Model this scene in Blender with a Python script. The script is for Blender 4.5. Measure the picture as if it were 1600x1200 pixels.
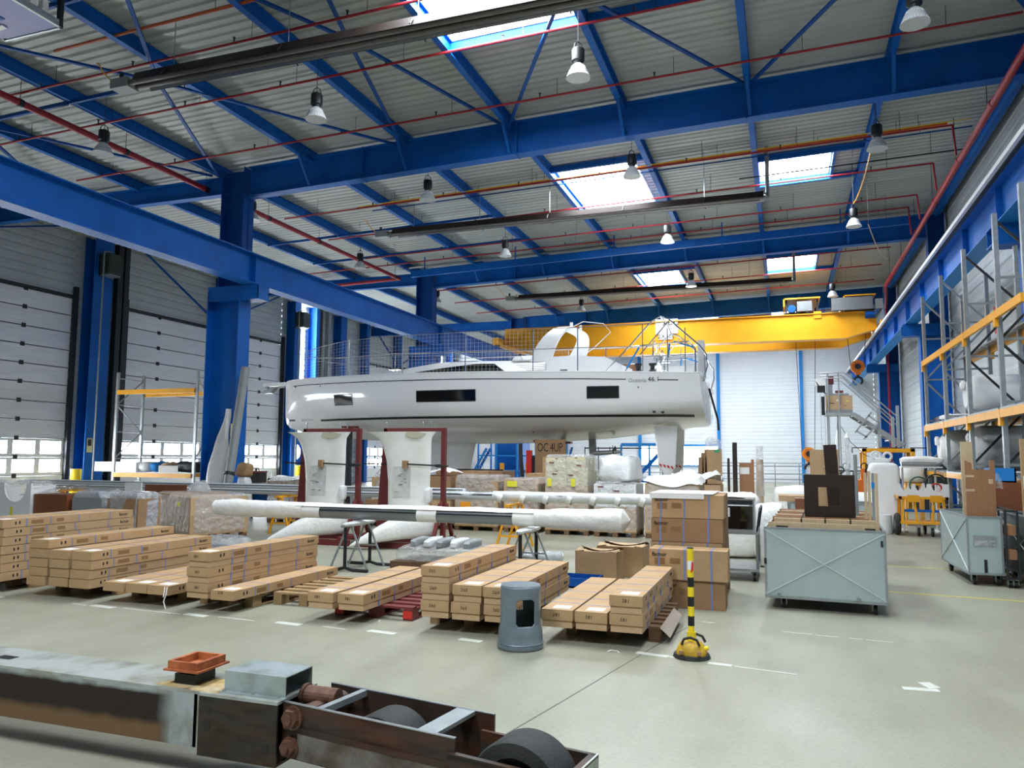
import bpy, bmesh, math, random
from math import sin, cos, pi, radians, atan2, sqrt, hypot
from mathutils import Vector, Matrix, Euler
for _o in list(bpy.data.objects):
    bpy.data.objects.remove(_o)
SC = bpy.context.scene
COL = SC.collection
RND = random.Random(7)

# ------------------------------------------------------------------ camera
cam_data = bpy.data.cameras.new('camera')
cam_data.sensor_width = 36.0
cam_data.lens = 1207.5 / 1600 * 36.0
cam_data.clip_end = 300
cam = bpy.data.objects.new('camera', cam_data)
COL.objects.link(cam)
_yaw, _pit, _rol = .33793, .092486, .006427
_f = Vector((-sin(_yaw) * cos(_pit), cos(_yaw) * cos(_pit), sin(_pit)))
_r = Vector((cos(_yaw), sin(_yaw), 0))
_u = _r.cross(_f)
_r2, _u2 = cos(_rol) * _r + sin(_rol) * _u, -sin(_rol) * _r + cos(_rol) * _u
_m = Matrix((_r2, _u2, -_f)).transposed().to_4x4()
_m.translation = Vector((0, 0, 1.6))
cam.matrix_world = _m
SC.camera = cam

# ------------------------------------------------------------------ exposure, sky
SC.view_settings.view_transform = 'Standard'
SC.view_settings.look = 'None'
SC.view_settings.gamma = 1.0
SC.view_settings.use_curve_mapping = False
SC.view_settings.exposure = 1.12
SKY = 17.0           # glow of the daylight sheets in roof and doors
world = bpy.data.worlds.new('overcast_sky')
SC.world = world
world.use_nodes = True
_bg = world.node_tree.nodes['Background']
_bg.inputs['Color'].default_value = (.86, .93, 1.0, 1)
_bg.inputs['Strength'].default_value = 3.0
SC.cycles.max_bounces = 7
SC.cycles.diffuse_bounces = 4
SC.cycles.glossy_bounces = 3
SC.cycles.transmission_bounces = 4
SC.cycles.transparent_max_bounces = 6
SC.cycles.sample_clamp_indirect = 6.0
SC.cycles.caustics_reflective = False
SC.cycles.caustics_refractive = False

# ------------------------------------------------------------------ materials
def lin(c):
    return tuple((x / 12.92 if x <= .04045 else ((x + .055) / 1.055) ** 2.4) for x in c)
def hx(s):
    return lin(tuple(int(s[i:i + 2], 16) / 255 for i in (0, 2, 4)))
MATS = {}
def mat(name, col, rough=.5, metal=0.0, var=0.0, scale=3.0, bump=0.0, bscale=40.0, emit=0.0, trans=0.0, alpha=1.0, coat=0.0, col2=None, stretch=None, spec=.5, bdist=.02):
    """principled material; colour drifts between col and col2 (or darker col) with object-space noise"""
    m = bpy.data.materials.new(name)
    m.use_nodes = True
    nt = m.node_tree
    b = nt.nodes['Principled BSDF']
    c = hx(col) if isinstance(col, str) else col
    b.inputs['Base Color'].default_value = (*c, 1)
    b.inputs['Roughness'].default_value = rough
    b.inputs['Metallic'].default_value = metal
    b.inputs['Specular IOR Level'].default_value = spec
    if coat:
        b.inputs['Coat Weight'].default_value = coat
        b.inputs['Coat Roughness'].default_value = .06
    if trans:
        b.inputs['Transmission Weight'].default_value = trans
    if alpha < 1:
        b.inputs['Alpha'].default_value = alpha
    if emit:
        b.inputs['Emission Color'].default_value = (*c, 1)
        b.inputs['Emission Strength'].default_value = emit
    if var or bump or col2:
        tc = nt.nodes.new('ShaderNodeTexCoord')
        mp = nt.nodes.new('ShaderNodeMapping')
        if stretch:
            mp.inputs['Scale'].default_value = stretch
        nt.links.new(tc.outputs['Object'], mp.inputs['Vector'])
    if var or col2:
        n = nt.nodes.new('ShaderNodeTexNoise')
        n.inputs['Scale'].default_value = scale
        n.inputs['Detail'].default_value = 5
        n.inputs['Roughness'].default_value = .6
        nt.links.new(mp.outputs['Vector'], n.inputs['Vector'])
        r = nt.nodes.new('ShaderNodeValToRGB')
        r.color_ramp.elements[0].position = .34
        r.color_ramp.elements[1].position = .66
        c2 = (hx(col2) if isinstance(col2, str) else col2) if col2 else tuple(x * (1 - var) for x in c)
        r.color_ramp.elements[0].color = (*c2, 1)
        r.color_ramp.elements[1].color = (*c, 1)
        nt.links.new(n.outputs['Fac'], r.inputs['Fac'])
        nt.links.new(r.outputs['Color'], b.inputs['Base Color'])
    if bump:
        n2 = nt.nodes.new('ShaderNodeTexNoise')
        n2.inputs['Scale'].default_value = bscale
        n2.inputs['Detail'].default_value = 4
        nt.links.new(mp.outputs['Vector'], n2.inputs['Vector'])
        bp = nt.nodes.new('ShaderNodeBump')
        bp.inputs['Strength'].default_value = bump
        bp.inputs['Distance'].default_value = bdist
        nt.links.new(n2.outputs['Fac'], bp.inputs['Height'])
        nt.links.new(bp.outputs['Normal'], b.inputs['Normal'])
    MATS[name] = m
    return m

M_BLUE = mat('blue_paint', '0a63ba', .5, 0, .22, 1.2, spec=.22)
M_BLUE2 = mat('dark_blue_paint', '0b4f9c', .5, 0, .2, 1.5, spec=.22)
M_BLUEL = mat('light_blue_paint', '2a86d0', .5, 0, .12, 2, spec=.25)
M_ROOF = mat('roof_sheet_white', 'b4bab6', .5, 0, .14, .9, stretch=(.3, 1.5, 1))
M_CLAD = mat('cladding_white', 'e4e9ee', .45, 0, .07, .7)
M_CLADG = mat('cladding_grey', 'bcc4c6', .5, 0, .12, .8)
M_DOOR = mat('door_panel_paint', 'eef0f5', .4, 0, .08, 1.5, stretch=(1, .4, 3))
M_GLOW = mat('daylight_sheet', (.90, .96, 1.0), .4, emit=SKY)
M_PANE = mat('daylight_pane', (.92, .96, 1.0), .3, emit=SKY * .9)
M_RED = mat('red_pipe_paint', 'a01c2a', .5, 0, .15, 3)
M_BLACK = mat('black_plastic', '17181a', .5, 0, .2, 6)
M_DARK = mat('dark_steel', '2c2f33', .5, .3, .25, 5)
M_GALV = mat('galvanised_steel', 'a2a9ab', .38, .55, .2, 9, .1, 60)
M_STEEL = mat('bare_steel', 'b9bcbe', .3, .85, .12, 8)
M_CHROME = mat('polished_stainless', 'd9dcde', .16, 1.0)
M_YEL = mat('yellow_paint', 'f0a818', .42, 0, .1, 2)
M_YEL2 = mat('bright_yellow', 'f3d51c', .45, 0, .1, 8)
M_ORANGE = mat('orange_paint', 'e8741a', .45, 0, .12, 4)
M_WHITE = mat('white_paint', 'e9eaea', .4, 0, .04, 4)
M_GEL = mat('white_gelcoat', 'eceeee', .12, 0, .02, .6, coat=.6)
M_GREYPL = mat('grey_plastic', '8d9292', .5, 0, .12, 5)
M_CARD = mat('cardboard', 'b5956e', .78, 0, .10, 5, .1, 90, col2='aa8a63')
M_CARD2 = mat('cardboard_light', 'bd9e78', .78, 0, .1, 5, .1, 90)
M_CARDD = mat('cardboard_dark', '9a7856', .8, 0, .14, 5, .1, 90)
M_WOOD = mat('pallet_wood', 'a08259', .8, 0, .3, 9, .25, 50, stretch=(1, 1, 6))
M_WOODD = mat('dark_pallet_wood', '73573d', .8, 0, .3, 8, .25, 50)
M_PLY = mat('plywood_veneer', '9c6f4b', .55, 0, .18, 6, stretch=(8, 1, 1))
M_BEECH = mat('pale_wood_strip', 'c9b18d', .55, 0, .15, 5, stretch=(6, 6, 1))
M_WENGE = mat('dark_brown_laminate', '2c1d17', .4, 0, .25, 10, stretch=(8, 8, 1))
M_MAHOG = mat('mahogany_board', '7e4a2c', .5, 0, .2, 8, stretch=(8, 8, 1))
M_FILM = mat('stretch_film', 'e4e7e8', .1, 0, .1, 7, 1.0, 9, alpha=.34, spec=.9, bdist=.09)
M_WRAP = mat('white_wrap', 'efefeb', .5, 0, .1, 5, .6, 16)
M_WRAPG = mat('milky_bag', 'd8dada', .35, 0, .16, 4, .9, 9)
M_FOAM = mat('foam_roll', 'eef0f0', .7, 0, .05, 3, .3, 14)
M_RUBBER = mat('black_rubber', '2b2c2b', .75, 0, .3, 6, .25, 60)
M_TAPE = mat('blue_strap', '6f80b4', .5)
M_INK = mat('black_ink', '1b1714', .7)
M_INKB = mat('brown_print', '86643f', .8)
M_PAPER = mat('white_paper', 'e8e7e2', .7, 0, .05, 30)
M_REDOX = mat('oxide_red_paint', '6f2a2a', .5, 0, .22, 5)
M_REDB = mat('signal_red', 'c92a26', .45, 0, .1, 5)
M_GLASSD = mat('smoked_glass', '0c0b0c', .06, 0, coat=.5)
M_DRUM = mat('grey_green_drum_paint', '74828a', .35, .15, .22, 5, .08, 30)
# ------------------------------------------------------------------ mesh helpers
class MB:
    def __init__(s):
        s.v = []; s.f = []
    def add(s, vs, fs):
        o = len(s.v)
        s.v += [tuple(v) for v in vs]
        s.f += [tuple(i + o for i in f) for f in fs]
        return s
    def box(s, x0, x1, y0, y1, z0, z1):
        return s.add([(x0, y0, z0), (x1, y0, z0), (x1, y1, z0), (x0, y1, z0), (x0, y0, z1), (x1, y0, z1), (x1, y1, z1), (x0, y1, z1)],
                     [(0, 3, 2, 1), (4, 5, 6, 7), (0, 1, 5, 4), (1, 2, 6, 5), (2, 3, 7, 6), (3, 0, 4, 7)])
    def cbox(s, c, d, rz=0.0, rx=0.0, ry=0.0):
        m = Matrix.Translation(c) @ Euler((rx, ry, rz)).to_matrix().to_4x4()
        t = MB().box(-d[0] / 2, d[0] / 2, -d[1] / 2, d[1] / 2, -d[2] / 2, d[2] / 2)
        return s.add([m @ Vector(v) for v in t.v], t.f)
    def bevbox(s, x0, x1, y0, y1, z0, z1, r=.02):
        """box with chamfered vertical and top edges"""
        P = [(x0 + r, y0), (x1 - r, y0), (x1, y0 + r), (x1, y1 - r), (x1 - r, y1), (x0 + r, y1), (x0, y1 - r), (x0, y0 + r)]
        Q = [(x0 + 2 * r, y0 + r), (x1 - 2 * r, y0 + r), (x1 - r, y0 + 2 * r), (x1 - r, y1 - 2 * r), (x1 - 2 * r, y1 - r), (x0 + 2 * r, y1 - r), (x0 + r, y1 - 2 * r), (x0 + r, y0 + 2 * r)]
        vs = [(*p, z0) for p in P] + [(*p, z1 - r) for p in P] + [(*p, z1) for p in Q]
        fs = [tuple(range(7, -1, -1)), tuple(range(16, 24))]
        for i in range(8):
            j = (i + 1) % 8
            fs += [(i, j, 8 + j, 8 + i), (8 + i, 8 + j, 16 + j, 16 + i)]
        return s.add(vs, fs)
    def bar(s, p, q, w, h, up=(0, 0, 1)):
        """rectangular bar from p to q, w across, h along up"""
        p, q = Vector(p), Vector(q); d = (q - p).normalized(); u = Vector(up)
        if abs(d.dot(u)) > .98: u = Vector((0, 1, 0))
        x = d.cross(u).normalized(); u = x.cross(d).normalized()
        vs = []
        for e in (p, q):
            for a, b in ((-1, -1), (1, -1), (1, 1), (-1, 1)):
                vs.append(e + x * (a * w / 2) + u * (b * h / 2))
        return s.add(vs, [(0, 3, 2, 1), (4, 5, 6, 7), (0, 1, 5, 4), (1, 2, 6, 5), (2, 3, 7, 6), (3, 0, 4, 7)])
    def ibar(s, p, q, w, h, t=.02, up=(0, 0, 1)):
        """I section from p to q"""
        p, q = Vector(p), Vector(q); u = Vector(up); d = (q - p).normalized()
        if abs(d.dot(u)) > .98: u = Vector((0, 1, 0))
        x = d.cross(u).normalized(); u = x.cross(d).normalized()
        o = u * (h / 2 - t / 2)
        s.bar(p + o, q + o, w, t, u); s.bar(p - o, q - o, w, t, u)
        return s.bar(p, q, t * .7, h - 2 * t, u)
    def cyl(s, p, q, r, n=10, r2=None, cap=True):
        p, q = Vector(p), Vector(q); r2 = r if r2 is None else r2
        d = (q - p).normalized(); a = Vector((0, 0, 1)) if abs(d.z) < .9 else Vector((1, 0, 0))
        x = d.cross(a).normalized(); y = d.cross(x)
        vs = [p + (x * cos(2 * pi * i / n) + y * sin(2 * pi * i / n)) * r for i in range(n)] + [q + (x * cos(2 * pi * i / n) + y * sin(2 * pi * i / n)) * r2 for i in range(n)]
        fs = [(i, i + n, (i + 1) % n + n, (i + 1) % n) for i in range(n)]
        if cap: fs += [tuple(range(n)), tuple(range(2 * n - 1, n - 1, -1))]
        return s.add(vs, fs)
    def tube(s, pts, r, n=6, rs=None):
        pts = [Vector(p) for p in pts]; N = len(pts); vs = []; prev = None
        for i, p in enumerate(pts):
            d = (pts[min(i + 1, N - 1)] - pts[max(i - 1, 0)]).normalized()
            if prev is None:
                a = Vector((0, 0, 1)) if abs(d.z) < .9 else Vector((1, 0, 0)); x = d.cross(a).normalized()
            else:
                x = (prev - d * prev.dot(d)).normalized()
            prev = x; y = d.cross(x); rr = rs[i] if rs else r
            vs += [p + (x * cos(2 * pi * k / n) + y * sin(2 * pi * k / n)) * rr for k in range(n)]
        fs = [(i * n + k, i * n + (k + 1) % n, (i + 1) * n + (k + 1) % n, (i + 1) * n + k) for i in range(N - 1) for k in range(n)]
        fs += [tuple(range(n - 1, -1, -1)), tuple(range((N - 1) * n, N * n))]
        return s.add(vs, fs)
    def lathe(s, prof, c=(0, 0, 0), n=20, m=None):
        """prof: (radius, height) pairs about z through c (or placed by matrix m)"""
        m = m or Matrix.Translation(c); vs = []
        for r, z in prof:
            vs += [m @ Vector((r * cos(2 * pi * k / n), r * sin(2 * pi * k / n), z)) for k in range(n)]
        N = len(prof)
        return s.add(vs, [(i * n + k, i * n + (k + 1) % n, (i + 1) * n + (k + 1) % n, (i + 1) * n + k) for i in range(N - 1) for k in range(n)])
    def prism(s, poly, fn, a, b):
        """polygon poly of (u,v), fn(u,v,t) -> xyz, extruded from t=a to t=b"""
        n = len(poly)
        vs = [fn(u, v, a) for u, v in poly] + [fn(u, v, b) for u, v in poly]
        return s.add(vs, [tuple(range(n - 1, -1, -1)), tuple(range(n, 2 * n))] + [(i, (i + 1) % n, (i + 1) % n + n, i + n) for i in range(n)])
    def grid(s, nu, nv, fn, closed_u=False):
        vs = [fn(i, j) for i in range(nu) for j in range(nv)]
        fs = []
        for i in range(nu if closed_u else nu - 1):
            for j in range(nv - 1):
                k = (i + 1) % nu
                fs.append((i * nv + j, k * nv + j, k * nv + j + 1, i * nv + j + 1))
        return s.add(vs, fs)
    def ring(s, c, R, r, axis='z', n=20, k=6, a0=0.0, a1=2 * pi):
        full = abs(a1 - a0 - 2 * pi) < 1e-6
        pts = []
        for i in range(n + (0 if full else 1)):
            t = a0 + (a1 - a0) * i / n
            u, v = R * cos(t), R * sin(t)
            pts.append({'z': (u, v, 0), 'y': (u, 0, v), 'x': (0, u, v)}[axis])
        pts = [Vector(p) + Vector(c) for p in pts]
        if full: pts += [pts[0], pts[1]]
        return s.tube(pts, r, k)
    def mesh(s, name, smooth=False):
        me = bpy.data.meshes.new(name)
        me.from_pydata(s.v, [], s.f)
        me.update()
        if smooth:
            me.polygons.foreach_set('use_smooth', [True] * len(me.polygons))
        return me
def XZ(u, v, t): return (u, t, v)
def YZ(u, v, t): return (t, u, v)
def XY(u, v, t): return (u, v, t)

def fix_normals(me):
    bm = bmesh.new(); bm.from_mesh(me)
    bmesh.ops.recalc_face_normals(bm, faces=bm.faces)
    bm.to_mesh(me); bm.free()
def obj(name, mb, m, parent=None, smooth=False, loc=None, angle=None, fix=True):
    me = mb if isinstance(mb, bpy.types.Mesh) else mb.mesh(name, smooth)
    if not isinstance(mb, bpy.types.Mesh):
        if fix: fix_normals(me)
        me.materials.append(m)
        if smooth:
            me.set_sharp_from_angle(angle=radians(angle or 40))
    o = bpy.data.objects.new(name, me)
    COL.objects.link(o)
    if parent: o.parent = parent
    if loc: o.location = loc
    return o
def tag(o, label=None, cat=None, group=None, kind=None):
    for k, v in (('label', label), ('category', cat), ('group', group), ('kind', kind)):
        if v: o[k] = v
    return o
def thing(name, label, cat, loc=(0, 0, 0), rz=0.0, group=None, rot=None):
    o = bpy.data.objects.new(name, None)
    COL.objects.link(o)
    o.empty_display_size = .1
    o.location = loc
    o.rotation_euler = rot or (0, 0, rz)
    return tag(o, label, cat, group)
def single(name, mb, m, label, cat, loc=(0, 0, 0), rz=0.0, group=None, smooth=False, rot=None):
    o = obj(name, mb, m, None, smooth)
    o.location = loc
    o.rotation_euler = rot or (0, 0, rz)
    return tag(o, label, cat, group)
def kids(o):
    return [c for c in bpy.data.objects if c.parent == o]
def dup(root, loc, rz=None, label=None, group=None):
    tree = CH.get(root.name) or kids(root)
    r = root.copy(); COL.objects.link(r); r.location = loc
    if rz is not None: r.rotation_euler = (0, 0, rz)
    if label: r['label'] = label
    if group: r['group'] = group
    for ch in tree:
        c = ch.copy(); COL.objects.link(c); c.parent = r
        for g in (CH.get(ch.name) or []):
            d = g.copy(); COL.objects.link(d); d.parent = c
    return r
CH = {}
def freeze(root):
    """remember the parts of a thing that is going to be copied"""
    CH[root.name] = kids(root)
    for c in CH[root.name]:
        CH[c.name] = kids(c)
def text(name, body, size, m, parent, loc, rot, bold=False, align='CENTER', spacing=1.0, depth=.0008, shear=0.0, sx=1.0):
    cu = bpy.data.curves.new(name, 'FONT')
    cu.body = body; cu.size = size; cu.align_x = align; cu.align_y = 'CENTER'; cu.extrude = depth
    cu.space_character = spacing; cu.resolution_u = 2; cu.shear = shear
    if bold: cu.offset = size * .018
    tmp = bpy.data.objects.new(name + '_src', cu)
    COL.objects.link(tmp)
    dg = bpy.context.evaluated_depsgraph_get()
    me = bpy.data.meshes.new_from_object(tmp.evaluated_get(dg))
    bpy.data.objects.remove(tmp)
    me.materials.clear(); me.materials.append(m)
    o = bpy.data.objects.new(name, me)
    COL.objects.link(o)
    if parent: o.parent = parent
    o.location = loc; o.rotation_euler = rot; o.scale = (sx, 1, 1)
    return o
TXT = {}
def text_copy(key, *a, **k):
    """lettering that shares its mesh with earlier lettering of the same words"""
    if key in TXT:
        o = TXT[key].copy(); COL.objects.link(o)
        o.parent = a[4]; o.location = a[5]; o.rotation_euler = a[6]
        return o
    TXT[key] = text(*a, **k)
    return TXT[key]
FRONT = (pi / 2, 0, 0)          # lettering that faces -y
SIDE = (pi / 2, 0, pi / 2)      # lettering that faces +x
# ------------------------------------------------------------------ the hall
XL, XR, YF, YB = -23.6, 5.4, -14.0, 53.1
def zg(x): return 8.59 + .0272 * (x + 14)          # underside of the roof girders
HG = .82
def zd(x): return zg(x) + HG + .2                  # underside of the roof sheets

# floor: polished concrete with a tone that drifts, worn patches and a dull sheen
def floor_material():
    m = bpy.data.materials.new('worn_concrete'); m.use_nodes = True
    nt = m.node_tree; b = nt.nodes['Principled BSDF']; L = nt.links.new
    tc = nt.nodes.new('ShaderNodeTexCoord')
    def noise(sc, det, st=None):
        n = nt.nodes.new('ShaderNodeTexNoise'); n.inputs['Scale'].default_value = sc; n.inputs['Detail'].default_value = det
        if st:
            mp = nt.nodes.new('ShaderNodeMapping'); mp.inputs['Scale'].default_value = st
            L(tc.outputs['Object'], mp.inputs['Vector']); L(mp.outputs['Vector'], n.inputs['Vector'])
        else:
            L(tc.outputs['Object'], n.inputs['Vector'])
        return n
    def ramp(n, c0, c1, p0=.3, p1=.7):
        r = nt.nodes.new('ShaderNodeValToRGB'); L(n.outputs['Fac'], r.inputs['Fac'])
        r.color_ramp.elements[0].position = p0; r.color_ramp.elements[1].position = p1
        r.color_ramp.elements[0].color = (*hx(c0), 1); r.color_ramp.elements[1].color = (*hx(c1), 1)
        return r
    a = ramp(noise(.35, 6), '939281', 'a4a395')
    c = ramp(noise(2.6, 7, (1, .35, 1)), 'e6e6e0', 'ffffff', .25, .7)
    d = ramp(noise(34, 3), 'f2f2ee', 'ffffff', .3, .6)
    mx = nt.nodes.new('ShaderNodeMixRGB'); mx.blend_type = 'MULTIPLY'; mx.inputs['Fac'].default_value = 1
    my = nt.nodes.new('ShaderNodeMixRGB'); my.blend_type = 'MULTIPLY'; my.inputs['Fac'].default_value = 1
    L(a.outputs['Color'], mx.inputs['Color1']); L(c.outputs['Color'], mx.inputs['Color2'])
    L(mx.outputs['Color'], my.inputs['Color1']); L(d.outputs['Color'], my.inputs['Color2'])
    L(my.outputs['Color'], b.inputs['Base Color'])
    rr = nt.nodes.new('ShaderNodeMapRange'); rr.inputs['To Min'].default_value = .3; rr.inputs['To Max'].default_value = .5
    n4 = noise(1.1, 4); L(n4.outputs['Fac'], rr.inputs['Value']); L(rr.outputs['Result'], b.inputs['Roughness'])
    b.inputs['Specular IOR Level'].default_value = .4
    return m
M_FLOOR = floor_material()
fl = MB().box(XL - .2, XR + .2, YF - .2, YB + .2, -.2, 0)
floor = tag(obj('floor', fl, M_FLOOR), kind='structure')
M_MARK = mat('worn_white_floor_paint', 'c6c8be', .55, 0, .12, 14)
M_MARKY = mat('yellow_floor_paint', 'cfc04a', .55, 0, .15, 6)
M_JOINT = mat('floor_joint_filler', '5c5d52', .8)
def mark(x0, y0, x1, y1, w, m=None, h=.0025):
    d = Vector((x1 - x0, y1 - y0, 0)); a = atan2(d.y, d.x)
    b = MB().box(-d.length / 2, d.length / 2, -w / 2, w / 2, 0, h)
    o = obj('floor_marking', b, m or M_MARK, floor)
    o.location = ((x0 + x1) / 2, (y0 + y1) / 2, 0); o.rotation_euler = (0, 0, a)
for x0, x1, w in ((-8.55, -8.2, .075), (-7.2, -6.98, .02), (-6.92, -6.6, .085), (-6.5, -5.75, .02), (-5.7, -5.42, .085), (-5.3, -4.85, .02),
                  (-4.62, -4.33, .085), (-4.1, -3.85, .02), (-3.62, -3.33, .085), (-2.72, -2.5, .08)):
    mark(x0, 6.40, x1, 6.37, w)
for a in ((-1.18, 6.48, -.92, 6.44, .07), (-.92, 6.44, -.66, 6.41, .03), (-.6, 6.36, -.42, 6.34, .06), (-.4, 6.33, .05, 6.26, .02), (-.05, 7.72, .2, 7.7, .02),
          (.22, 7.69, .42, 7.67, .02), (.5, 7.66, .62, 7.65, .02), (.64, 7.65, .86, 7.63, .02), (-.8, 7.9, -.66, 7.88, .02), (.74, 6.16, .97, 6.19, .075), (.9, 6.37, .955, 6.235, .09)):
    mark(*a)
for x0, y0, x1, y1 in ((1.0, 10.46, 5.2, 10.05), (1.2, 12.95, 5.2, 12.55)):
    mark(x0, y0, x1, y1, .045, M_MARKY)
for a in ((-1.02, 7.01, -1.42, 5.0, .009), (-1.42, 5.0, -1.75, 3.4, .01), (-.9, 7.6, -1.02, 7.01, .008)):
    mark(*a, M_JOINT, .0012)

# walls: cladding with horizontal ribs that stand proud
def ribbed(name, length, z0, z1, pitch, depth, m, parent, loc, rz, flat=.6):
    """upright cladding panel along local x, ribs run along x, faces local -y"""
    prof = []; z = z0
    while z < z1 - 1e-4:
        e = min(z + pitch, z1)
        prof += [(0, z), (0, z + (e - z) * flat), (depth, z + (e - z) * (flat + .12)), (depth, z + (e - z) * .9)]
        z = e
    prof.append((0, z1))
    b = MB()
    n = len(prof)
    b.add([(0, y, z) for y, z in prof] + [(length, y, z) for y, z in prof], [(i, i + n, i + n + 1, i + 1) for i in range(n - 1)])
    o = obj(name, b, m, parent, fix=False)
    o.location = loc; o.rotation_euler = (0, 0, rz)
    return o
def wall(name, x0, x1, y0, y1, z0, z1, m):
    return tag(obj(name, MB().box(x0, x1, y0, y1, z0, z1), m), kind='structure')
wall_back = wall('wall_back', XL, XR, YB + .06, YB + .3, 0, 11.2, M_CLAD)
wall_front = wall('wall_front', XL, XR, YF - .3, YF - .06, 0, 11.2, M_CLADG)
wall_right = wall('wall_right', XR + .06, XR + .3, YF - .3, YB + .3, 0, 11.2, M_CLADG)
wall_left = tag(bpy.data.objects.new('wall_left', None), kind='structure'); COL.objects.link(wall_left)
# back wall cladding in bays between the light blue posts, with a window band
BX = (-23.6, -19.8, -14.55, -9.3, -4.05, 1.15, 5.4)
for i in range(6):
    a, b_ = BX[i], BX[i + 1]
    if i == 3:
        ribbed('cladding_panel', b_ - a, 0, 1.0, .25, .01, M_CLAD, wall_back, (a, YB, 0), 0)
        ribbed('cladding_panel', b_ - a, 2.35, 11.1, .25, .01, M_CLAD, wall_back, (a, YB, 0), 0)
    else:
        ribbed('cladding_panel', b_ - a, 0, 11.1, .25, .01, M_CLAD, wall_back, (a, YB, 0), 0)
for x in BX[1:-1]:
    obj('wall_post', MB().ibar((x, YB - .1, 0), (x, YB - .1, 10.3), .2, .2, .02, (0, 1, 0)), M_BLUEL, wall_back)
wb = tag(bpy.data.objects.new('window_1', None), kind='structure'); COL.objects.link(wb); wb.location = (-9.3, YB, 1.0)
obj('pane', MB().box(.1, 2.55, -.02, .02, .05, 1.3), M_PANE, wb); obj('pane', MB().box(2.65, 5.15, -.02, .02, .05, 1.3), M_PANE, wb)
obj('window_frame', MB().bar((0, -.05, 1.36), (5.25, -.05, 1.36), .14, .13).bar((0, -.05, 0), (5.25, -.05, 0), .14, .1).bar((2.6, -.05, 0), (2.6, -.05, 1.3), .08, .1), M_BLUEL, wb)
# right wall: pale sheets with dark girts
for k in range(10):
    y = YF + k * 6.71
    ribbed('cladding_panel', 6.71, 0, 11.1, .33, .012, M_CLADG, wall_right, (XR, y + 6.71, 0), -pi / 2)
for z in (7.35, 8.05, 8.75):
    obj('wall_girt', MB().box(XR - .14, XR - .02, YF, YB, z, z + .16), M_DARK, wall_right)
# left wall: three wide sectional doors with cladding above and between
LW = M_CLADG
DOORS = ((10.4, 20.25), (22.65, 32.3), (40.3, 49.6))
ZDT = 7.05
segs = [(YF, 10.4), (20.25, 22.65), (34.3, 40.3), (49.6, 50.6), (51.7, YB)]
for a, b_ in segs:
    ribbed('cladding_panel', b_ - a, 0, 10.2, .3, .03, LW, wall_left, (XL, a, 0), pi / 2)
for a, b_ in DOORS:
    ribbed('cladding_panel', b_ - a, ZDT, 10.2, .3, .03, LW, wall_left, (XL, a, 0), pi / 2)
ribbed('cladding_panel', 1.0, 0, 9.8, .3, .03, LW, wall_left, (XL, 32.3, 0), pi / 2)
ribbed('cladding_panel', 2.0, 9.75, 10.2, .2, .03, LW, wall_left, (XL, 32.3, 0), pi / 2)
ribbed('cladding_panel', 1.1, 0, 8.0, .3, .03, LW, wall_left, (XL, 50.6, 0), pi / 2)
obj('backing_sheet', MB().box(XL - .35, XL - .3, YF, YB, 0, 10.6), M_CLADG, wall_left)
pan_me = {}
for n, (a, b_) in enumerate(DOORS):
    d = tag(bpy.data.objects.new('door_%d' % (n + 1), None), kind='structure'); COL.objects.link(d); d.location = (XL - .06, a, 0)
    W = b_ - a
    npan = round(W / 1.03)
    key = round(W, 2)
    z = .03; k = 0
    while z < ZDT - .05:
        h = .2 if k == 0 else min(.62, ZDT - z)
        if k in (2, 3):
            # framed section with acrylic lights
            pw = W / npan; f = MB()
            f.box(0, .045, .0, W, z, z + .1).box(0, .045, 0, W, z + h - .1, z + h - .02)
            for q in range(npan + 1):
                c = q * pw; f.box(0, .045, max(0, c - .1), min(W, c + .1), z + .1, z + h - .1)
            obj('door_section', f, M_DOOR, d)
            for q in range(npan):
                p = obj('pane', MB().box(.008, .02, q * pw + .1, (q + 1) * pw - .1, z + .1, z + h - .1), M_PANE, d)
        else:
            f = MB(); N = 4 if h > .4 else 1
            prof = [(0.0, z)]
            for q in range(N):
                za, zb = z + (h - .02) * q / N, z + (h - .02) * (q + 1) / N
                prof += [(.045, za + .004), (.045, zb - .012), (.039, zb - .006)]
            prof += [(0.0, z + h - .02)]
            m_ = len(prof)
            f.add([(x, 0, zz) for x, zz in prof] + [(x, W, zz) for x, zz in prof], [(i, i + 1, i + 1 + m_, i + m_) for i in range(m_ - 1)])
            obj('door_section', f, M_DOOR, d)
        for q in range(int(W / 2.9)):
            obj('hinge', MB().box(.045, .07, 1.6 + q * 3.2, 1.74 + q * 3.2, z + h - .08, z + h + .06), M_BLACK, d)
        z += h; k += 1
    js = MB(); z = .23
    while z < ZDT - .2: js.box(.02, .043, 0, W, z - .016, z + .004); z += .62
    obj('joint_seal', js, M_DARK, d)
    obj('seal_strip', MB().box(.046, .06, 0, W, 0, .03).box(.03, .12, 0, W, ZDT, ZDT + .1), M_DARK, d)
    obj('guide_rail', MB().box(.03, .18, -.16, -.01, 0, ZDT + .4), M_DARK, d); obj('guide_rail', MB().box(.03, .18, W + .01, W + .16, 0, ZDT + .4), M_DARK, d)
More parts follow.
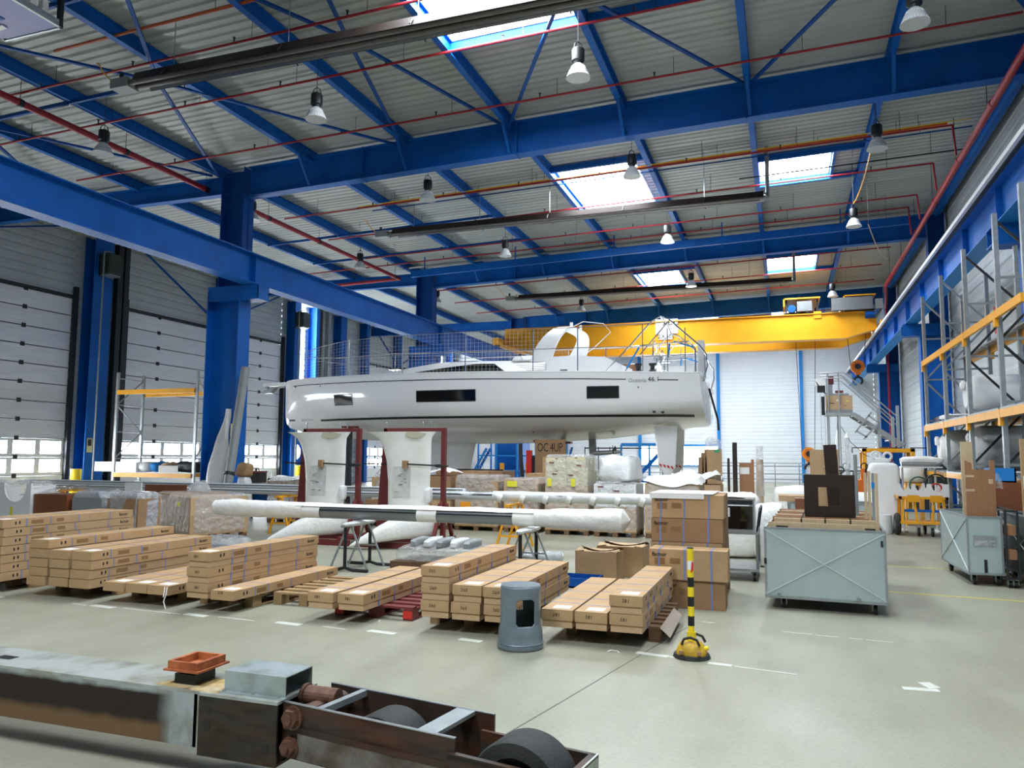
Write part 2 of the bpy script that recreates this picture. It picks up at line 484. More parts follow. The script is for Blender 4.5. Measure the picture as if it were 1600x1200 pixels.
# tall translucent strips and a blue foot panel with a round light
for n, (y0, y1, z0, z1) in enumerate(((33.35, 34.4, 2.5, 9.7), (50.6, 51.7, 8.0, 9.6))):
    w = tag(bpy.data.objects.new('window_%d' % (n + 2), None), kind='structure'); COL.objects.link(w); w.location = (XL, y0, z0)
    h = (z1 - z0) / 5
    for k in range(5):
        obj('pane', MB().box(-.1, -.06, 0, y1 - y0, k * h + .02, (k + 1) * h - .02), M_GLOW if n == 0 else M_PANE, w)
    obj('window_frame', MB().bar((-.05, (y1 - y0) * .62, 0), (-.05, (y1 - y0) * .62, z1 - z0), .06, .05).bar((-.05, 0, 0), (-.05, y1 - y0, 0), .08, .06), M_GALV, w)
pf = tag(obj('trim_1', MB().box(XL - .1, XL + .04, 33.2, 34.5, 0, 2.5), M_BLUE), kind='structure')
wp = tag(bpy.data.objects.new('window_4', None), kind='structure'); COL.objects.link(wp); wp.location = (XL + .04, 33.75, 1.72)
obj('pane', MB().cyl((0, 0, 0), (.02, 0, 0), .38, 20), M_GLOW, wp)
obj('window_frame', MB().ring((.01, 0, 0), .4, .03, 'x', 20), M_BLUE, wp)
# wall posts of the left wall
for y, w in ((21.05, .8), (9.9, .5), (32.95, .5), (34.75, .3), (37.3, .62), (40.0, .35), (44.2, .4), (50.1, .5), (52.6, .5), (27.6, .3)):
    z0 = 0 if y not in (27.6, 44.2) else ZDT + .1
    obj('wall_post', MB().ibar((XL + .26, y, z0), (XL + .26, y, 10.1), w, .5, .03, (1, 0, 0)), M_BLUE, wall_left)
for (y0, z0, y1, z1) in ((22.7, 9.6, 27.5, 7.2), (32.2, 9.6, 27.7, 7.5), (20.1, 9.6, 12.5, 7.3), (40.5, 9.6, 44.1, 7.3), (49.5, 9.6, 44.3, 7.3)):
    obj('wind_brace', MB().bar((XL + .3, y0, z0), (XL + .3, y1, z1), .09, .05), M_BLUE2, wall_left)
for y in (22.2, 21.9, 35.2, 36.0):
    obj('duct_post', MB().bar((XL + .3, y, 0), (XL + .3, y, 9.8), .22, .22), M_DARK if y != 36.0 else M_GALV, wall_left)

nb = obj('notice_board', MB().box(XL + .52, XL + .53, 20.72, 20.95, 1.62, 2.12), mat('cream_notice', 'd8cf9a', .6), wall_left)
obj('dark_picture', MB().box(XL + .53, XL + .534, 20.75, 20.9, 1.85, 2.08), M_BLACK, nb)
# ------------------------------------------------------------------ roof
PX = (-20.6, -17.6, -14.65, -11.72, -8.88, -6.1, -3.33, -.56, 2.27, 5.1)
SKYL = [(-6.05, -3.4, 9.4, 13.45), (-6.05, -3.75, 20.6, 24.6), (-.5, 1.45, 22.0, 24.05), (-6.05, -4.2, 33.6, 36.9), (-.5, 1.45, 33.1, 36.0),
        (-6.05, -3.4, 44.4, 47.6), (-.5, 1.45, 44.4, 47.6), (-11.65, -8.95, 43.6, 45.0), (-.5, 1.45, 6.5, 9.5), (-6.05, -3.4, -3.5, .5), (-.5, 1.45, -3.5, -.5)]
ceiling = tag(bpy.data.objects.new('ceiling', None), kind='structure'); COL.objects.link(ceiling)
sheet_me = {}
def roof_sheet(x0, x1, y0, y1):
    key = (round(x1 - x0, 3), round(y1 - y0, 3))
    if key not in sheet_me:
        # trapezoid ribs along x, repeated in y every 0.25 m
        prof = []; n = max(1, round((y1 - y0) / .25)); p = (y1 - y0) / n
        for k in range(n):
            y = k * p
            prof += [(y, 0), (y + p * .5, 0), (y + p * .64, .032), (y + p * .86, .032)]
        prof.append((y1 - y0 + .02, -.006))
        L_ = x1 - x0; N = len(prof); b = MB()
        b.add([(0, y, z) for y, z in prof] + [(L_, y, z + .0272 * L_) for y, z in prof], [(i, i + 1, i + 1 + N, i + N) for i in range(N - 1)])
        me = b.mesh('roof_sheet'); me.materials.append(M_ROOF); sheet_me[key] = me
    o = bpy.data.objects.new('roof_sheet', sheet_me[key]); COL.objects.link(o); o.parent = ceiling
    o.location = (x0, y0, zd(x0))
ycuts = sorted(set([YF + 1.2 * k for k in range(int((YB - YF) / 1.2) + 1)] + [YB]))
for a, b_ in zip(ycuts[:-1], ycuts[1:]):
    holes = [s for s in SKYL if s[2] < b_ and s[3] > a]
    cs = sorted(set([a, b_] + [y for s in holes for y in s[2:] if a < y < b_]))
    for c0, c1 in zip(cs[:-1], cs[1:]):
        xs = XL
        for s in sorted(s for s in holes if s[2] < c1 - 1e-6 and s[3] > c0 + 1e-6):
            roof_sheet(xs, s[0], c0, c1); xs = s[1]
        roof_sheet(xs, XR, c0, c1)
tag(obj('trim_2', MB().add([(XL - .4, YF - .4, zd(XL) + .32), (XR + .4, YF - .4, zd(XR) + .32), (XR + .4, YB + .4, zd(XR) + .32), (XL - .4, YB + .4, zd(XL) + .32)], [(0, 1, 2, 3)]), M_CLADG), kind='structure')
for n, (x0, x1, y0, y1) in enumerate(SKYL):
    w = tag(bpy.data.objects.new('window_%d' % (n + 5), None), kind='structure'); COL.objects.link(w); w.location = (x0, y0, zd(x0))
    s = .0272; W, D = x1 - x0, y1 - y0
    k = 2 if n in (1, 4, 3) else 1
    for q in range(k):
        a, b_ = W * q / k + .02, W * (q + 1) / k - .02
        obj('daylight_sheet', MB().add([(a, 0, .14 + a * s), (b_, 0, .14 + b_ * s), (b_, D, .14 + b_ * s), (a, D, .14 + a * s)], [(0, 3, 2, 1)]), M_GLOW, w, fix=False)
    fr = MB()
    for p, q in (((0, 0, .07), (W, 0, .07 + W * s)), ((W, 0, .07 + W * s), (W, D, .07 + W * s)), ((W, D, .07 + W * s), (0, D, .07)), ((0, D, .07), (0, 0, .07))):
        fr.bar(p, q, .04, .2)
    obj('kerb', fr, M_WHITE, w)
# purlins run along the hall between the girders
GY = (-6.9, 5.1, 17.1, 29.1, 41.1, 53.0)
pm = {}
for x in PX:
    for a, b_ in zip((YF,) + GY[:-1], GY):
        Lp = b_ - a
        if round(Lp, 2) not in pm:
            me = MB().ibar((0, 0, 0), (0, Lp, 0), .14, .29, .018).mesh('purlin'); me.materials.append(M_BLUE); pm[round(Lp, 2)] = me
        o = bpy.data.objects.new('purlin', pm[round(Lp, 2)]); COL.objects.link(o); o.parent = ceiling
        o.location = (x, a, zd(x) - .16)
for (a, b_) in (((-12.2, 12.2), (-14.65, 16.95)), ((-12.2, 12.2), (-9.1, 16.9)), ((-7.65, 12.2), (-8.95, 16.9)), ((-7.65, 12.2), (-6.2, 16.85)), ((-3.4, 12.2), (-6.0, 16.8)),
                ((-3.3, 12.2), (-.65, 16.8)), ((2.2, 12.2), (-.45, 16.8)), ((2.3, 12.2), (5.0, 16.8)), ((-12.2, 12.2), (-10.2, 9.3)), ((-12.2, 12.2), (-14.4, 9.4)),
                ((-7.65, 12.2), (-8.6, 10.2)), ((-7.65, 12.2), (-7.0, 10.0)), ((-17.6, 12.2), (-14.8, 16.9)), ((-17.6, 12.2), (-20.4, 16.9))):
    obj('roof_brace', MB().bar((*a, zd(a[0]) - .3), (*b_, zd(b_[0]) - .3), .07, .05), M_BLUE2, ceiling)
for x in (-17.6, -14.65, -11.72):
    for y in (9.4, 12.2, 23.1, 26.0):
        obj('roof_strut', MB().bar((x, y, zd(x) - .32), (x + 2.9, y, zd(x + 2.9) - .32), .06, .08), M_BLUE2, ceiling)
for (x0, x1, y0, y1) in SKYL:
    nx = min([p for p in PX if p > x1 + .2] or [x1 + 1]); px = max([p for p in PX if p < x0 + .2] or [x0 - 1])
    for y in (y0 - .06, y1 + .06):
        obj('trimmer', MB().bar((px, y, zd(px) - .12), (nx, y, zd(nx) - .12), .1, .16), M_BLUE, ceiling)
    if nx - x1 > .5: obj('trimmer', MB().bar((x1 + .06, y0, zd(x1) - .1), (x1 + .06, y1, zd(x1) - .1), .08, .14), M_BLUE, ceiling)
# ------------------------------------------------------------------ steel frame, runway beams
ORD = {5.1: 'overhead before the first lamps', 17.1: 'nearest one in view, above the wrapped pallets', 29.1: 'second one in view, above the boat', 41.1: 'third one in view, above the yellow bridge crane', -6.9: 'behind the viewer'}
for gy in (-6.9, 5.1, 17.1, 29.1, 41.1):
    g = thing('roof_girder', 'deep blue steel roof girder, ' + ORD[gy], 'girder', (-14, gy, 0), group='roof girders across the hall')
    X0, X1 = .35, 18.75
    p = lambda x, dz: (x, 0, zg(x - 14) + dz)
    obj('web', MB().bar(p(X0, HG / 2), p(X1, HG / 2), .016, HG - .04), M_BLUE, g)
    obj('bottom_flange', MB().bar(p(X0, .012), p(X1, .012), .3, .024), M_BLUE, g)
    obj('top_flange', MB().bar(p(X0, HG - .012), p(X1, HG - .012), .3, .024), M_BLUE, g)
    for x in (8.1, 3.9, 13.4):
        obj('splice_plate', MB().box(x - .015, x + .015, -.15, .15, zg(x - 14) - .02, zg(x - 14) + HG + .02), M_BLUE, g)
    for px in PX[3:9]:
        x = px + 14
        obj('fly_brace', MB().bar((x, -.62, zd(px) - .25), (x + .04, -.13, zg(px) + .06), .07, .07), M_BLUE, g)
    # the lean-to half on the side aisle
    obj('aisle_girder', MB().ibar((-.3, 0, zg(-14.3) + .42), (-9.55, 0, zd(XL) - .32), .24, .5, .02), M_BLUE, g)
    obj('haunch', MB().prism([(X0, zg(-13.65) - .02), (X0 + 1.3, zg(-12.4)), (X0, zg(-13.65) + .05)], lambda u, v, t: (u, t, v), -.1, .1), M_BLUE, g)
def column(x0, x1, xu0, xu1, y, side, label):
    c = thing('steel_column', label, 'column', ((x0 + x1) / 2, y, 0), group='blue columns carrying the runway beams')
    ox = (x0 + x1) / 2
    lo = MB()
    for xa in (x0, x1):
        s = 1 if xa == x0 else -1
        lo.box(min(xa, xa + s * .03) - ox, max(xa, xa + s * .03) - ox, -.24, .24, .03, 6.0)
    lo.box(x0 + .03 - ox, x1 - .03 - ox, -.012, .012, .03, 6.0)
    obj('shaft', lo, M_BLUE, c)
    up = MB()
    for xa in (xu0, xu1):
        s = 1 if xa == xu0 else -1
        up.box(min(xa, xa + s * .025) - ox, max(xa, xa + s * .025) - ox, -.22, .22, 6.0, zg(xa) + HG)
    up.box(xu0 - ox, xu1 - ox, -.012, .012, 6.0, zg(xu0) + HG - .02)
    obj('upper_shaft', up, M_BLUE2, c)
    b0, b1 = (x0 - ox, -13.1 - ox) if side < 0 else (3.9 - ox, x1 - ox)
    br = MB().box(b0, b1, -.24, .24, 6.07, 6.12).box(b0, b1, -.24, .24, 5.72, 5.75).box(b0 + .01, b1 - .01, -.23, -.21, 5.75, 6.07).box(b0 + .01, b1 - .01, .21, .23, 5.75, 6.07).box(b1 - .03, b1 - .01, -.23, .23, 5.75, 6.07)
    obj('bracket', br, M_BLUE, c)
    obj('base_plate', MB().box(x0 - .1 - ox, x1 + .1 - ox, -.35, .35, 0, .03), M_BLUE2, c)
    return c
WH = {17.1: 'beside the leaning film roll', 29.1: 'behind the white boat', 41.1: 'beyond the bridge crane', 5.1: 'outside the view'}
for y in (5.1, 17.1, 29.1, 41.1):
    cl = column(-14.75, -13.7, -14.45, -13.7, y, -1, 'blue steel column of the aisle side ' + WH[y])
    if y == 17.1:
        obj('sign_plate', MB().box(.42, .5, -.26, -.25, 2.05, 2.4), mat('cream_sign', 'd9cfa0', .6), cl)
    column(4.42, 5.3, 4.78, 5.3, y, 1, {17.1: 'blue steel column of the rack side, nearest behind the racks', 29.1: 'blue steel column of the rack side, with the grey-blue switch box', 41.1: 'blue steel column of the rack side, behind the stair platform', 5.1: 'blue steel column of the rack side, outside the view'}[y])
def runway(x, label, s):
    r = thing('crane_runway_beam', label, 'beam', (x, 0, 6.13))
    obj('web', MB().box(-.01, .01, YF + .3, 53.0, .02, .8), M_BLUE, r)
    obj('bottom_flange', MB().box(-.2, .2, YF + .3, 53.0, 0, .022), M_BLUEL if s > 0 else M_BLUE, r)
    obj('top_flange', MB().box(-.2, .2, YF + .3, 53.0, .79, .815), M_BLUE, r)
    obj('rail', MB().box(-.035, .035, YF + .3, 53.0, .815, .885), M_GALV, r)
    for k in range(22):
        y = -12.9 + 3.0 * k
        if s > 0: obj('stiffener', MB().box(-.13, .13, y - .008, y + .008, .022, .79), M_BLUE, r)
    for y in (5.1, 17.1, 29.1, 41.1):
        if s < 0: obj('stiffener', MB().box(-.17, .17, y - .2, y - .18, .022, .79), M_BLUE, r)
    return r
runway(-13.4, 'long blue crane runway beam on the door side, passing the nearest column', -1)
rr = runway(4.17, 'long blue crane runway beam on the rack side with pale conductor rail', 1)
obj('conductor_rail', MB().box(-.36, -.29, YF + .3, 53.0, .82, .91), M_FOAM, rr)
obj('conductor_bracket', MB().box(-.27, -.2, YF + .3, 53.0, .8, .83), M_DARK, rr)

# ------------------------------------------------------------------ bridge crane
M_GREYD = mat('dull_grey_enamel', '74777a', .5, 0, .1, 4)
bc = thing('bridge_crane', 'yellow double girder bridge crane spanning the hall behind the boat', 'crane', (-4.6, 37.6, 7.015))
for yy, dz in ((-1.1, 0), (1.3, -.08)):
    poly = [(-8.55, .12), (-8.55, .9 + dz), (8.5, .9 + dz), (8.5, .12), (7.3, -.2 + dz), (-7.4, -.2 + dz)]
    gname = 'main_girder'
    obj(gname, MB().prism([(u, v + .0) for u, v in poly], XZ, yy - .22, yy + .22).box(-7.4, 7.3, yy - .3, yy + .3, -.23 + dz, -.2 + dz).box(-8.5, 8.5, yy - .3, yy + .3, .9 + dz, .93 + dz), M_YEL, bc)
for x in (-8.8, 8.77):
    obj('end_carriage', MB().box(x - .16, x + .16, -2.0, 2.2, .08, .42), M_YEL, bc)
    for y in (-1.7, 1.9):
        obj('wheel', MB().cyl((x - .09, y, .13), (x + .09, y, .13), .13, 12), M_DARK, bc)
for x, w, n in ((5.5, 1.55, 0), (7.85, 1.3, 1)):
    obj('trolley_deck', MB().box(x - w / 2, x + w / 2, -1.4, 1.5, 1.62, 1.67).box(x - w / 2, x - w / 2 + .06, -1.4, 1.5, 1.3, 1.67), M_YEL, bc)
    fr = MB().box(x - w / 2 + .05, x + w / 2 - .05, -1.2, 1.3, .94, 1.02)
    for q in (-1, 1):
        fr.box(x + q * (w / 2 - .12) - .04, x + q * (w / 2 - .12) + .04, -1.15, -1.05, 1.02, 1.62).box(x + q * (w / 2 - .12) - .04, x + q * (w / 2 - .12) + .04, 1.1, 1.2, 1.02, 1.62)
    obj('trolley_frame', fr, M_DARK, bc)
    obj('control_box', MB().box(x - .2, x + .42, -1.42, -1.21, 1.06, 1.5), M_GREYD, bc)
    obj('motor', MB().cyl((x - .42, -1.35, 1.2), (x - .42, -.9, 1.2), .17, 14), M_BLUE2, bc)
    obj('hoist_drum', MB().cyl((x, -.8, 1.3), (x, .9, 1.3), .24, 14), M_DARK, bc)
obj('cabinet', MB().box(6.72, 8.35, -1.62, -1.33, .98, 1.52), M_GREYD, bc)
obj('cabinet', MB().box(8.45, 8.75, -1.6, -1.3, .98, 1.4), M_GREYPL, bc)
obj('drive_motor', MB().cyl((8.05, -1.45, .74), (8.45, -1.45, .74), .16, 12), M_BLUE2, bc)
obj('limit_bracket', MB().box(5.98, 6.3, -1.36, -1.33, .72, 1.02), M_YEL, bc)
# load plate, lettering as in the photograph
pl = obj('load_plate', MB().box(-.98, .06, -1.36, -1.33, .33, 1.02).box(-.83, -.2, -1.361, -1.33, .06, .36), M_WHITE, bc)
text('lettering', 'ADC', .34, M_INK, pl, (-.27, -1.365, .83), FRONT, True)
text('lettering', 'MDS', .17, M_INK, pl, (-.12, -1.365, .56), FRONT, False)
text('lettering', '2X10t', .3, M_INK, pl, (-.5, -1.366, .2), FRONT, False)
obj('fine_print', MB().box(-.92, -.7, -1.364, -1.36, .86, .88).box(-.92, -.7, -1.364, -1.36, .74, .76).box(-.92, -.62, -1.364, -1.36, .62, .64).box(-.92, -.55, -1.364, -1.36, .48, .5), M_GREYPL, pl)
def hook(name, x, zt, zb, label):
    h = thing(name, label, 'hook', (x, 37.6, zb))
    for dx in (-.28, .28):
        obj('rope', MB().cyl((dx * (1.0 if dx < 0 else .9), 0, .62), (dx * 1.6, 0, zt - zb), .014, 5), M_DARK, h)
    obj('sheave_block', MB().cyl((0, -.12, .62), (0, .12, .62), .3, 18).box(-.12, .12, -.1, .1, .25, .55), M_ORANGE, h)
    obj('sheave_hub', MB().cyl((0, -.16, .62), (0, .16, .62), .13, 14), M_DARK, h); obj('sheave_rim', MB().ring((0, -.12, .62), .25, .02, 'y', 20, 5), M_YEL, h)
    obj('hook', MB().ring((0, 0, -.02), .17, .055, 'y', 14, 6, -.9, pi * 1.12).cyl((0, 0, .12), (0, 0, .32), .06, 8), M_BLACK, h)
    return h
hook('crane_hook', 3.2, 7.935, 5.05, 'orange crane hook block hanging beside the runway beam')
hook('crane_hook', 1.05, 7.935, 1.15, 'orange crane hook block lowered near the brown framed panel')
# hoist carriage with violet underside over the door side, hung from the roof
hp = thing('overhead_trolley', 'violet blue underslung hoist carriage hung high under the roof', 'hoist', (-12.2, 8.0, 8.5))
obj('underside_plate', MB().box(0, 1.22, -1.0, .86, 0, .05), mat('violet_plate', '434a9e', .4, 0, .15, 2), hp)
obj('edge_rail', MB().box(1.22, 1.27, -1.0, .9, -.01, .1).box(0, 1.27, .86, .9, -.01, .06), M_GALV, hp)
obj('recess', MB().box(.1, .62, -.9, .4, -.012, 0), M_BLUE2, hp)
obj('lamp_strip', MB().box(.2, .42, .5, .6, -.02, 0), M_WHITE, hp)
for x0, x1 in ((.2, .5), (.75, 1.1)): obj('motor_block', MB().box(x0, x1, -.7, .4, .05, .5), M_DARK, hp)
for y in (.3, .5): obj('terminal_box', MB().box(1.2, 1.3, y, y + .1, .1, .24), M_WHITE, hp)
for x, y in ((1.24, .86), (.05, .86), (1.24, -.9), (.05, -.9)): obj('hanger', MB().bar((x, y, 0), (x, y, 1.12), .07, .07), M_BLACK, hp)
obj('rail', MB().bar((.6, .86, 1.0), (.6, -1.0, 1.0), .1, .16), M_BLUE2, hp)
obj('knob', MB().cyl((-.1, .2, -.05), (-.1, .2, .03), .12, 12), M_YEL2, hp)
obj('knob_arm', MB().box(-.2, .1, .17, .23, .0, .03), M_DARK, hp)
from mathutils import noise as NZ
def lump(w, d, h, amp=.03, nu=20, nv=10, e=.35, seed=0, freq=3.0, topscale=1.0, z0=0.0):
    """crumpled rounded block: base on z0, noise on the skin"""
    b = MB(); off = Vector((seed * 7.3, seed * 3.1, seed * 1.7))
    def sp(c, k): return math.copysign(abs(c) ** k, c)
    def fn(i, j):
        a = 2 * pi * i / nu; t = -pi / 2 + pi * j / (nv - 1)
        cx, cy, cz = sp(cos(t), e) * sp(cos(a), e), sp(cos(t), e) * sp(sin(a), e), sp(sin(t), e)
        s = 1 + (topscale - 1) * (cz + 1) / 2
        p = Vector((cx * w / 2 * s, cy * d / 2 * s, (cz + 1) * h / 2 + z0))
        n = NZ.noise_vector(p * freq + off) * amp
        if cz < -.9: n.z = 0
        p += n
        p.z = max(p.z, z0)
        return p
    return b.grid(nu, nv, fn, True)
def drape(x0, x1, y0, y1, z, amp=.03, n=12, seed=0, freq=3, edge=0.0):
    """a crumpled sheet lying at height z, its rim hanging by edge"""
    off = Vector((seed * 5.1, seed, 3))
    def fn(i, j):
        u, v = i / (n - 1), j / (n - 1)
        x, y = x0 + (x1 - x0) * u, y0 + (y1 - y0) * v
        k = min(u, 1 - u, v, 1 - v)
        zz = z + amp * (1 + NZ.noise(Vector((x, y, z)) * freq + off)) - (edge if k < .01 else 0)
        return (x, y, zz)
    return MB().grid(n, n, fn)

# ------------------------------------------------------------------ pallets
def pallet(label, x, y, w=.8, d=1.2, rz=0.0, m=None, group='pallets under the long cartons', top=7):
    m = m or M_WOOD
    t = thing('pallet', label, 'pallet', (x, y, 0), rz, group)
    key = ('p', w, d, m.name, top)
    if key not in TXT:
        deck = MB().box(-w / 2, w / 2, -.05, .05, 0, .02).mesh('deck_board'); deck.materials.append(m)
        bott = MB().box(-.05, .05, -d / 2, d / 2, 0, .018).mesh('bottom_board'); bott.materials.append(m)
        rail = MB().box(-.05, .05, -d / 2, d / 2, 0, .018).mesh('stringer'); rail.materials.append(m)
        blk = MB().box(-.05, .05, -.07, .07, 0, .073).mesh('block'); blk.materials.append(m)
        TXT[key] = (deck, bott, rail, blk)
    deck, bott, rail, blk = TXT[key]
    def put(n, me, l):
        o = bpy.data.objects.new(n, me); COL.objects.link(o); o.parent = t; o.location = l
    for k in range(top):
        put('deck_board', deck, (0, -d / 2 + .05 + (d - .1) * k / (top - 1), .109))
    for sx in (-w / 2 + .05, 0, w / 2 - .05):
        put('bottom_board', bott, (sx, 0, 0)); put('stringer', rail, (sx, 0, .091))
        for sy in (-d / 2 + .07, 0, d / 2 - .07):
            put('block', blk, (sx, sy, .018))
    return t
pallet('wooden pallet under the tall seven-tier carton stack', -8.85, 7.55, .8)
pallet('wooden pallet under the thirteen-carton stack', -7.62, 7.55, .95)
pallet('wooden pallet under the flat layer of three long cartons', -6.58, 7.55, .75)
pallet('wooden pallet under the three-carton stack and the lone low carton', -5.62, 7.5, .68)
pallet('bare grey-brown wooden pallet with open slats between two carton stacks', -4.86, 7.75, .72, rz=.03)
pallet('red painted pallet under the pair of long cartons', -3.86, 7.5, .86, m=M_REDOX)
obj('block_face', MB().box(-.43, -.33, -.606, -.6, .018, .091).box(.33, .43, -.606, -.6, .018, .091), M_REDB, bpy.data.objects['pallet.005'])
pallet('wooden pallet under the seven-carton stack behind the grey drum', -2.84, 7.5, .8)
pallet('dark wooden pallet under the four-carton stack by the yellow bollard', -1.47, 7.5, .84, m=M_WOODD)

# ------------------------------------------------------------------ long cartons
def long_carton(kind, ys=(.3, .62, 1.02, 1.5)):
    """kind 'lid': telescoping lid over tray, 0.15 high; 'slim': 0.098 high with straps on the side"""
    w, L = .28, 1.88
    t = thing('long_carton', 'x', 'carton', (0, 0, -20))
    if kind == 'lid':
        h = .155
        obj('tray', MB().box(-w / 2 + .007, w / 2 - .007, .012, L - .012, 0, .07), M_CARD2, t)
        obj('lid', MB().box(-w / 2, w / 2, 0, L, .062, h - .004), M_CARD, t)
        zt = h - .004
    else:
        h = .1
        obj('body', MB().box(-w / 2, w / 2, 0, L, 0, h - .006), M_CARD, t); zt = h - .006
    obj('shipping_label', MB().box(-.06, .09, .07, .2, zt, zt + .0012), M_PAPER, t)
    for y in ys:
        obj('strap', MB().box(-w / 2 - .002, w / 2 + .002, y - .006, y + .006, -.0015, zt + .0015).box(-w / 2 - .0025, w / 2 + .0025, y - .0055, y + .0055, .001, zt - .001), M_TAPE, t)
    zc = (.105 if kind == 'lid' else zt / 2)
    text('lettering', 'facnor', .055, M_INK, t, (w / 2 + .0006, 1.72, zc), SIDE, True)
    obj('printed_panel', MB().box(w / 2, w / 2 + .0008, .36, .52, zc - .022, zc + .022).box(w / 2, w / 2 + .0008, .7, .8, zc - .02, zc + .02), M_INKB, t)
    obj('arrow_mark', MB().box(w / 2, w / 2 + .0008, .15, .17, zc - .015, zc + .018).box(w / 2, w / 2 + .0008, .2, .22, zc - .012, zc + .022), M_INK, t)
    freeze(t)
    return t, h
YS = ((.3, .62, 1.02, 1.5), (.26, .7, 1.1, 1.58), (.34, .55, .95, 1.46))
PRO = {k: [long_carton(k, y) for y in YS] for k in ('lid', 'slim')}
CT_LID, H_LID = 'lid', PRO['lid'][0][1]
CT_SLIM, H_SLIM = 'slim', PRO['slim'][0][1]
ORDW = ('bottom', 'second from the floor', 'third from the floor', 'fourth from the floor', 'fifth from the floor', 'sixth from the floor', 'topmost')
def stack(proto, h, cols, stackname, group, mark_txt=None, jit=.012):
    """cols: list of (x, tiers, word for the column, turn)"""
    out = []
    for x, n, colword, rz in cols:
        for k in range(n):
            tier = 'topmost' if k == n - 1 and n > 1 else ORDW[k]
            if n == 1: lab = 'long cardboard carton, %s of %s' % (colword, stackname)
            elif colword: lab = 'long carton, %s in the %s of %s' % (tier, colword, stackname)
            else: lab = 'long carton, %s in %s' % (tier, stackname)
            o = dup(RND.choice(PRO[proto])[0], (x + RND.uniform(-jit, jit) * .35, 6.55 + RND.uniform(-jit, jit), .1305 + k * h), rz + RND.uniform(-.003, .003), lab, group)
            out.append(o)
            if mark_txt:
                tx = mark_txt if isinstance(mark_txt, str) else mark_txt[min(k, len(mark_txt) - 1)]
                text_copy(('hand', tx), 'handwriting', tx, .042, M_INK, o, (-.02 + RND.uniform(-.02, .02), -.0008, h * .68), FRONT, spacing=1.1, shear=.15)
    return out
stack(CT_SLIM, H_SLIM, [(-8.62, 7, 'inner row', 0), (-8.93, 7, 'door-side row', 0)], 'the seven-tier stack', 'cartons of the tall stack')
stack(CT_SLIM, H_SLIM, [(-7.92, 5, 'five-high column', 0), (-7.60, 4, 'middle column', 0), (-7.285, 4, 'inner column', 0)], 'the thirteen-carton stack', 'cartons of the thirteen-carton stack')
stack(CT_SLIM, H_SLIM, [(-6.80, 1, 'one facing the thirteen-carton stack', 0), (-6.50, 1, 'middle one', 0), (-6.20, 1, 'one facing the three-carton stack', 0)], 'the flat layer of three', 'cartons of the flat layer')
stack(CT_LID, H_LID, [(-5.70, 3, '', -.03)], 'the three-high stack beside a low carton', 'cartons of the three-carton stack', '381')
stack(CT_SLIM, H_SLIM, [(-5.385, 1, 'lone low one beside', -.02)], 'the three-high stack', 'lone low carton', '370')
stack(CT_LID, H_LID, [(-4.235, 1, 'one facing the bare pallet', 0), (-3.915, 1, 'one facing the grey drum', 0)], 'the pair on the red pallet', 'cartons on the red pallet', '381')
stack(CT_LID, H_LID, [(-3.03, 3, 'three-high column', 0), (-2.725, 2, 'middle column', 0), (-2.42, 2, 'column behind the drum', 0)], 'the seven-carton stack', 'cartons of the seven-carton stack', ('360', '260', '360'))
stack(CT_LID, H_LID, [(-1.88, 1, 'one nearest the grey drum', 0), (-1.585, 1, 'middle one', 0), (-1.285, 2, 'two-high column', 0)], 'the four-carton stack', 'cartons of the four-carton stack', '381')
for p, _h in PRO['lid'] + PRO['slim']:
    for c in CH[p.name]: bpy.data.objects.remove(c)
    bpy.data.objects.remove(p)
TAPEY = thing('torn_tape', 'torn strips of white tape hanging from a carton of the flat layer', 'tape', (-6.07, 6.53, .2))
obj('strip', MB().tube([(0, 0, .02), (.01, -.02, -.05), (-.01, -.03, -.12), (.02, -.03, -.195)], .007, 4), M_PAPER, TAPEY)
obj('strip', MB().tube([(-.03, 0, .02), (-.02, -.015, -.03), (-.025, -.02, -.08)], .007, 4), M_PAPER, TAPEY)

# ------------------------------------------------------------------ shorter cartons in the tower
def big_carton(label, x0, x1, y0, d, z0, h, group='cartons of the tower'):
    w = x1 - x0
    t = thing('carton', label, 'carton', ((x0 + x1) / 2, y0, z0), RND.uniform(-.015, .015), group)
    h -= .006
    obj('body', MB().box(-w / 2, w / 2, 0, d, 0, h), M_CARD if RND.random() < .5 else M_CARDD, t)
    obj('flap_seam', MB().box(-w / 2, w / 2, d / 2 - .003, d / 2 + .003, h, h + .0015), M_INKB, t)
    for u in (.13, .46, .8):
        obj('strap', MB().box(-w / 2 + w * u - .009, -w / 2 + w * u + .009, -.002, d + .002, -.001, h + .0025), M_TAPE, t)
    text_copy('facnor_front', 'lettering', 'facnor', .06, M_INK, t, (-w / 2 + .11, -.0035, h - .055), FRONT, True)
    obj('printed_panel', MB().box(-w / 2 + .06, -w / 2 + .17, -.0012, 0, h - .16, h - .09).box(-w / 2 + .22, -w / 2 + .33, -.0012, 0, h - .15, h - .09), M_INKB, t)
    return t
pallet('wooden pallet under the carton tower', -1.06, 9.42, .8, 1.1)
for k in range(4):
    big_carton('square-ended carton with blue straps, %s of the tower\'s second row' % ('bottom one', 'second one up', 'third one up', 'topmost one')[k], -1.46 + .01 * k, -.68 + .012 * k, 8.88, .42, .131 + k * .262, .262)
    big_carton('square-ended carton in the hidden third row of the tower, %s' % ('at the bottom', 'second up', 'third up', 'at the top')[k], -1.44 + .01 * k, -.655, 9.33, .42, .131 + k * .262, .262)
big_carton('cardboard carton on the floor at the foot of the tower, beside the yellow bollard', -1.3, -.615, 8.5, .36, 0, .3)
big_carton('cardboard carton on top of the one at the tower foot', -1.4, -.585, 8.47, .36, .3, .32)
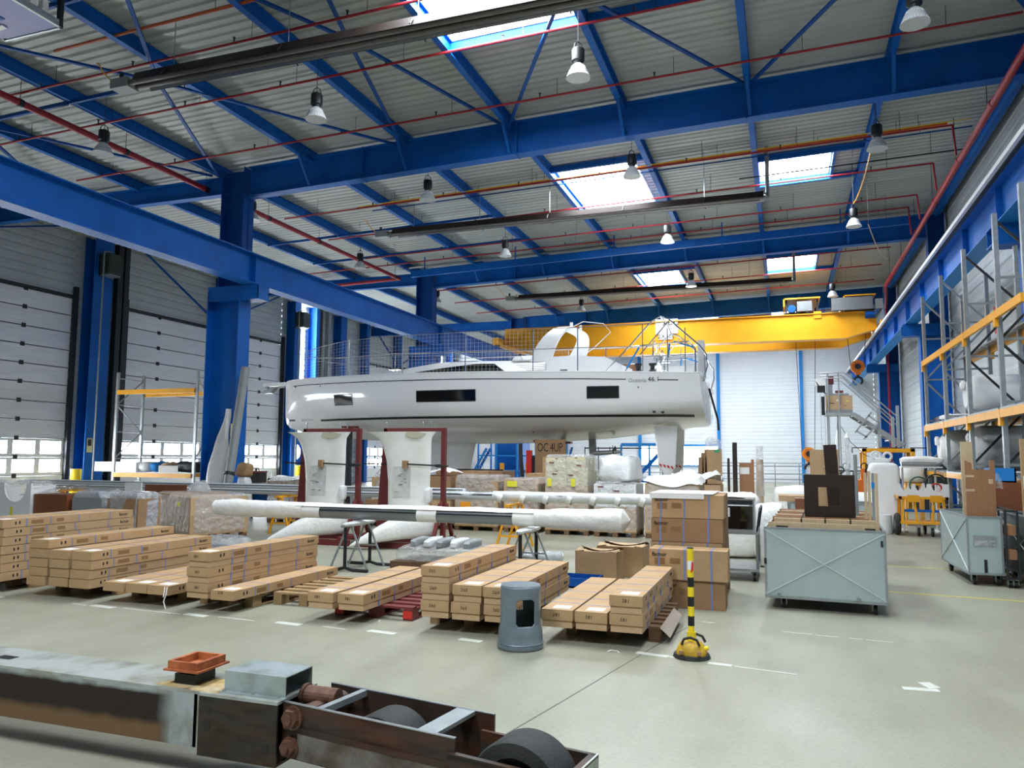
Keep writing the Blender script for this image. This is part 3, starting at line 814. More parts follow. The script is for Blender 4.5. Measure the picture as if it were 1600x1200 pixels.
single('foam_sheet', MB().box(-.4, .3, 0, .8, 0, .012).box(-.4, .2, -.01, 0, -.05, .012), M_WHITE, 'thin white foam sheet lying on top of the carton tower', 'sheet', (-1.05, 8.87, 1.182))
def open_carton(label, x, y, w, d, h, rz):
    t = thing('open_carton', label, 'carton', (x, y, 0), rz, 'open cartons behind the stacks')
    b = MB().box(-w / 2, w / 2, -d / 2, d / 2, 0, .006)
    b.box(-w / 2, w / 2, -d / 2, -d / 2 + .006, 0, h).box(-w / 2, w / 2, d / 2 - .006, d / 2, 0, h).box(-w / 2, -w / 2 + .006, -d / 2, d / 2, 0, h).box(w / 2 - .006, w / 2, -d / 2, d / 2, 0, h)
    obj('body', b, M_CARD, t)
    def flap(n, p0, p1, out, up):
        p0, p1 = Vector(p0), Vector(p1); o = Vector(out)
        N = 8; vs = []
        for i in range(N + 1):
            u = i / N; s = sin(pi * u)
            vs += [p0.lerp(p1, u), p0.lerp(p1, u) + o * (1 - .25 * s) + Vector((0, 0, up * (1 - 1.3 * s)))]
        m = MB().add(vs, [(2 * i, 2 * i + 2, 2 * i + 3, 2 * i + 1) for i in range(N)])
        obj(n, m, M_CARD2, t, fix=False)
    flap('flap', (-w / 2, -d / 2, h), (w / 2, -d / 2, h), (0, d * .42, 0), .03)
    flap('flap', (-w / 2, d / 2, h), (w / 2, d / 2, h), (0, -d * .4, 0), .05)
    flap('flap', (-w / 2, -d / 2, h), (-w / 2, d / 2, h), (w * .2, 0, 0), .015)
    flap('flap', (w / 2, -d / 2, h), (w / 2, d / 2, h), (-w * .2, 0, 0), .015)
open_carton('open cardboard box with sagging flaps beside the seven-carton stack', -2.3, 10.05, .55, .4, .38, -.04)
open_carton('second open cardboard box with raised flap, tucked behind the first', -2.1, 10.62, .62, .5, .4, -.02)
single('blue_tray', MB().box(-.3, .3, -.2, .2, 0, .02).box(-.3, .3, -.2, -.18, 0, .12).box(-.3, .3, .18, .2, 0, .12).box(-.3, -.28, -.2, .2, 0, .12).box(.28, .3, -.2, .2, 0, .12), M_BLUE2, 'dark blue plastic tray on the floor by the open cardboard box', 'tray', (-2.48, 9.5, 0))
single('flat_carton', MB().box(-.55, .55, -.35, .35, 0, .1).box(.15, .25, -.351, .351, 0, .102), M_CARD, 'flat brown cardboard carton lying behind the three-carton stack', 'carton', (-6.9, 9.0, .001), -.1)
fl_ = bpy.data.objects['flat_carton']

# ------------------------------------------------------------------ grey drum with a cut-out
dr = thing('steel_drum_stand', 'grey painted steel drum with a rounded window cut in its side', 'drum', (-2.13, 6.315, 0), radians(34))
def drum_wall():
    prof = [(0, .188), (.012, .194), (.045, .194), (.055, .188), (.12, .186), (.15, .184), (.19, .173), (.2, .17), (.5, .17), (.515, .166)]
    n = 180; vs, fs = [], []
    zs = sorted(set([0, .012, .045, .055, .12, .15, .19, .2, .45, .5, .515] + [round(.2 + .006 * k, 4) for k in range(41)]))
    def rad(z):
        for (a, ra), (b, rb) in zip(prof[:-1], prof[1:]):
            if a <= z <= b: return ra + (rb - ra) * (z - a) / (b - a)
        return prof[-1][1]
    for z in zs:
        for k in range(n):
            a = 2 * pi * k / n; vs.append((rad(z) * cos(a), rad(z) * sin(a), z))
    for i in range(len(zs) - 1):
        zc = (zs[i] + zs[i + 1]) / 2
        for k in range(n):
            a = (2 * pi * (k + .5) / n + pi) % (2 * pi) - pi     # window centred on -y
            da = abs((a + pi / 2 + pi) % (2 * pi) - pi)
            ex = max(0, abs(zc - .305) - .065) / .045; lim = .5 - .26 * (1 - sqrt(max(0, 1 - ex * ex)))
            if .195 < zc < .415 and da < lim and ex < 1: continue
            if .28 < zc < .4 and abs(da - pi) < .4: continue
            fs.append((i * n + k, i * n + (k + 1) % n, (i + 1) * n + (k + 1) % n, (i + 1) * n + k))
    return MB().add(vs, fs)
dw = obj('shell', drum_wall(), M_DRUM, dr, True)
sm = dw.modifiers.new('wall', 'SOLIDIFY'); sm.thickness = .006; sm.offset = -1
obj('lid', MB().cyl((0, 0, .513), (0, 0, .519), .166, 40), M_DRUM, dr)
obj('rib_ring', MB().ring((0, 0, .05), .192, .007, 'z', 40, 6), M_DRUM, dr)

# ------------------------------------------------------------------ yellow and black bollard
bo = thing('warning_bollard', 'yellow and black striped warning post in a scuffed yellow base', 'bollard', (-.74, 6.5, 0))
N_ = 9
for k in range(N_):
    z0 = .17 + .69 * k / N_; z1 = .17 + .69 * (k + 1) / N_
    if k % 2 == 0 or k == 7: obj('yellow_band', MB().cyl((0, 0, z0), (0, 0, z1), .0255, 18), M_YEL2, bo, True)
    else: obj('black_band', MB().cyl((0, 0, z0), (0, 0, z1), .0258, 18).box(-.003, .003, -.0262, -.02, z0, z1), M_BLACK, bo, True)
obj('white_reflector', MB().cyl((0, 0, .69), (0, 0, .76), .0262, 18), M_WHITE, bo, True)
obj('red_reflector', MB().prism([(.004, .665), (.0255, .69), (.0255, .76), (.012, .745)], XZ, -.0285, -.012), M_REDB, bo)
obj('cap', MB().cyl((0, 0, .86), (0, 0, .868), .0262, 18), M_BLACK, bo)
obj('base', lump(.272, .25, .135, .012, 26, 10, .6, 3, 8, .6), mat('scuffed_yellow_base', 'cba11c', .6, 0, .35, 18, .2, 30), bo, True)
obj('base_rim', MB().cyl((0, 0, 0), (0, 0, .03), .148, 26, .14), M_RUBBER, bo)
obj('socket', MB().cyl((0, 0, .12), (0, 0, .2), .036, 18), M_YEL2, bo)
for q, (cx, cy, rz) in enumerate(((0, -.075, 0), (.03, .075, .4))):
    hd = MB().tube([(-.07 + cx, cy, .11), (-.05 + cx, cy - .012, .155), (cx, cy - .02, .172), (.05 + cx, cy - .012, .155), (.07 + cx, cy, .11)], .0105, 8)
    obj('handle', hd, M_RUBBER, bo, True)
obj('knob', MB().cyl((.1, -.01, .075), (.135, -.01, .085), .016, 10), M_YEL2, bo)
for x0, x1 in ((-.085, -.055), (.055, .085)):
    obj('wear_pad', MB().box(x0, x1, -.128, -.1, .045, .07), M_CARDD, bo)
# floor litter
for n, (x, y, s, lab) in enumerate(((-1.36, 6.42, .05, 'scrap of white cord on the floor before the four-carton stack'), (-.86, 6.15, .02, 'tiny scrap of white paper on the open floor'), (-3.72, 6.78, .03, 'crumpled white scrap beside the red pallet block'))):
    single('litter_scrap', MB().tube([(x_ * s, y_ * s, .004 + z_ * s * .3) for x_, y_, z_ in ((-1, 0, 0), (-.4, .5, .6), (.1, -.3, 1), (.6, .4, .5), (1, -.2, 0))], s * .09, 4), M_PAPER, lab, 'scrap', (x, y, 0), n * 1.1)
sc = thing('cardboard_scrap', 'torn strip of brown cardboard leaning on the dark pallet by the bollard', 'scrap', (-1.045, 7.15, .012))
obj('strip', MB().add([(.0, -.3, .12), (.0, .6, .13), (.075, .6, .07), (.085, -.28, .04)], [(0, 1, 2, 3)]), mat('grey_card', '9a8d80', .8), sc, fix=False)
# ------------------------------------------------------------------ steel wheel beam in the foreground
def rusty(name, base, rust, dark, sc, p0=.42, p1=.6, rough=.55, metal=.35, st=(1, 1, 1), line=None):
    """bare or galvanised plate with patches of rust and grime that keep their own outline"""
    m = bpy.data.materials.new(name); m.use_nodes = True
    nt = m.node_tree; b = nt.nodes['Principled BSDF']; L = nt.links.new
    tc = nt.nodes.new('ShaderNodeTexCoord'); mp = nt.nodes.new('ShaderNodeMapping'); mp.inputs['Scale'].default_value = st
    L(tc.outputs['Object'], mp.inputs['Vector'])
    def nr(scale, c0, c1, a, e):
        n = nt.nodes.new('ShaderNodeTexNoise'); n.inputs['Scale'].default_value = scale; n.inputs['Detail'].default_value = 8
        L(mp.outputs['Vector'], n.inputs['Vector'])
        r = nt.nodes.new('ShaderNodeValToRGB'); L(n.outputs['Fac'], r.inputs['Fac'])
        r.color_ramp.elements[0].position = a; r.color_ramp.elements[1].position = e
        r.color_ramp.elements[0].color = (*hx(c0), 1); r.color_ramp.elements[1].color = (*hx(c1), 1)
        return r
    base_r = nr(sc, rust, base, p0, p1)
    grime = nr(sc * 2.2, dark, 'ffffff', .3, .55)
    mx = nt.nodes.new('ShaderNodeMixRGB'); mx.blend_type = 'MULTIPLY'; mx.inputs['Fac'].default_value = .8
    L(base_r.outputs['Color'], mx.inputs['Color1']); L(grime.outputs['Color'], mx.inputs['Color2'])
    out = mx.outputs['Color']
    if line:
        # a burnt dark field with a rust-run zone below it, ragged at its end
        x_end, z_top, z_mid, cd, cr = line
        sp = nt.nodes.new('ShaderNodeSeparateXYZ'); L(tc.outputs['Object'], sp.inputs['Vector'])
        nn = nt.nodes.new('ShaderNodeTexNoise'); nn.inputs['Scale'].default_value = 9; nn.inputs['Detail'].default_value = 6
        L(tc.outputs['Object'], nn.inputs['Vector'])
        def less(sock, val, soft, k):
            ad = nt.nodes.new('ShaderNodeMath'); ad.operation = 'MULTIPLY_ADD'; ad.inputs[1].default_value = k; L(nn.outputs['Fac'], ad.inputs[0]); L(sock, ad.inputs[2])
            r = nt.nodes.new('ShaderNodeMapRange'); r.inputs['From Min'].default_value = val + soft + k * .5; r.inputs['From Max'].default_value = val - soft + k * .5
            L(ad.outputs[0], r.inputs['Value']); return r.outputs['Result']
        fx = less(sp.outputs['X'], x_end, .05, .12)
        ft = less(sp.outputs['Z'], z_top, .01, .02)
        fm = less(sp.outputs['Z'], z_mid, .02, .05)
        def mul(a_, b_):
            q = nt.nodes.new('ShaderNodeMath'); q.operation = 'MULTIPLY'; L(a_, q.inputs[0]); L(b_, q.inputs[1]); return q.outputs[0]
        dk = nt.nodes.new('ShaderNodeMixRGB'); dk.inputs['Color2'].default_value = (*hx(cd), 1); L(mul(fx, ft), dk.inputs['Fac']); L(out, dk.inputs['Color1'])
        rs = nt.nodes.new('ShaderNodeMixRGB'); rs.inputs['Color2'].default_value = (*hx(cr), 1); L(mul(fx, fm), rs.inputs['Fac']); L(dk.outputs['Color'], rs.inputs['Color1'])
        out = rs.outputs['Color']
    L(out, b.inputs['Base Color'])
    b.inputs['Roughness'].default_value = rough; b.inputs['Metallic'].default_value = metal
    return m
M_BEAM = rusty('stained_zinc_beam', 'a3a8a4', '8f8a76', 'b0a48c', 2.2, .3, .5, .5, .3)
M_BEAMS = rusty('burnt_beam_side', '9aa3a3', '847c6a', 'a8a090', 3, .3, .5, .5, .3, line=(-.68, .385, .235, '241a15', '6b5238'))
M_PLATE = rusty('dark_rusted_plate', '33302c', '42301f', '8a7c70', 3.5, .3, .6, .5, .4, (1, 1, 3))
M_SIDE = rusty('rust_brown_plate', '3a332e', '52301f', '8a8078', 2.6, .38, .58, .5, .4, (.5, 1, 4))
M_ORUST = rusty('orange_rust', 'b56a3c', '8c4625', 'c0a898', 7, .4, .6, .75, .1)
M_NUT = rusty('brown_rust', '6a4a38', '4c3226', 'b0a098', 9, .35, .6, .6, .2)
M_ZINC = rusty('zinc_sheet', 'a7b2b4', '9fae9c', 'c8c8bc', 4, .3, .5, .35, .5)
ax = thing('wheeled_steel_beam', 'heavy rust-stained steel beam ending in a wheel bogie in the front corner', 'beam', (-2.31, 3.24, 0))
obj('beam_top', MB().box(-4.4, -.46, 0, .31, .405, .42), M_BEAM, ax)
obj('beam_side', MB().box(-4.4, -.48, 0, .012, .15, .405).box(-4.4, -.48, .298, .31, .15, .405).box(-4.4, -.48, .012, .298, .15, .162), M_BEAMS, ax)
obj('weld_plate', MB().box(-.50, -.46, .0, .31, .13, .405), M_BEAM, ax)
pl_ = MB().box(-.46, 0, -.012, .0, .12, .405).box(-.46, 0, .31, .322, .12, .405).box(-.46, 0, .0, .31, .12, .132)
cp = obj('coupling_plate', pl_, M_PLATE, ax)
obj('coupling_top', MB().box(-.46, 0, -.012, .322, .405, .42), M_BEAM, ax)
for x, z in ((-.4, .34), (-.405, .265), (-.06, .2)):
    obj('bolt_hole', MB().cyl((x, -.0135, z), (x, -.012, z), .019, 18), M_BLACK, cp)
obj('slot_hole', MB().add([(-2.02, .1, .4212), (-1.9, .1, .4212), (-1.9, .165, .4212), (-2.02, .165, .4212)], [(0, 1, 2, 3)]), M_BLACK, ax, fix=False)
obj('rust_bloom', MB().add([(-.78, .02, .4208), (-.36, .0, .4208), (-.36, .22, .4208), (-.7, .2, .4208)], [(0, 1, 2, 3)]), rusty('ochre_stain', 'a8905a', 'a89c84', 'c0b090', 9, .3, .6, .7, .05), ax, fix=False)
# socket with a flange, orange rust
so = obj('socket', MB().box(-.69, -.56, .07, .22, .42, .47).box(-.675, -.575, .085, .205, .47, .49), M_DARK, ax)
fz = MB()
for (a, b_, c, d) in ((-.72, -.53, .05, .065), (-.72, -.53, .245, .26), (-.72, -.7, .065, .245), (-.55, -.53, .065, .245)):
    fz.box(a, b_, c, d, .495, .535)
fz.box(-.735, -.515, .035, .275, .488, .497)
obj('socket_flange', fz, M_ORUST, so)
# cover box over the joint
cv = MB().box(-.36, .0, .05, .055, .42, .515).box(-.36, .0, .27, .275, .42, .515).box(-.36, .0, .05, .275, .515, .52).box(-.36, -.355, .055, .27, .42, .515)
cv.box(-.37, .01, .02, .05, .42, .425)
obj('cover_box', cv, M_ZINC, ax)
for x in (-.35, -.18, -.03):
    obj('cover_screw', MB().cyl((x, .035, .424), (x, .035, .432), .008, 8), M_STEEL, ax)
# bogie frame, turned a little
bg = obj('bogie_frame', MB().box(0, .97, 0, .012, .16, .415).box(0, .97, .345, .357, .2, .415).box(.0, .012, .012, .345, .16, .38), M_SIDE, ax)
bg.location = (.0, .03, 0); bg.rotation_euler = (0, .01, -.145)
obj('frame_rim', MB().box(0, .97, -.002, .014, .413, .4175).box(0, .97, .343, .359, .413, .4175), M_STEEL, bg)
obj('cross_bar', MB().box(.2, .235, .012, .345, .385, .415), M_GALV, bg)
obj('cross_bar', MB().box(.77, .87, .012, .345, .398, .416), M_GALV, bg)
obj('weld_seam', MB().box(.01, .96, -.006, 0, .285, .312), M_SIDE, bg)
for x, z, r in ((.07, .35, .045), (.06, .215, .04), (.83, .17, .035)):
    obj('axle_nut', MB().cyl((x, -.012, z), (x, 0, z), r * 1.25, 20).cyl((x, -.04, z), (x, -.012, z), r, 6).cyl((x, -.05, z), (x, -.04, z), r * .55, 14), M_NUT, bg)
obj('shaft_pin', MB().cyl((.1, .05, .345), (.1, .32, .345), .055, 20).cyl((.1, .03, .345), (.1, .05, .345), .06, 20), M_SIDE, bg)
obj('lower_zone', MB().box(.1, .955, -.004, 0, .165, .284), rusty('dull_grey_zone', '77746d', '4c3d33', 'a09890', 4, .35, .6, .55, .3), bg)
obj('motor_pipe', MB().cyl((-.02, .17, .4), (.17, .2, .4), .048, 20).cyl((-.02, .17, .4), (.0, .172, .4), .055, 20), M_NUT, bg)
def wheel(x, y, z, r, w, name='wheel'):
    m = Matrix.Translation((x, y, z)) @ Matrix.Rotation(pi / 2, 4, 'X')
    p = [(.02, -w / 2 + .03), (r * .6, -w / 2 + .03), (r * .64, -w / 2 + .005), (r * .74, -w / 2 + .02), (r * .76, -w / 2), (r * .97, -w / 2), (r, -w / 2 + .015), (r, w / 2 - .015), (r * .97, w / 2), (r * .7, w / 2), (r * .6, w / 2 - .03), (.02, w / 2 - .03)]
    return MB().lathe(p, n=48, m=m)
obj('wheel', wheel(.5, .18, .205, .2, .2), M_RUBBER, bg, True)
le = obj('lower_frame', MB().box(.9, 1.46, 0, .012, .16, .36).box(.9, 1.46, .29, .302, .16, .36).box(1.44, 1.46, .012, .29, .1, .36), M_SIDE, ax)
le.location = (.03, .02, -.0); le.rotation_euler = (0, .02, -.145)
obj('frame_rim', MB().box(.9, 1.46, -.012, .014, .36, .366).box(1.43, 1.47, .0, .302, .36, .366).box(.9, 1.46, .29, .31, .36, .366), M_SIDE, le)
obj('end_plate', MB().box(1.46, 1.468, -.01, .31, .08, .368), M_ZINC, le)
obj('wheel', wheel(1.2, .15, .225, .22, .2), M_RUBBER, le, True)

# ------------------------------------------------------------------ wrapped mast on trestles
def mast(label, x0, x1, y, z, r, wraps, name='mast', rz=0.0, seed=1, m=None, tapes=(), cover=True, group=None):
    t = thing(name, label, 'mast', (x0, y, z), rz, group)
    L_ = x1 - x0
    mm = MB()
    def fn(i, j):
        a = 2 * pi * i / 18
        return (L_ * j, r * .85 * cos(a), r * sin(a))
    mm.grid(18, 2, fn, True)
    mm.add([(0, r * .85 * cos(2 * pi * i / 18), r * sin(2 * pi * i / 18)) for i in range(18)], [tuple(range(18))]).add([(L_, r * .85 * cos(2 * pi * i / 18), r * sin(2 * pi * i / 18)) for i in range(18)], [tuple(range(18))])
    obj('mast_tube', mm, m or mat('anodised_grey_' + name + str(seed), '8c9194', .32, .5, .1, 3), t, True)
    obj('sail_track', MB().box(.1, L_ - .1, -r * .86 - .004, -r * .8, r * .25, r * .4), M_DARK, t)
    if cover:
        n = max(12, int(L_ / .12))
        off = Vector((seed * 3.3, 0, 0))
        def top(i, j):
            x = L_ * i / (n - 1); a = .62 + (pi - .5) * j / 9
            rr = r * 1.16 * (1 + .16 * NZ.noise(Vector((x * 2.2, a * 1.5, 0)) + off) + .08 * NZ.noise(Vector((x * 7, a * 3, 4)) + off))
            return (x, rr * .9 * cos(a) * -1, rr * sin(a) + .012)
        obj('wrap_cover', MB().grid(n, 10, top), M_WRAP, t, True, fix=False)
    for q, (a, b_, s, taper) in enumerate(wraps):
        n = max(10, int((b_ - a) / .08))
        off = Vector((seed * 9.1 + q * 5, 2, 0))
        def sl(i, j):
            u = j / (n - 1); x = a + (b_ - a) * u; an = 2 * pi * i / 18
            e = 1.0
            if taper < 0: e = min(1, .72 + 1.2 * u) if u < .25 else 1 - .22 * u
            if taper > 0: v = 1 - u; e = min(1, sqrt(max(0, 1 - max(0, (.1 - v) / .1) ** 2)) + .12) if v < .1 else 1 - .25 * v
            rr = r * s * e * (1 + .12 * NZ.noise(Vector((x * 4, an, 1)) + off))
            return (x, rr * .9 * cos(an), rr * sin(an) + r * .22 * (s - 1))
        obj('end_wrap', MB().grid(18, n, sl, True), M_WRAP, t, True, fix=False)
    for x in tapes:
        obj('tape_band', MB().lathe([(r * 1.03, 0), (r * 1.03, .3)], n=18, m=Matrix.Translation((x, 0, 0)) @ Matrix.Rotation(pi / 2, 4, 'Y')), M_PAPER, t, True, fix=False)
    return t
m1 = mast('thick grey mast part wrapped in white foam, lying on the black front trestles', -8.15, -1.95, 9.8, .775, .095, [(-.1, 1.5, 1.5, -1), (5.05, 6.3, 1.62, 1)], seed=1, tapes=(1.5, 3.35, 4.75, 5.5))
def black_trestle(label, x, y, seed):
    t = thing('tube_trestle', label, 'trestle', (x, y, 0), 0, 'black tube trestles under the front mast')
    H = .64
    for q, yy in enumerate((-.34, .34)):
        b = MB().tube([(0, yy, .03), (0, yy, .3), (0, yy, H - .02)], .024, 10)
        obj('upright', b, M_BLACK, t, True)
        obj('foot', MB().tube([(-.36, yy, .022), (-.12, yy, .022), (0, yy, .05), (.12, yy, .022), (.36, yy, .022)], .022, 8), M_BLACK, t, True)
    for yy in (-.24, .24):
        for s in (-1, 1):
            obj('leg', MB().bar((s * .02, yy, H - .01), (s * .27, yy + s * .05, .0), .035, .02), M_GALV, t)
        obj('stretcher', MB().bar((-.15, yy, .3), (.15, yy, .3), .02, .02), M_GALV, t)
    obj('top_bar', MB().bar((0, -.42, H - .02), (0, .42, H - .02), .05, .04), M_GALV, t)
    obj('wrapped_pad', lump(.16, .86, .06, .02, 12, 8, .6, seed, 9, 1, H - .04), M_WRAPG, t, True)
    return t
black_trestle('black tube trestle with film-wrapped top under the mast, on the door side', -5.75, 9.8, 2)
black_trestle('black tube trestle with film-wrapped top under the mast, near the open boxes', -3.2, 9.8, 5)
# two thin far tubes on yellow trestles
def tube_run(label, x0, x1, y, z, r, wrap=None, seed=3, group='aluminium tubes on yellow trestles'):
    t = thing('aluminium_tube', label, 'tube', (x0, y, z), 0, group)
    L_ = x1 - x0
    obj('tube', MB().cyl((0, 0, 0), (L_, 0, 0), r, 14), mat('bright_aluminium_%d' % seed, 'cdd3d6', .3, .25, .05, 2), t, True)
    obj('groove', MB().box(.05, L_ - .05, -r - .003, -r + .012, r * .3, r * .55), M_DARK, t)
    obj('end_cap', MB().cyl((-.02, 0, 0), (.12, 0, 0), r * 1.1, 14), M_WHITE, t, True)
    if wrap:
        a, b_ = wrap; n = int((b_ - a) / .1); off = Vector((seed, 7, 1))
        def fn(i, j):
            x = a + (b_ - a) * j / (n - 1); an = 2 * pi * i / 14
            rr = r * (1.1 + .22 * max(0, sin(an)) * (1 + NZ.noise(Vector((x * 5, an, 2)) + off)))
            return (x, rr * cos(an), rr * sin(an))
        obj('film_wrap', MB().grid(14, n, fn, True), M_WRAPG, t, True, fix=False)
        for k in range(int((b_ - a) / .42)):
            obj('tape_band', MB().lathe([(r * 1.35, 0), (r * 1.35, .09)], n=14, m=Matrix.Translation((a + .1 + k * .42, 0, 0)) @ Matrix.Rotation(pi / 2 + .35, 4, 'Y')), M_PAPER, t, True, fix=False)
    return t
tube_run('long bright aluminium tube running from the doors behind the white keels', -17.0, -5.7, 13.64, .925, .055, seed=3)
tube_run('second bright aluminium tube, just below and before the first', -15.9, -6.2, 13.5, .828, .055, seed=4)
tube_run('aluminium tube wrapped in white film towards the carton tower', -6.6, -1.7, 13.0, .875, .075, (1.7, 4.85), seed=5)
def yellow_trestle(label, x, y, h=.79, m=M_YEL):
    t = thing('yellow_trestle', label, 'trestle', (x, y, 0), 0, 'yellow trestles under the tubes')
    for yy in (-.3, .3):
        for s in (-1, 1):
            obj('leg', MB().bar((s * .03, yy, h - .03), (s * .24, yy, 0), .04, .035), m, t)
        obj('stretcher', MB().bar((-.17, yy, .22), (.17, yy, .22), .03, .03), m, t)
    obj('top_bar', MB().box(-.045, .045, -.42, .42, h - .04, h), m, t)
    return t
yellow_trestle('yellow steel trestle under the film-wrapped tube, nearest the keels', -4.5, 13.0, .762)
yellow_trestle('yellow steel trestle under the film-wrapped tube, beside the carton tower', -1.85, 13.0, .742)
for x, n in ((-15.4, 'farthest towards the doors'), (-11.9, 'behind the wrapped carton pallet'), (-9.6, 'behind the first keel')):
    t = yellow_trestle('yellow steel trestle under the two long tubes, ' + n, x, 13.58, .77)
    obj('riser', MB().box(-.04, .04, .02, .1, .77, .868), M_YEL, t)
t = yellow_trestle('yellow steel trestle under the two long tubes, between the keels', -6.9, 13.58, .77)
obj('riser', MB().box(-.04, .04, .02, .1, .77, .868), M_YEL, t)
obj('film_tail', drape(-.75, .1, -.5, -.3, .45, .12, 14, 3, 4), M_FILM, bpy.data.objects['aluminium_tube.002'], True, (1.9, 0, -.5))

# ------------------------------------------------------------------ white keels in oxide red frames
def keel_stand(label, x, y, rz=0.0):
    t = thing('keel_stand', label, 'frame', (x, y, 0), rz, 'red keel stands')
    H = 2.07
    obj('post', MB().bar((.62, 0, .1), (.62, 0, H), .075, .09), M_REDOX, t)
    obj('post', MB().prism([(-.5, H), (-.57, H), (-.7, .1), (-.42, .1)], XZ, -.04, .04), M_REDOX, t)
    obj('top_bar', MB().box(-.57, .66, -.04, .04, H - .045, H + .015), M_REDOX, t)
    for yy in (-.55, .42):
        obj('base_beam', MB().box(-.8, .78, yy - .05, yy + .05, 0, .1), M_REDOX, t)
    for xx in (-.56, .62):
        obj('base_beam', MB().box(xx - .05, xx + .05, -.6, .47, .1, .15), M_REDOX, t)
    for s in (-1, 1):
        obj('gusset', MB().bar((.62, s * .05, .78), (.62, s * .4, .16), .06, .05), M_REDOX, t)
        if s > 0: obj('gusset', MB().bar((-.56, s * .05, .62), (-.56, s * .4, .16), .06, .05), M_REDOX, t)
    obj('gusset_plate', MB().prism([(.54, .75), (.7, .75), (.74, .5), (.5, .5)], XZ, -.05, .05), M_REDOX, t)
    obj('clamp_rod', MB().cyl((.05, -.3, 1.44), (.84, -.3, 1.41), .014, 8).cyl((.66, -.3, 1.415), (.7, -.3, 1.413), .03, 8).box(.6, .66, -.31, -.04, 1.39, 1.44), M_BLACK, t)
    obj('clamp_rod', MB().cyl((-.95, -.06, 1.44), (-.5, -.06, 1.43), .014, 8), M_BLACK, t)
    obj('clamp_pad', MB().box(-.02, .06, -.36, -.275, 1.37, 1.5), M_CARDD, t)
    for xx in (-.52, .22, .36):
        obj('keel_bolt', MB().cyl((xx, 0, H + .015), (xx, 0, H + .13), .012, 8).cyl((xx, 0, H + .1), (xx, 0, H + .13), .025, 6), M_STEEL, t)
    return t
def keel(label, x, y, seed):
    t = thing('keel', label, 'keel', (x, y, .155), 0, 'white keels')
    # fin: chord shrinks below a flared root, lens section
    prof = [(.36, -.36, .44, .16), (.6, -.37, .44, .15), (1.0, -.38, .45, .13), (1.35, -.42, .46, .12), (1.6, -.5, .46, .12), (1.75, -.6, .47, .125), (1.82, -.72, .52, .15), (1.86, -.82, .55, .16)]
    n = 24
    def fn(i, j):
        z, a, b_, th = prof[j]; c = cos(2 * pi * i / n); s = sin(2 * pi * i / n)
        x_ = (a + b_) / 2 + (b_ - a) / 2 * c
        return (x_, th / 2 * math.copysign(abs(s) ** .8, s) * (1 - .35 * c), z)
    b = MB().grid(n, len(prof), fn, True)
    b.add([fn(i, len(prof) - 1) for i in range(n)], [tuple(range(n))])
    obj('fin', b, mat('keel_white_%d' % seed, 'f0f0ec', .45, 0, .05, 3, .12, 5, col2='e2e0d6'), t, True, angle=60)
    # wedge bulb, pointed towards the doors
    P0, P1 = Vector((.42, -.06)), Vector((-.62, -.86))
    dd = (P1 - P0); nn = Vector((dd.y, -dd.x)).normalized()
    pr = [(1.0, .012, -.1, -.08), (.9, .06, -.085, .02), (.62, .16, -.035, .24), (.35, .21, 0, .42), (.1, .2, .01, .5), (-.06, .13, .03, .5), (-.14, .03, .1, .4)]
    def fb(i, j):
        q, w, z0, z1 = pr[j]; a = 2 * pi * i / 18
        c = P0 + dd * q + nn * (w * math.copysign(abs(cos(a)) ** .6, cos(a)))
        return (c.x, c.y, (z0 + z1) / 2 + (z1 - z0) / 2 * math.copysign(abs(sin(a)) ** .7, sin(a)))
    obj('bulb', MB().grid(18, len(pr), fb, True), M_WRAP, t, True, angle=70)
    obj('foam_corner', lump(.12, .14, .26, .02, 10, 8, .5, seed, 8, 1, .62), M_WHITE, t, True, (.43, -.02, 0))
    pp = obj('document_pouch', MB().box(-.24, .1, -.083, -.08, .7, 1.24), mat('creased_pouch_%d' % seed, 'd6d6d2', .4, 0, .2, 7, .5, 12), t)
    bl = MB()
    rr = random.Random(seed)
    for k in range(9):
        u, v = rr.uniform(-.22, 0), rr.uniform(.78, 1.1)
        bl.box(u, u + rr.uniform(.02, .09), -.085, -.083, v, v + rr.uniform(.006, .03))
    obj('printed_drawing', bl, M_GREYPL, pp)
    obj('stain', MB().prism([(-.02, 1.79), (.12, 1.74), (.3, 1.76), (.4, 1.82), (.2, 1.86), (.0, 1.85)], XZ, -.078, -.0765), mat('grease_stain_%d' % seed, 'bdb79f', .6), t)
    return t
for x, s, la, lb in ((-8.05, 1, 'white wrapped keel fin standing in the red frame nearer the doors', 'oxide red steel frame holding the keel nearer the doors'), (-6.33, 2, 'white wrapped keel fin standing in the red frame nearer the carton tower', 'oxide red steel frame holding the keel nearer the carton tower')):
    keel_stand(lb, x, 12.62)
    keel(la, x, 12.43, s)

# ------------------------------------------------------------------ bundles wrapped in film on the floor
wb_ = thing('film_bundle', 'row of film-wrapped steel parts on a flat pallet behind the carton stacks', 'bundle', (-4.5, 10.42, 0), .06)
obj('board', MB().box(-.85, .85, -.4, .4, 0, .1), M_WOODD, wb_)
obj('film', lump(1.7, .8, .2, .03, 30, 9, .3, 4, 4, .97, .1), M_FILM, wb_, True)
for k in range(5):
    obj('wrapped_fitting', lump(.16, .6, .14, .02, 10, 8, .6, k, 9, 1, .27), M_WRAPG if k % 2 else M_GREYPL, wb_, True, (-.55 + k * .2, 0, 0))
fb_ = thing('film_roll_bundle', 'small cylinder wrapped in milky film on the floor by the yellow trestle', 'bundle', (-3.45, 11.2, 0), .1)
obj('roll', MB().cyl((-.3, 0, .09), (.3, 0, .09), .085, 14), M_GREYPL, fb_, True)
obj('film', lump(.7, .24, .19, .03, 16, 8, .6, 9, 8), M_FILM, fb_, True)
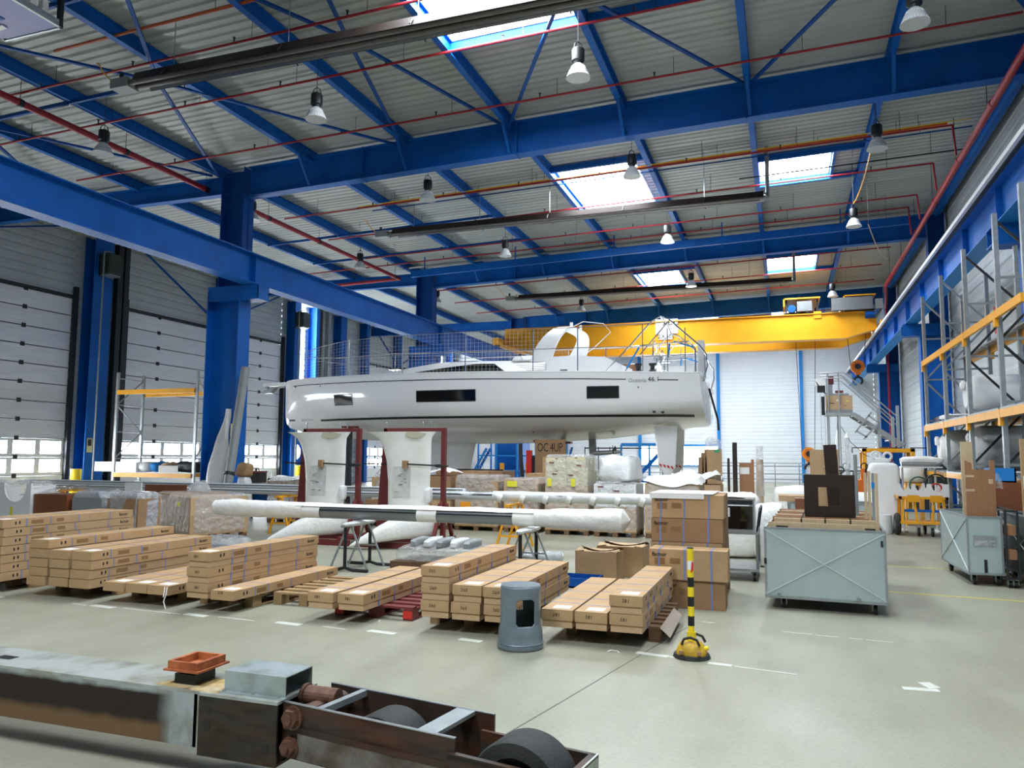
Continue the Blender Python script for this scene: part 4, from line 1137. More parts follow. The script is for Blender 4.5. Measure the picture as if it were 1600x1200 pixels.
# ------------------------------------------------------------------ wrapped loads on pallets, middle row
def load(label, x0, x1, y, d, ztop, cartons, seed, film=True, top=None, extra=None, m=None, grp='wrapped pallet loads', rz=0.0):
    """a pallet load as one thing: pallet boards, cartons, film skin, sheet on top"""
    w = x1 - x0
    t = thing('wrapped_pallet_load', label, 'pallet load', ((x0 + x1) / 2, y + d / 2, 0), rz, grp)
    for k in range(3):
        xx = -w / 2 + .06 + (w - .12) * k / 2
        for yy in (-d / 2 + .07, 0, d / 2 - .07):
            obj('pallet_block', MB().box(xx - .05, xx + .05, yy - .06, yy + .06, 0, .09), M_WOODD, t)
    for k in range(5):
        yy = -d / 2 + .05 + (d - .1) * k / 4
        obj('deck_board', MB().box(-w / 2, w / 2, yy - .045, yy + .045, .09, .115), M_WOOD, t)
    rr = random.Random(seed)
    for (u0, u1, v0, v1, z0, z1, mm) in cartons:
        c = obj('carton', MB().box(-w / 2 + w * u0 + .006, -w / 2 + w * u1 - .006, -d / 2 + d * v0 + .006, -d / 2 + d * v1 - .006, z0, z1 - .004), mm, t)
        obj('tape', MB().box(-w / 2 + w * (u0 + u1) / 2 - .025, -w / 2 + w * (u0 + u1) / 2 + .025, -d / 2 + d * v0 + .004, -d / 2 + d * v1 - .004, z1 - .03, z1 - .002), M_CARDD, c)
    if film:
        obj('film', lump(w + .03, d + .03, ztop - .1 + .02, .022, 36, 14, .16, seed, 5, .985, .1), M_FILM, t, True, fix=True, angle=55)
    if top: obj('cover_sheet', top, M_WRAP, t, True, fix=False)
    if extra: extra(t)
    return t
C, C2, CD, W_ = M_CARD, M_CARD2, M_CARDD, M_WHITE
M_CREAM = mat('cream_carton', 'd9cfa6', .7, 0, .08, 5)
M_LABY = mat('yellow_label', 'dfd93a', .6); M_LABO = mat('orange_label', 'ef9a1e', .6)
def lab_(x, y, z, w, h, m): return lambda t: obj('label', MB().box(x, x + w, y - .004, y, z, z + h), m, t)
load('low cardboard load behind the second keel with two white covers', -7.75, -6.85, 15.5, .9, 1.17, [(0, .5, 0, 1, .115, .62, C), (.5, 1, 0, 1, .115, .62, C2), (0, 1, 0, 1, .62, 1.15, CD)], 11, False, drape(-.4, .4, -.4, .4, 1.15, .1, 12, 4, 3, .02))
load('cardboard load with an orange label facing the camera, behind the tubes', -6.75, -5.75, 15.5, .9, 1.17, [(0, .45, 0, 1, .115, .68, C), (.45, 1, 0, 1, .115, .68, C2), (0, .6, 0, 1, .68, 1.12, CD), (.6, 1, 0, 1, .68, 1.05, C)], 12, True, None, lab_(-.35, -.47, .45, .24, .16, M_LABO))
load('film-wrapped cardboard load with a yellow label, beside the tall cream load', -5.62, -4.85, 15.5, .9, 1.12, [(0, .5, 0, 1, .115, .65, C), (.5, 1, 0, 1, .115, .7, CD), (0, .55, 0, 1, .65, 1.1, C2), (.55, 1, 0, 1, .7, 1.02, C)], 13, True, None, lab_(-.3, -.47, .95, .22, .12, M_LABY))
def fmarks(t):
    for (x, z) in ((-.36, 1.45), (.22, 1.4), (-.3, 1.22), (.05, 1.2)):
        obj('red_print', MB().box(x, x + .1, -.466, -.462, z, z + .022), M_REDOX, t)
    for x in (-.4, .1): obj('label', MB().box(x, x + .09, -.472, -.466, .98, 1.14), M_LABY, t)
load('tall film-wrapped load of cream cartons under the boat', -4.68, -3.76, 15.4, .9, 1.62, [(0, .5, 0, 1, .115, .55, C), (.5, 1, 0, 1, .115, .55, C), (0, 1, 0, 1, .55, 1.0, C2), (.02, .52, 0, 1, 1.0, 1.3, M_CREAM), (.52, .98, 0, 1, 1.0, 1.3, M_CREAM), (.04, .5, .0, .96, 1.3, 1.56, M_CREAM), (.5, .94, .0, .96, 1.3, 1.58, M_CREAM)], 14, True, None, fmarks)
def fm2(t):
    obj('plastic_bag', lump(.88, .84, .54, .1, 36, 18, .4, 21, 4.6, .85, 1.06), M_WRAPG, t, True, angle=70)
    for (x, z) in ((-.34, .98), (-.02, .9)): obj('red_print', MB().box(x, x + .12, -.466, -.462, z, z + .025), M_REDOX, t)
load('pallet load topped by a big milky plastic bag, next to the cream load', -3.64, -2.78, 15.35, .9, 1.08, [(0, .5, 0, 1, .115, .6, C), (.5, 1, 0, 1, .115, .6, C2), (0, .45, 0, 1, .6, 1.05, W_), (.45, 1, 0, 1, .6, 1.05, W_)], 15, True, None, fm2)
load('film-wrapped carton load with a limp white cover, behind the carton tower', -2.62, -1.55, 15.4, .95, 1.1, [(0, .5, 0, 1, .115, .6, C2), (.5, 1, 0, 1, .115, .6, C2), (0, .5, 0, 1, .6, 1.08, C2), (.5, 1, 0, 1, .6, 1.08, C2)], 16, True, drape(-.56, .56, -.5, .5, 1.1, .1, 14, 6, 3, .12))
load('carton load with pale cover behind the first keel, on the door side', -11.5, -10.35, 15.4, .9, 1.05, [(0, .5, 0, 1, .115, .6, M_WRAPG), (.5, 1, 0, 1, .115, .6, CD), (0, .5, 0, 1, .6, .98, CD), (.5, 1, 0, 1, .6, .98, CD)], 17, True, drape(-.58, .58, -.45, .45, .98, .08, 14, 8, 3, .06))
load('heap of cartons in crumpled clear film between the two keels', -9.0, -8.0, 15.6, .95, 1.3, [(0, .5, 0, 1, .115, .6, CD), (.5, 1, 0, 1, .115, .6, C), (.1, .9, .1, .9, .6, 1.1, C2)], 18, False, None, lambda t: obj('film', lump(1.05, 1.0, 1.2, .09, 34, 18, .45, 23, 4.5, .72, .1), M_FILM, t, True, angle=70))
single('tilted_carton', MB().box(-.3, .3, -.2, .2, 0, .26).box(-.05, .05, -.201, .201, .2, .262), M_CARD, 'brown carton with taped lid standing before the pale covered load', 'carton', (-9.75, 14.6, 0), -.5)
# second row, mostly hidden
load('low white draped load under the keel end of the boat', -2.5, -1.3, 17.2, .9, 1.2, [(0, 1, 0, 1, .115, 1.0, C2)], 19, False, drape(-.6, .6, -.45, .45, 1.0, .22, 14, 12, 2.4, .1))
load('brown carton load behind the cream load, topped by a single box', -5.6, -4.6, 16.9, .9, 1.2, [(0, .5, 0, 1, .115, 1.2, C), (.5, 1, 0, 1, .115, 1.2, CD), (.35, .8, .2, .7, 1.2, 1.58, C)], 20, False)
load('wide carton load with long black strip on top, behind the two keels', -7.9, -6.2, 17.0, .9, 1.2, [(0, .4, 0, 1, .115, 1.24, CD), (.4, .8, 0, 1, .115, 1.24, C), (.8, 1, 0, 1, .115, 1.24, CD)], 22, False, None, lambda t: obj('black_strip', MB().box(-.85, .85, -.42, -.36, 1.245, 1.28), M_BLACK, t))

# ------------------------------------------------------------------ wrapped furniture on the door side
ca = load('rotated pallet of cartons in shiny clear film behind the thirteen-carton stack', -11.5, -9.95, 11.75, 1.15, .84, [(0, .45, 0, 1, .115, .46, C), (.45, 1, 0, 1, .115, .46, C), (0, .45, 0, 1, .46, .84, C), (.45, 1, 0, 1, .46, .8, C2)], 31, True, None, None, None, 'film-wrapped goods by the doors', -.4)
obj('yellow_label', MB().box(.3, .38, -.6, -.596, .62, .7), M_LABY, ca)
obj('film_tail', lump(.6, .5, .2, .07, 18, 8, .7, 33, 4, .4, .84), M_FILM, ca, True, (-.3, .1, 0))
cb = thing('notched_cabinet', 'white cabinet with a round notch in its front, by the tall carton stack', 'cabinet', (-13.1, 10.35, 0))
def notch():
    pts = [(-.6, .05), (.32, .05), (.32, 1.05), (.2, 1.05)]
    for k in range(13):
        a = pi * k / 12
        pts.append((-.07 + .27 * cos(a), .98 - .27 * sin(a) if False else .98 + (-.27) * sin(a)))
    pts += [(-.34, 1.05), (-.6, 1.05)]
    return pts
obj('panel', MB().prism(notch(), XZ, 0, .03), M_WHITE, cb, fix=True)
obj('side', MB().box(-.6, -.57, .03, .5, .05, 1.0), M_WHITE, cb); obj('side', MB().box(.29, .32, .03, .5, .05, 1.0), M_WHITE, cb)
obj('base', MB().box(-.6, .32, .0, .5, 0, .05), M_WOODD, cb)
obj('yellow_tag', MB().box(-.16, -.1, -.004, 0, .42, .62), M_LABY, cb)
obj('film', drape(-.62, .34, 0, .52, 1.03, .05, 10, 3, 5, .1), M_FILM, cb, True, fix=False)
cc = thing('cabinet', 'reddish brown cabinet half covered by sloping film beside the white notched panel', 'cabinet', (-12.36, 10.4, 0))
obj('body', MB().box(-.4, .38, 0, .55, 0, .86), M_MAHOG, cc)
obj('film_slope', MB().grid(10, 8, lambda i, j: (-.42 + .84 * i / 9, .55 * j / 7, .87 + .16 * i / 9 + .04 * NZ.noise(Vector((i * .6, j * .5, 2))))), M_FILM, cc, True, fix=False)
for n, (x, lab) in enumerate(((-11.56, 'wrapped furniture block in wrinkled shiny film next to the brown cabinet'), (-10.75, 'wrapped furniture block in wrinkled shiny film next to the film-wrapped carton pallet'))):
    q = thing('wrapped_furniture', lab, 'furniture', (x, 10.45, 0), 0, 'film-wrapped goods by the doors')
    obj('body', MB().box(-.34, .34, 0, .5, 0, .82), M_GREYPL if n == 0 else M_CARDD, q)
    obj('film', lump(.72, .56, .94, .05, 30, 14, .22, 40 + n, 5, .93), mat('silver_film_%d' % n, 'd5d9de', .1, .1, .15, 9, 1.0, 10, alpha=.55, spec=.9, bdist=.09), q, True, (0, .25, 0), 70)
single('brown_board', MB().box(-.5, .5, -.02, .02, 0, .95), M_MAHOG, 'reddish brown board standing behind the wrapped furniture', 'board', (-12.2, 12.97, 0), .1)
single('white_board', MB().box(-.2, .2, -.02, .02, 0, .98), M_WHITE, 'small white board standing behind the wrapped furniture', 'board', (-13.0, 12.9, 0), .1)

# ------------------------------------------------------------------ yellow posts, rack and bench by the doors
def guard_post(label, x, y):
    t = thing('guard_post', label, 'post', (x, y, 0), 0, 'yellow guard posts at the doors')
    obj('post', MB().cyl((0, 0, 0), (0, 0, 1.06), .17, 18), M_YEL2, t, True)
    obj('black_foot', MB().cyl((0, 0, 0), (0, 0, .12), .2, 18), M_BLACK, t, True)
guard_post('yellow guard post beside the wall column between the doors', -22.4, 19.75)
guard_post('yellow guard post near the round window', -22.4, 32.4)
def rack_frame(t, x, y0, y1, h, w=.09, zb=1.42):
    for y in (y0, y1):
        u = obj('upright', MB().box(x - w / 2, x + w / 2, y - .035, y + .035, 0, h), M_GALV, t)
        obj('foot_plate', MB().box(x - .08, x + .08, y - .07, y + .07, 0, .012), M_GALV, u)
    n = max(2, int(h / .95)); z = zb; n = max(2, int((h - zb) / .95))
    st = (h - .2 - zb) / n
    for k in range(n):
        a, b_ = (y0, y1) if k % 2 == 0 else (y1, y0)
        obj('brace', MB().bar((x, a, z + k * st), (x, b_, z + (k + 1) * st), .04, .03), M_GALV, t)
        obj('brace', MB().bar((x, y0, z + k * st), (x, y1, z + k * st), .04, .03), M_GALV, t)
    obj('brace', MB().bar((x, y0, h - .2), (x, y1, h - .2), .04, .03), M_GALV, t)
rk = thing('pallet_rack', 'grey pallet rack with yellow beams in front of the wide sectional door', 'rack', (0, 0, 0))
rack_frame(rk, -21.05, 20.0, 21.1, 4.3); rack_frame(rk, -17.75, 20.0, 21.1, 4.25)
for y in (19.95, 21.15):
    obj('beam', MB().box(-21.0, -17.8, y - .025, y + .025, 3.55, 3.7), M_YEL, rk)
    obj('beam', MB().box(-21.0, -17.8, y - .025, y + .025, .82, .96), M_YEL, rk)
obj('shelf_board', MB().box(-21.0, -17.8, 19.98, 21.12, .96, .985), M_WHITE, rk)
rg = 'goods on the rack by the doors'
single('white_box', MB().box(-.9, .9, -.3, .3, 0, .32), M_WHITE, 'white boxed panel jutting from the shelf of the rack by the doors', 'box', (-21.25, 20.55, .987), 0, rg)
for n, (x, w, m, lab) in enumerate(((-20.0, .5, M_WRAPG, 'milky bag on the rack shelf by the doors, next to the white panel'), (-19.55, .35, M_BLUEL, 'light blue bag on the rack shelf by the doors'), (-19.1, .45, M_CARD2, 'tan bag on the rack shelf by the doors'))):
    single('soft_bag', lump(w, .7, .34, .05, 16, 8, .6, n, 5), m, lab, 'bag', (x, 20.5, .987), 0, rg, True)
single('cable_bundle', lump(1.0, .7, .36, .05, 20, 8, .5, 7, 6), M_DARK, 'dark heap of cables on the rack shelf near the blue column', 'bundle', (-18.25, 20.55, .987), 0, rg, True)
for n, (x, dz) in enumerate(((-18.9, 0), (-18.55, .03))):
    single('paper_note', MB().box(-.2, .2, -.005, .005, 0, .22), M_PAPER, ('white note propped on the rack shelf before the tan bag', 'white note propped on the rack shelf before the dark cables')[n], 'note', (x - .1, 20.06, .987), .1, rg)
for n, (x, y, r0, lab) in enumerate(((-12.98, 16.2, .11, 'tall grey pipe leaning against the blue column'), )):
    t = thing('leaning_pipe', lab, 'pipe', (x, 15.7, 0))
    obj('tube', MB().cyl((0, 0, .08), (-.32, 1.02, 3.85), r0, 14), M_GREYPL, t, True)
    obj('strap', MB().cyl((-.085, .27, 1.08), (-.09, .285, 1.14), r0 + .03, 14), M_BLACK, t)
t = thing('film_roll', 'loosely furled grey-white film roll leaning on the blue column beside the pipe', 'roll', (-13.5, 15.75, 0))
def furl(i, j):
    u = j / 15; a = 2 * pi * i / 14
    w = .13 + .16 * sin(pi * min(1, u * 1.2)) * (1 if u < .85 else .4) - .12 * max(0, u - .7) * 3
    n = NZ.noise(Vector((a, u * 5, 3))) * .05
    return (-.2 * u + (w + n) * cos(a), .88 * u + (.09 + n) * sin(a), .02 + 2.75 * u)
obj('film', MB().grid(14, 16, furl, True), mat('furled_film', 'c8cac8', .4, 0, .15, 3, .4, 8), t, True, fix=True)
wbn = thing('workbench', 'low grey workbench crowded with tools by the blue column', 'workbench', (-12.0, 16.1, 0))
obj('top', MB().box(-.75, .45, -.35, .35, .86, .9), M_GREYPL, wbn)
for x in (-.7, .4):
    for y in (-.3, .3): obj('leg', MB().box(x - .03, x + .03, y - .03, y + .03, 0, .86), M_DARK, wbn)
obj('panel', MB().box(-.75, .45, .3, .33, .2, .8), M_BLUE, wbn)
tg = 'tools on the bench by the blue column'
t = thing('toolbox', 'dark red and black toolbox with handle on the workbench', 'toolbox', (-12.4, 16.05, .902), 0, tg)
obj('body', MB().box(-.28, .28, -.14, .14, 0, .24), M_BLACK, t); obj('lid', MB().box(-.29, .29, -.15, .15, .24, .28), M_REDOX, t); obj('handle', MB().tube([(-.15, 0, .28), (-.15, 0, .36), (.15, 0, .36), (.15, 0, .28)], .014, 6), M_REDOX, t); obj('label', MB().box(-.24, -.02, -.146, -.14, .04, .16), M_PAPER, t)
t = thing('heat_gun', 'black power tool lying on the workbench beside the toolbox', 'tool', (-11.7, 16.0, .902), .3, tg)
obj('barrel', MB().cyl((-.2, 0, .06), (.15, 0, .06), .055, 12), M_BLACK, t, True); obj('grip', MB().bar((.0, 0, .06), (.1, -.16, .03), .05, .06), M_DARK, t)
t = thing('glue_bottle', 'pale bottle with pointed nozzle on the workbench', 'bottle', (-11.95, 16.12, .902), 0, tg)
obj('body', MB().lathe([(.001, 0), (.05, 0), (.055, .05), (.05, .16), (.02, .2), (.008, .3), (.001, .3)], n=14), M_WHITE, t, True)
bagp = thing('standing_bag', 'grey plastic sack with brown top standing behind the bright tubes', 'sack', (-12.0, 15.2, 0))
obj('sack', lump(.32, .3, 1.1, .03, 16, 10, .5, 3, 5), M_WRAPG, bagp, True); obj('fold', lump(.36, .34, .34, .03, 16, 8, .5, 4, 5, .9, 1.06), M_CARDD, bagp, True)
single('blue_mat', drape(-.7, .7, -.5, .5, .0, .03, 10, 4, 3), mat('grey_blue_sheet', '8b95a5', .3, 0, .2, 4), 'grey-blue plastic sheet lying on the floor behind the three-carton stack', 'sheet', (-9.25, 10.95, .004), .1, None, True)
single('clear_bag', lump(.9, .5, .16, .05, 20, 8, .7, 5, 5), M_FILM, 'crumpled clear plastic bag on the grey-blue sheet', 'bag', (-8.95, 10.9, .07), 0, None, True)
for n, (x, y, w, h, d) in enumerate(((-12.1, 14.4, .9, .5, .5), (-9.6, 13.3 + 3.4, .6, .8, .6))):
    single('storage_bin', MB().box(-w / 2, w / 2, -d / 2, d / 2, 0, .03).box(-w / 2, w / 2, -d / 2, -d / 2 + .03, 0, h).box(-w / 2, w / 2, d / 2 - .03, d / 2, 0, h).box(-w / 2, -w / 2 + .03, -d / 2, d / 2, 0, h).box(w / 2 - .03, w / 2, -d / 2, d / 2, 0, h), (M_BLUE, M_GREYPL)[n], ('blue storage bin on the floor below the bright tubes', 'grey storage bin hidden behind the first keel')[n], 'bin', (x, y, 0))
# ------------------------------------------------------------------ galvanised bins on castors
def castor(par, x, y, r=.06, name='castor'):
    c = obj(name, MB().cyl((x - .018, y, r), (x + .018, y, r), r, 16), M_BLACK, par, True)
    obj('fork', MB().box(x - .03, x - .022, y - .03, y + .03, r * .8, r * 2.1).box(x + .022, x + .03, y - .03, y + .03, r * .8, r * 2.1).box(x - .04, x + .04, y - .045, y + .045, r * 2.1, r * 2.2), M_GALV, c)
M_CREASE = mat('pressed_crease', 'c6d0cf', .4, .1)
M_BIN = mat('pale_zinc_sheet', 'b2c1c0', .4, .25, .12, 3)
def mesh_bin(label, x, y, w, d, z0, z1, rz, xfront=True, group='galvanised bins on castors', m=None):
    """x,y: middle of the front edge"""
    t = thing('galvanised_bin', label, 'bin', (x, y, 0), rz, group)
    m = m or M_BIN
    def panel(n, a, b_, cross):
        a, b_ = Vector(a), Vector(b_)
        obj(n, MB().bar((*a, (z0 + z1) / 2), (*b_, (z0 + z1) / 2), .012, z1 - z0), m, t)
        if cross:
            nrm = (b_ - a).normalized(); o = Vector((nrm.y, -nrm.x)) * .009
            p, q = a + o, b_ + o
            obj('cross_crease', MB().bar((p.x, p.y, z0 + .02), (q.x, q.y, z1 - .02), .014, .009), M_CREASE, t)
            obj('cross_crease', MB().bar((p.x, p.y, z1 - .02), (q.x, q.y, z0 + .02), .014, .009), M_CREASE, t)
    panel('front_panel', (-w / 2, 0), (w / 2, 0), xfront)
    panel('rear_panel', (w / 2, d), (-w / 2, d), False)
    panel('side_panel', (-w / 2, d), (-w / 2, 0), True)
    panel('side_panel', (w / 2, 0), (w / 2, d), True)
    obj('floor_sheet', MB().box(-w / 2, w / 2, 0, d, z0 - .02, z0), M_GALV, t)
    rm = MB()
    for p, q in (((-w / 2, 0), (w / 2, 0)), ((w / 2, 0), (w / 2, d)), ((w / 2, d), (-w / 2, d)), ((-w / 2, d), (-w / 2, 0))):
        rm.bar((*p, z1), (*q, z1), .025, .02).bar((*p, z0), (*q, z0), .03, .025)
    obj('rim', rm, M_GALV, t)
    for (px, py) in ((-w / 2, 0), (w / 2, 0), (-w / 2, d), (w / 2, d)):
        obj('corner_post', MB().box(px - .012, px + .012, py - .012, py + .012, z0 - .02, z1 + .01), M_GALV, t)
    for px in (-w / 2 + .12 * w + .03, w / 2 - .09 * w):
        for py in (.12, d - .15): castor(t, px, py, (z0 - .025) / 2.2)
    return t
b1 = mesh_bin('large galvanised bin with a cross-creased front, full of upright wooden boards', .365, 8.8, 1.16, 2.25, .135, .85, -.05)
obj('latch', MB().box(.54, .56, -.02, .01, .7, .76).box(-.595, -.57, -.02, .01, .47, .53), M_BLACK, b1)
for x in (-.45, .32): obj('ring_bolt', MB().ring((x, -.02, .16), .016, .004, 'y', 10, 5), M_STEEL, b1)
Rb = Matrix.Translation((.365, 8.8, 0)) @ Matrix.Rotation(-.05, 4, 'Z')
def inb(x, y, z): return tuple(Rb @ Vector((x, y, z)))
bg_ = 'boards standing in the large bin'
single('pale_board', MB().box(-.55, .5, -.012, .012, 0, .77).box(-.55, -.4, -.012, .012, .77, .772), M_BEECH, 'pale wooden board along the front rim of the large bin, with dark slots', 'board', inb(0, .08, .137), -.05, bg_)
pb = bpy.data.objects['pale_board']
obj('slot', MB().box(-.47, -.35, -.014, -.012, .71, .735).box(.4, .5, -.014, -.012, .71, .735), M_BLACK, pb)
WORD = ('second', 'third', 'fourth', 'fifth', 'sixth', 'seventh', 'eighth', 'ninth')
for k in range(8):
    y = .3 + k * .225; x0, x1 = (-.53, .5) if k % 2 else (-.5, .52)
    o = single('wooden_board', MB().box(x0, x1, -.03, .03, 0, .8), M_PLY if k % 3 else M_BEECH, 'brown wooden board across the large bin, %s row from the front' % WORD[k], 'board', inb(0, y, .137), -.05, bg_)
    for xx in (-.22, .02, .27): obj('notch', MB().box(xx - .008, xx + .008, -.032, .032, .76, .802), M_WENGE, o)
fp = thing('framed_panel', 'dark brown panel with a square hole standing on the boards of the bin', 'panel', inb(.07, .66, .938), -.05, bg_)
pn = MB()
for (a, b_, c, d) in ((-.265, -.115, 0, .47), (.105, .265, 0, .47), (-.115, .105, 0, .12), (-.115, .105, .33, .47)): pn.box(a, b_, -.014, .014, c, d)
obj('panel', pn, M_WENGE, fp)
for n, (x, y, w, h, rx, m, lab, nm) in enumerate(((.02, 1.875, .34, .76, 0, M_CARD2, 'tan cardboard sheet standing upright at the back of the large bin', 'cardboard_sheet'), (.13, 1.65, .15, .82, -.05, M_WENGE, 'narrow dark brown plank standing before the tan cardboard sheet', 'dark_plank'))):
    single(nm, MB().box(-w / 2, w / 2, -.01, .01, 0, h), m, lab, 'board', inb(x, y, .942), 0, bg_, rot=(0, rx, -.05))
for n, (x, y, z1, m, lab) in enumerate(((.44, .62, 1.44, M_BEECH, 'pale wooden strip rising behind the others at the bin corner'), (.47, .44, 1.46, M_BEECH, 'pale wooden strip with rounded top at the bin corner'), (.505, .37, 1.44, M_GREYPL, 'greyish strip with blue tape at the bin corner'), (.53, .2, 1.44, M_BEECH, 'palest wooden strip, nearest the camera, at the bin corner'))):
    s_ = single('wooden_strip', MB().box(-.014, .014, -.02, .02, 0, z1 - .14), m, lab, 'strip', inb(x, y, .138), -.05, bg_)
    if n == 2: obj('blue_tape', MB().box(-.016, .016, -.022, .022, 1.14, 1.2), M_BLUEL, s_)
single('grey_tube', MB().cyl((0, 0, 0), (0, 0, 1.5), .022, 10), M_GREYPL, 'thin grey tube standing between dark panel and pale strips in the bin', 'tube', inb(.36, 1.09, .138), 0, bg_, True)
ct_ = thing('clear_tube', 'clear plastic tube with white tip standing at the back of the bin', 'tube', inb(.3, 2.1, .138), 0, bg_)
obj('tube', MB().cyl((0, 0, 0), (0, 0, 1.72), .03, 10), M_FILM, ct_, True); obj('tip', MB().cyl((0, 0, 1.72), (0, 0, 1.78), .032, 10, .012), M_WHITE, ct_, True)
b2 = mesh_bin('smaller galvanised bin on castors with paper pockets, by the aisle', 2.37, 11.35, .38, 1.5, .155, .86, .03, False)
obj('pocket_plate', MB().box(-.13, .13, -.012, -.006, .5, .63), M_STEEL, b2)
for x in (-.12, -.045, .05): obj('paper_pocket', MB().box(x, x + .07, -.018, -.012, .5, .57), M_FILM, b2)
obj('handle_slot', MB().box(-.02, .015, -.014, -.006, .16, .33), M_DARK, b2)
g2 = 'boards in the smaller bin'
t = thing('notched_board', 'brown plywood board with two upright tabs standing in the smaller bin', 'board', (2.37, 11.44, .16), .03, g2)
obj('board', MB().prism([(-.17, 0), (.16, 0), (.17, 1.42), (.11, 1.42), (.11, 1.3), (-.09, 1.3), (-.09, 1.38), (-.17, 1.42)], XZ, -.01, .01), M_PLY, t)
for z in (1.02, 1.2): obj('tape_strip', MB().box(-.17, -.07, -.0125, -.01, z, z + .03), M_BEECH, t)
obj('tape_patch', MB().box(.09, .14, -.0125, -.01, 1.12, 1.18), M_BEECH, t)
t = thing('fibre_board', 'tall pale fibreboard standing behind the notched board', 'board', (2.265, 11.65, .16), .03, g2)
obj('board', MB().box(-.065, .075, -.012, .012, 0, 1.66), M_BEECH, t); obj('paper_note', MB().box(-.03, .02, -.0145, -.012, 1.1, 1.26), M_PAPER, t)
single('film_sheet', drape(-.1, .1, -.2, .2, 0, .05, 8, 3, 4), M_FILM, 'clear film hanging from the notched board in the smaller bin', 'film', (2.54, 11.6, 1.3), 0, g2, True, rot=(0, 1.3, 0))
single('blue_crate', MB().box(-.12, .2, -.2, .2, 0, .02).box(-.12, .2, -.2, -.18, 0, .2).box(-.12, .2, .18, .2, 0, .2).box(-.12, -.1, -.2, .2, 0, .2).box(.18, .2, -.2, .2, 0, .2), M_BLUEL, 'small light blue crate on the brown cabinet beyond the smaller bin', 'crate', (2.95, 13.2, 1.262))
single('brown_cabinet', MB().box(-.3, .25, -.25, .25, .06, 1.26).box(-.28, .23, -.23, .23, 0, .06), M_MAHOG, 'reddish brown cabinet on the floor behind the smaller bin', 'cabinet', (2.95, 13.2, 0))
wc = thing('wire_cage', 'open wire cage holding boards between the two bins at the aisle', 'cage', (2.652, 11.75, 0))
fr = MB()
for (px, py) in ((-.07, -.5), (.06, -.5), (-.07, .4), (.06, .4)): fr.bar((px, py, .1), (px, py, .95), .025, .025)
for z in (.12, .95): fr.bar((-.07, -.5, z), (-.07, .4, z), .02, .02).bar((.06, -.5, z), (.06, .4, z), .02, .02).bar((-.07, -.5, z), (.06, -.5, z), .02, .02).bar((-.07, .4, z), (.06, .4, z), .02, .02)
obj('frame', fr, M_DARK, wc)
for z in (.35, .65): obj('board', MB().box(-.055, .045, -.48, .38, z, z + .12), M_PLY, wc)
for z in (.25, .5, .78): obj('wire', MB().bar((-.07, -.5, z), (-.07, .4, z), .006, .006), M_GALV, wc)
for px in (-.03, .03):
    for py in (-.42, .33): castor(wc, px, py, .045)
b3 = mesh_bin('dark grey-green bin of tall boards cut off by the picture edge', 3.26, 10.9, .72, 1.5, .15, .88, .1, False, m=mat('dark_zinc_sheet', '65716e', .45, .3, .2, 3))
g3 = 'boards in the dark bin'
for n, (x, y, h, ry, m, lab) in enumerate(((-.3, .15, 1.35, .02, M_PLY, 'reddish board with pale tape standing nearest the aisle in the dark bin'), (-.2, .4, 1.62, -.06, M_BEECH, 'pale slanting board standing in the dark bin'), (-.08, .3, 1.6, -.1, M_PLY, 'brown slanting board in the dark bin beside the pale one'), (.04, .5, 1.58, -.06, M_BEECH, 'pale slanting board in the dark bin, partly outside the picture'), (-.27, .75, 1.7, 0, M_CARD, 'brown board edge rising behind the slanting boards'))):
    R3 = Matrix.Translation((3.26, 10.9, 0)) @ Matrix.Rotation(.1, 4, 'Z')
    o = single('tall_board', MB().box(-.045, .045, -.012, .012, 0, h), m, lab, 'board', tuple(R3 @ Vector((x, y, .16))), 0, g3, rot=(0, ry, .1))
    obj('paper_note', MB().box(-.03, .03, -.014, -.012, h * .62, h * .72), M_PAPER if n != 0 else M_BLUEL, o)

# ------------------------------------------------------------------ shelf trolley with an oven
tr = thing('shelf_trolley', 'two-tier stainless shelf trolley carrying an oven, beside the carton tower', 'trolley', (-.72, 11.0, 0))
for z in (.6, .13):
    obj('shelf', MB().box(-.42, .38, -.4, .5, z, z + .03), M_STEEL, tr)
for x in (-.4, .36):
    for y in (-.36, .46): obj('post', MB().cyl((x, y, .1), (x, y, .64), .016, 8), M_STEEL, tr)
obj('push_handle', MB().tube([(.36, -.36, .63), (.4, -.36, .9), (.4, -.3, .93), (.4, .4, .93), (.4, .46, .9), (.36, .46, .63)], .014, 8), M_DARK, tr, True)
for x in (-.36, .32):
    for y in (-.32, .42): castor(tr, x, y, .05)
ov = thing('oven', 'built-in stainless oven with glass door standing on the shelf trolley', 'oven', (-.72, 11.0, .632))
obj('body', MB().box(-.3, .33, -.24, .26, 0, .42), M_STEEL, ov); obj('door', MB().box(-.28, .31, -.252, -.24, .02, .32), M_GLASSD, ov)
obj('door_handle', MB().cyl((-.24, -.275, .33), (.27, -.275, .33), .008, 8), M_STEEL, ov); obj('control_strip', MB().box(-.28, .31, -.25, -.24, .345, .4), M_DARK, ov)
obj('paper_note', MB().box(-.2, .02, -.255, -.252, .18, .3), M_PAPER, ov)
for k in range(5): obj('knob', MB().cyl((-.22 + k * .1, -.262, .372), (-.22 + k * .1, -.25, .372), .014, 10), M_BLACK, ov)
obj('cloth', drape(-.28, .2, -.22, .2, .421, .02, 8, 5, 6), M_WRAP, ov, True, fix=False)
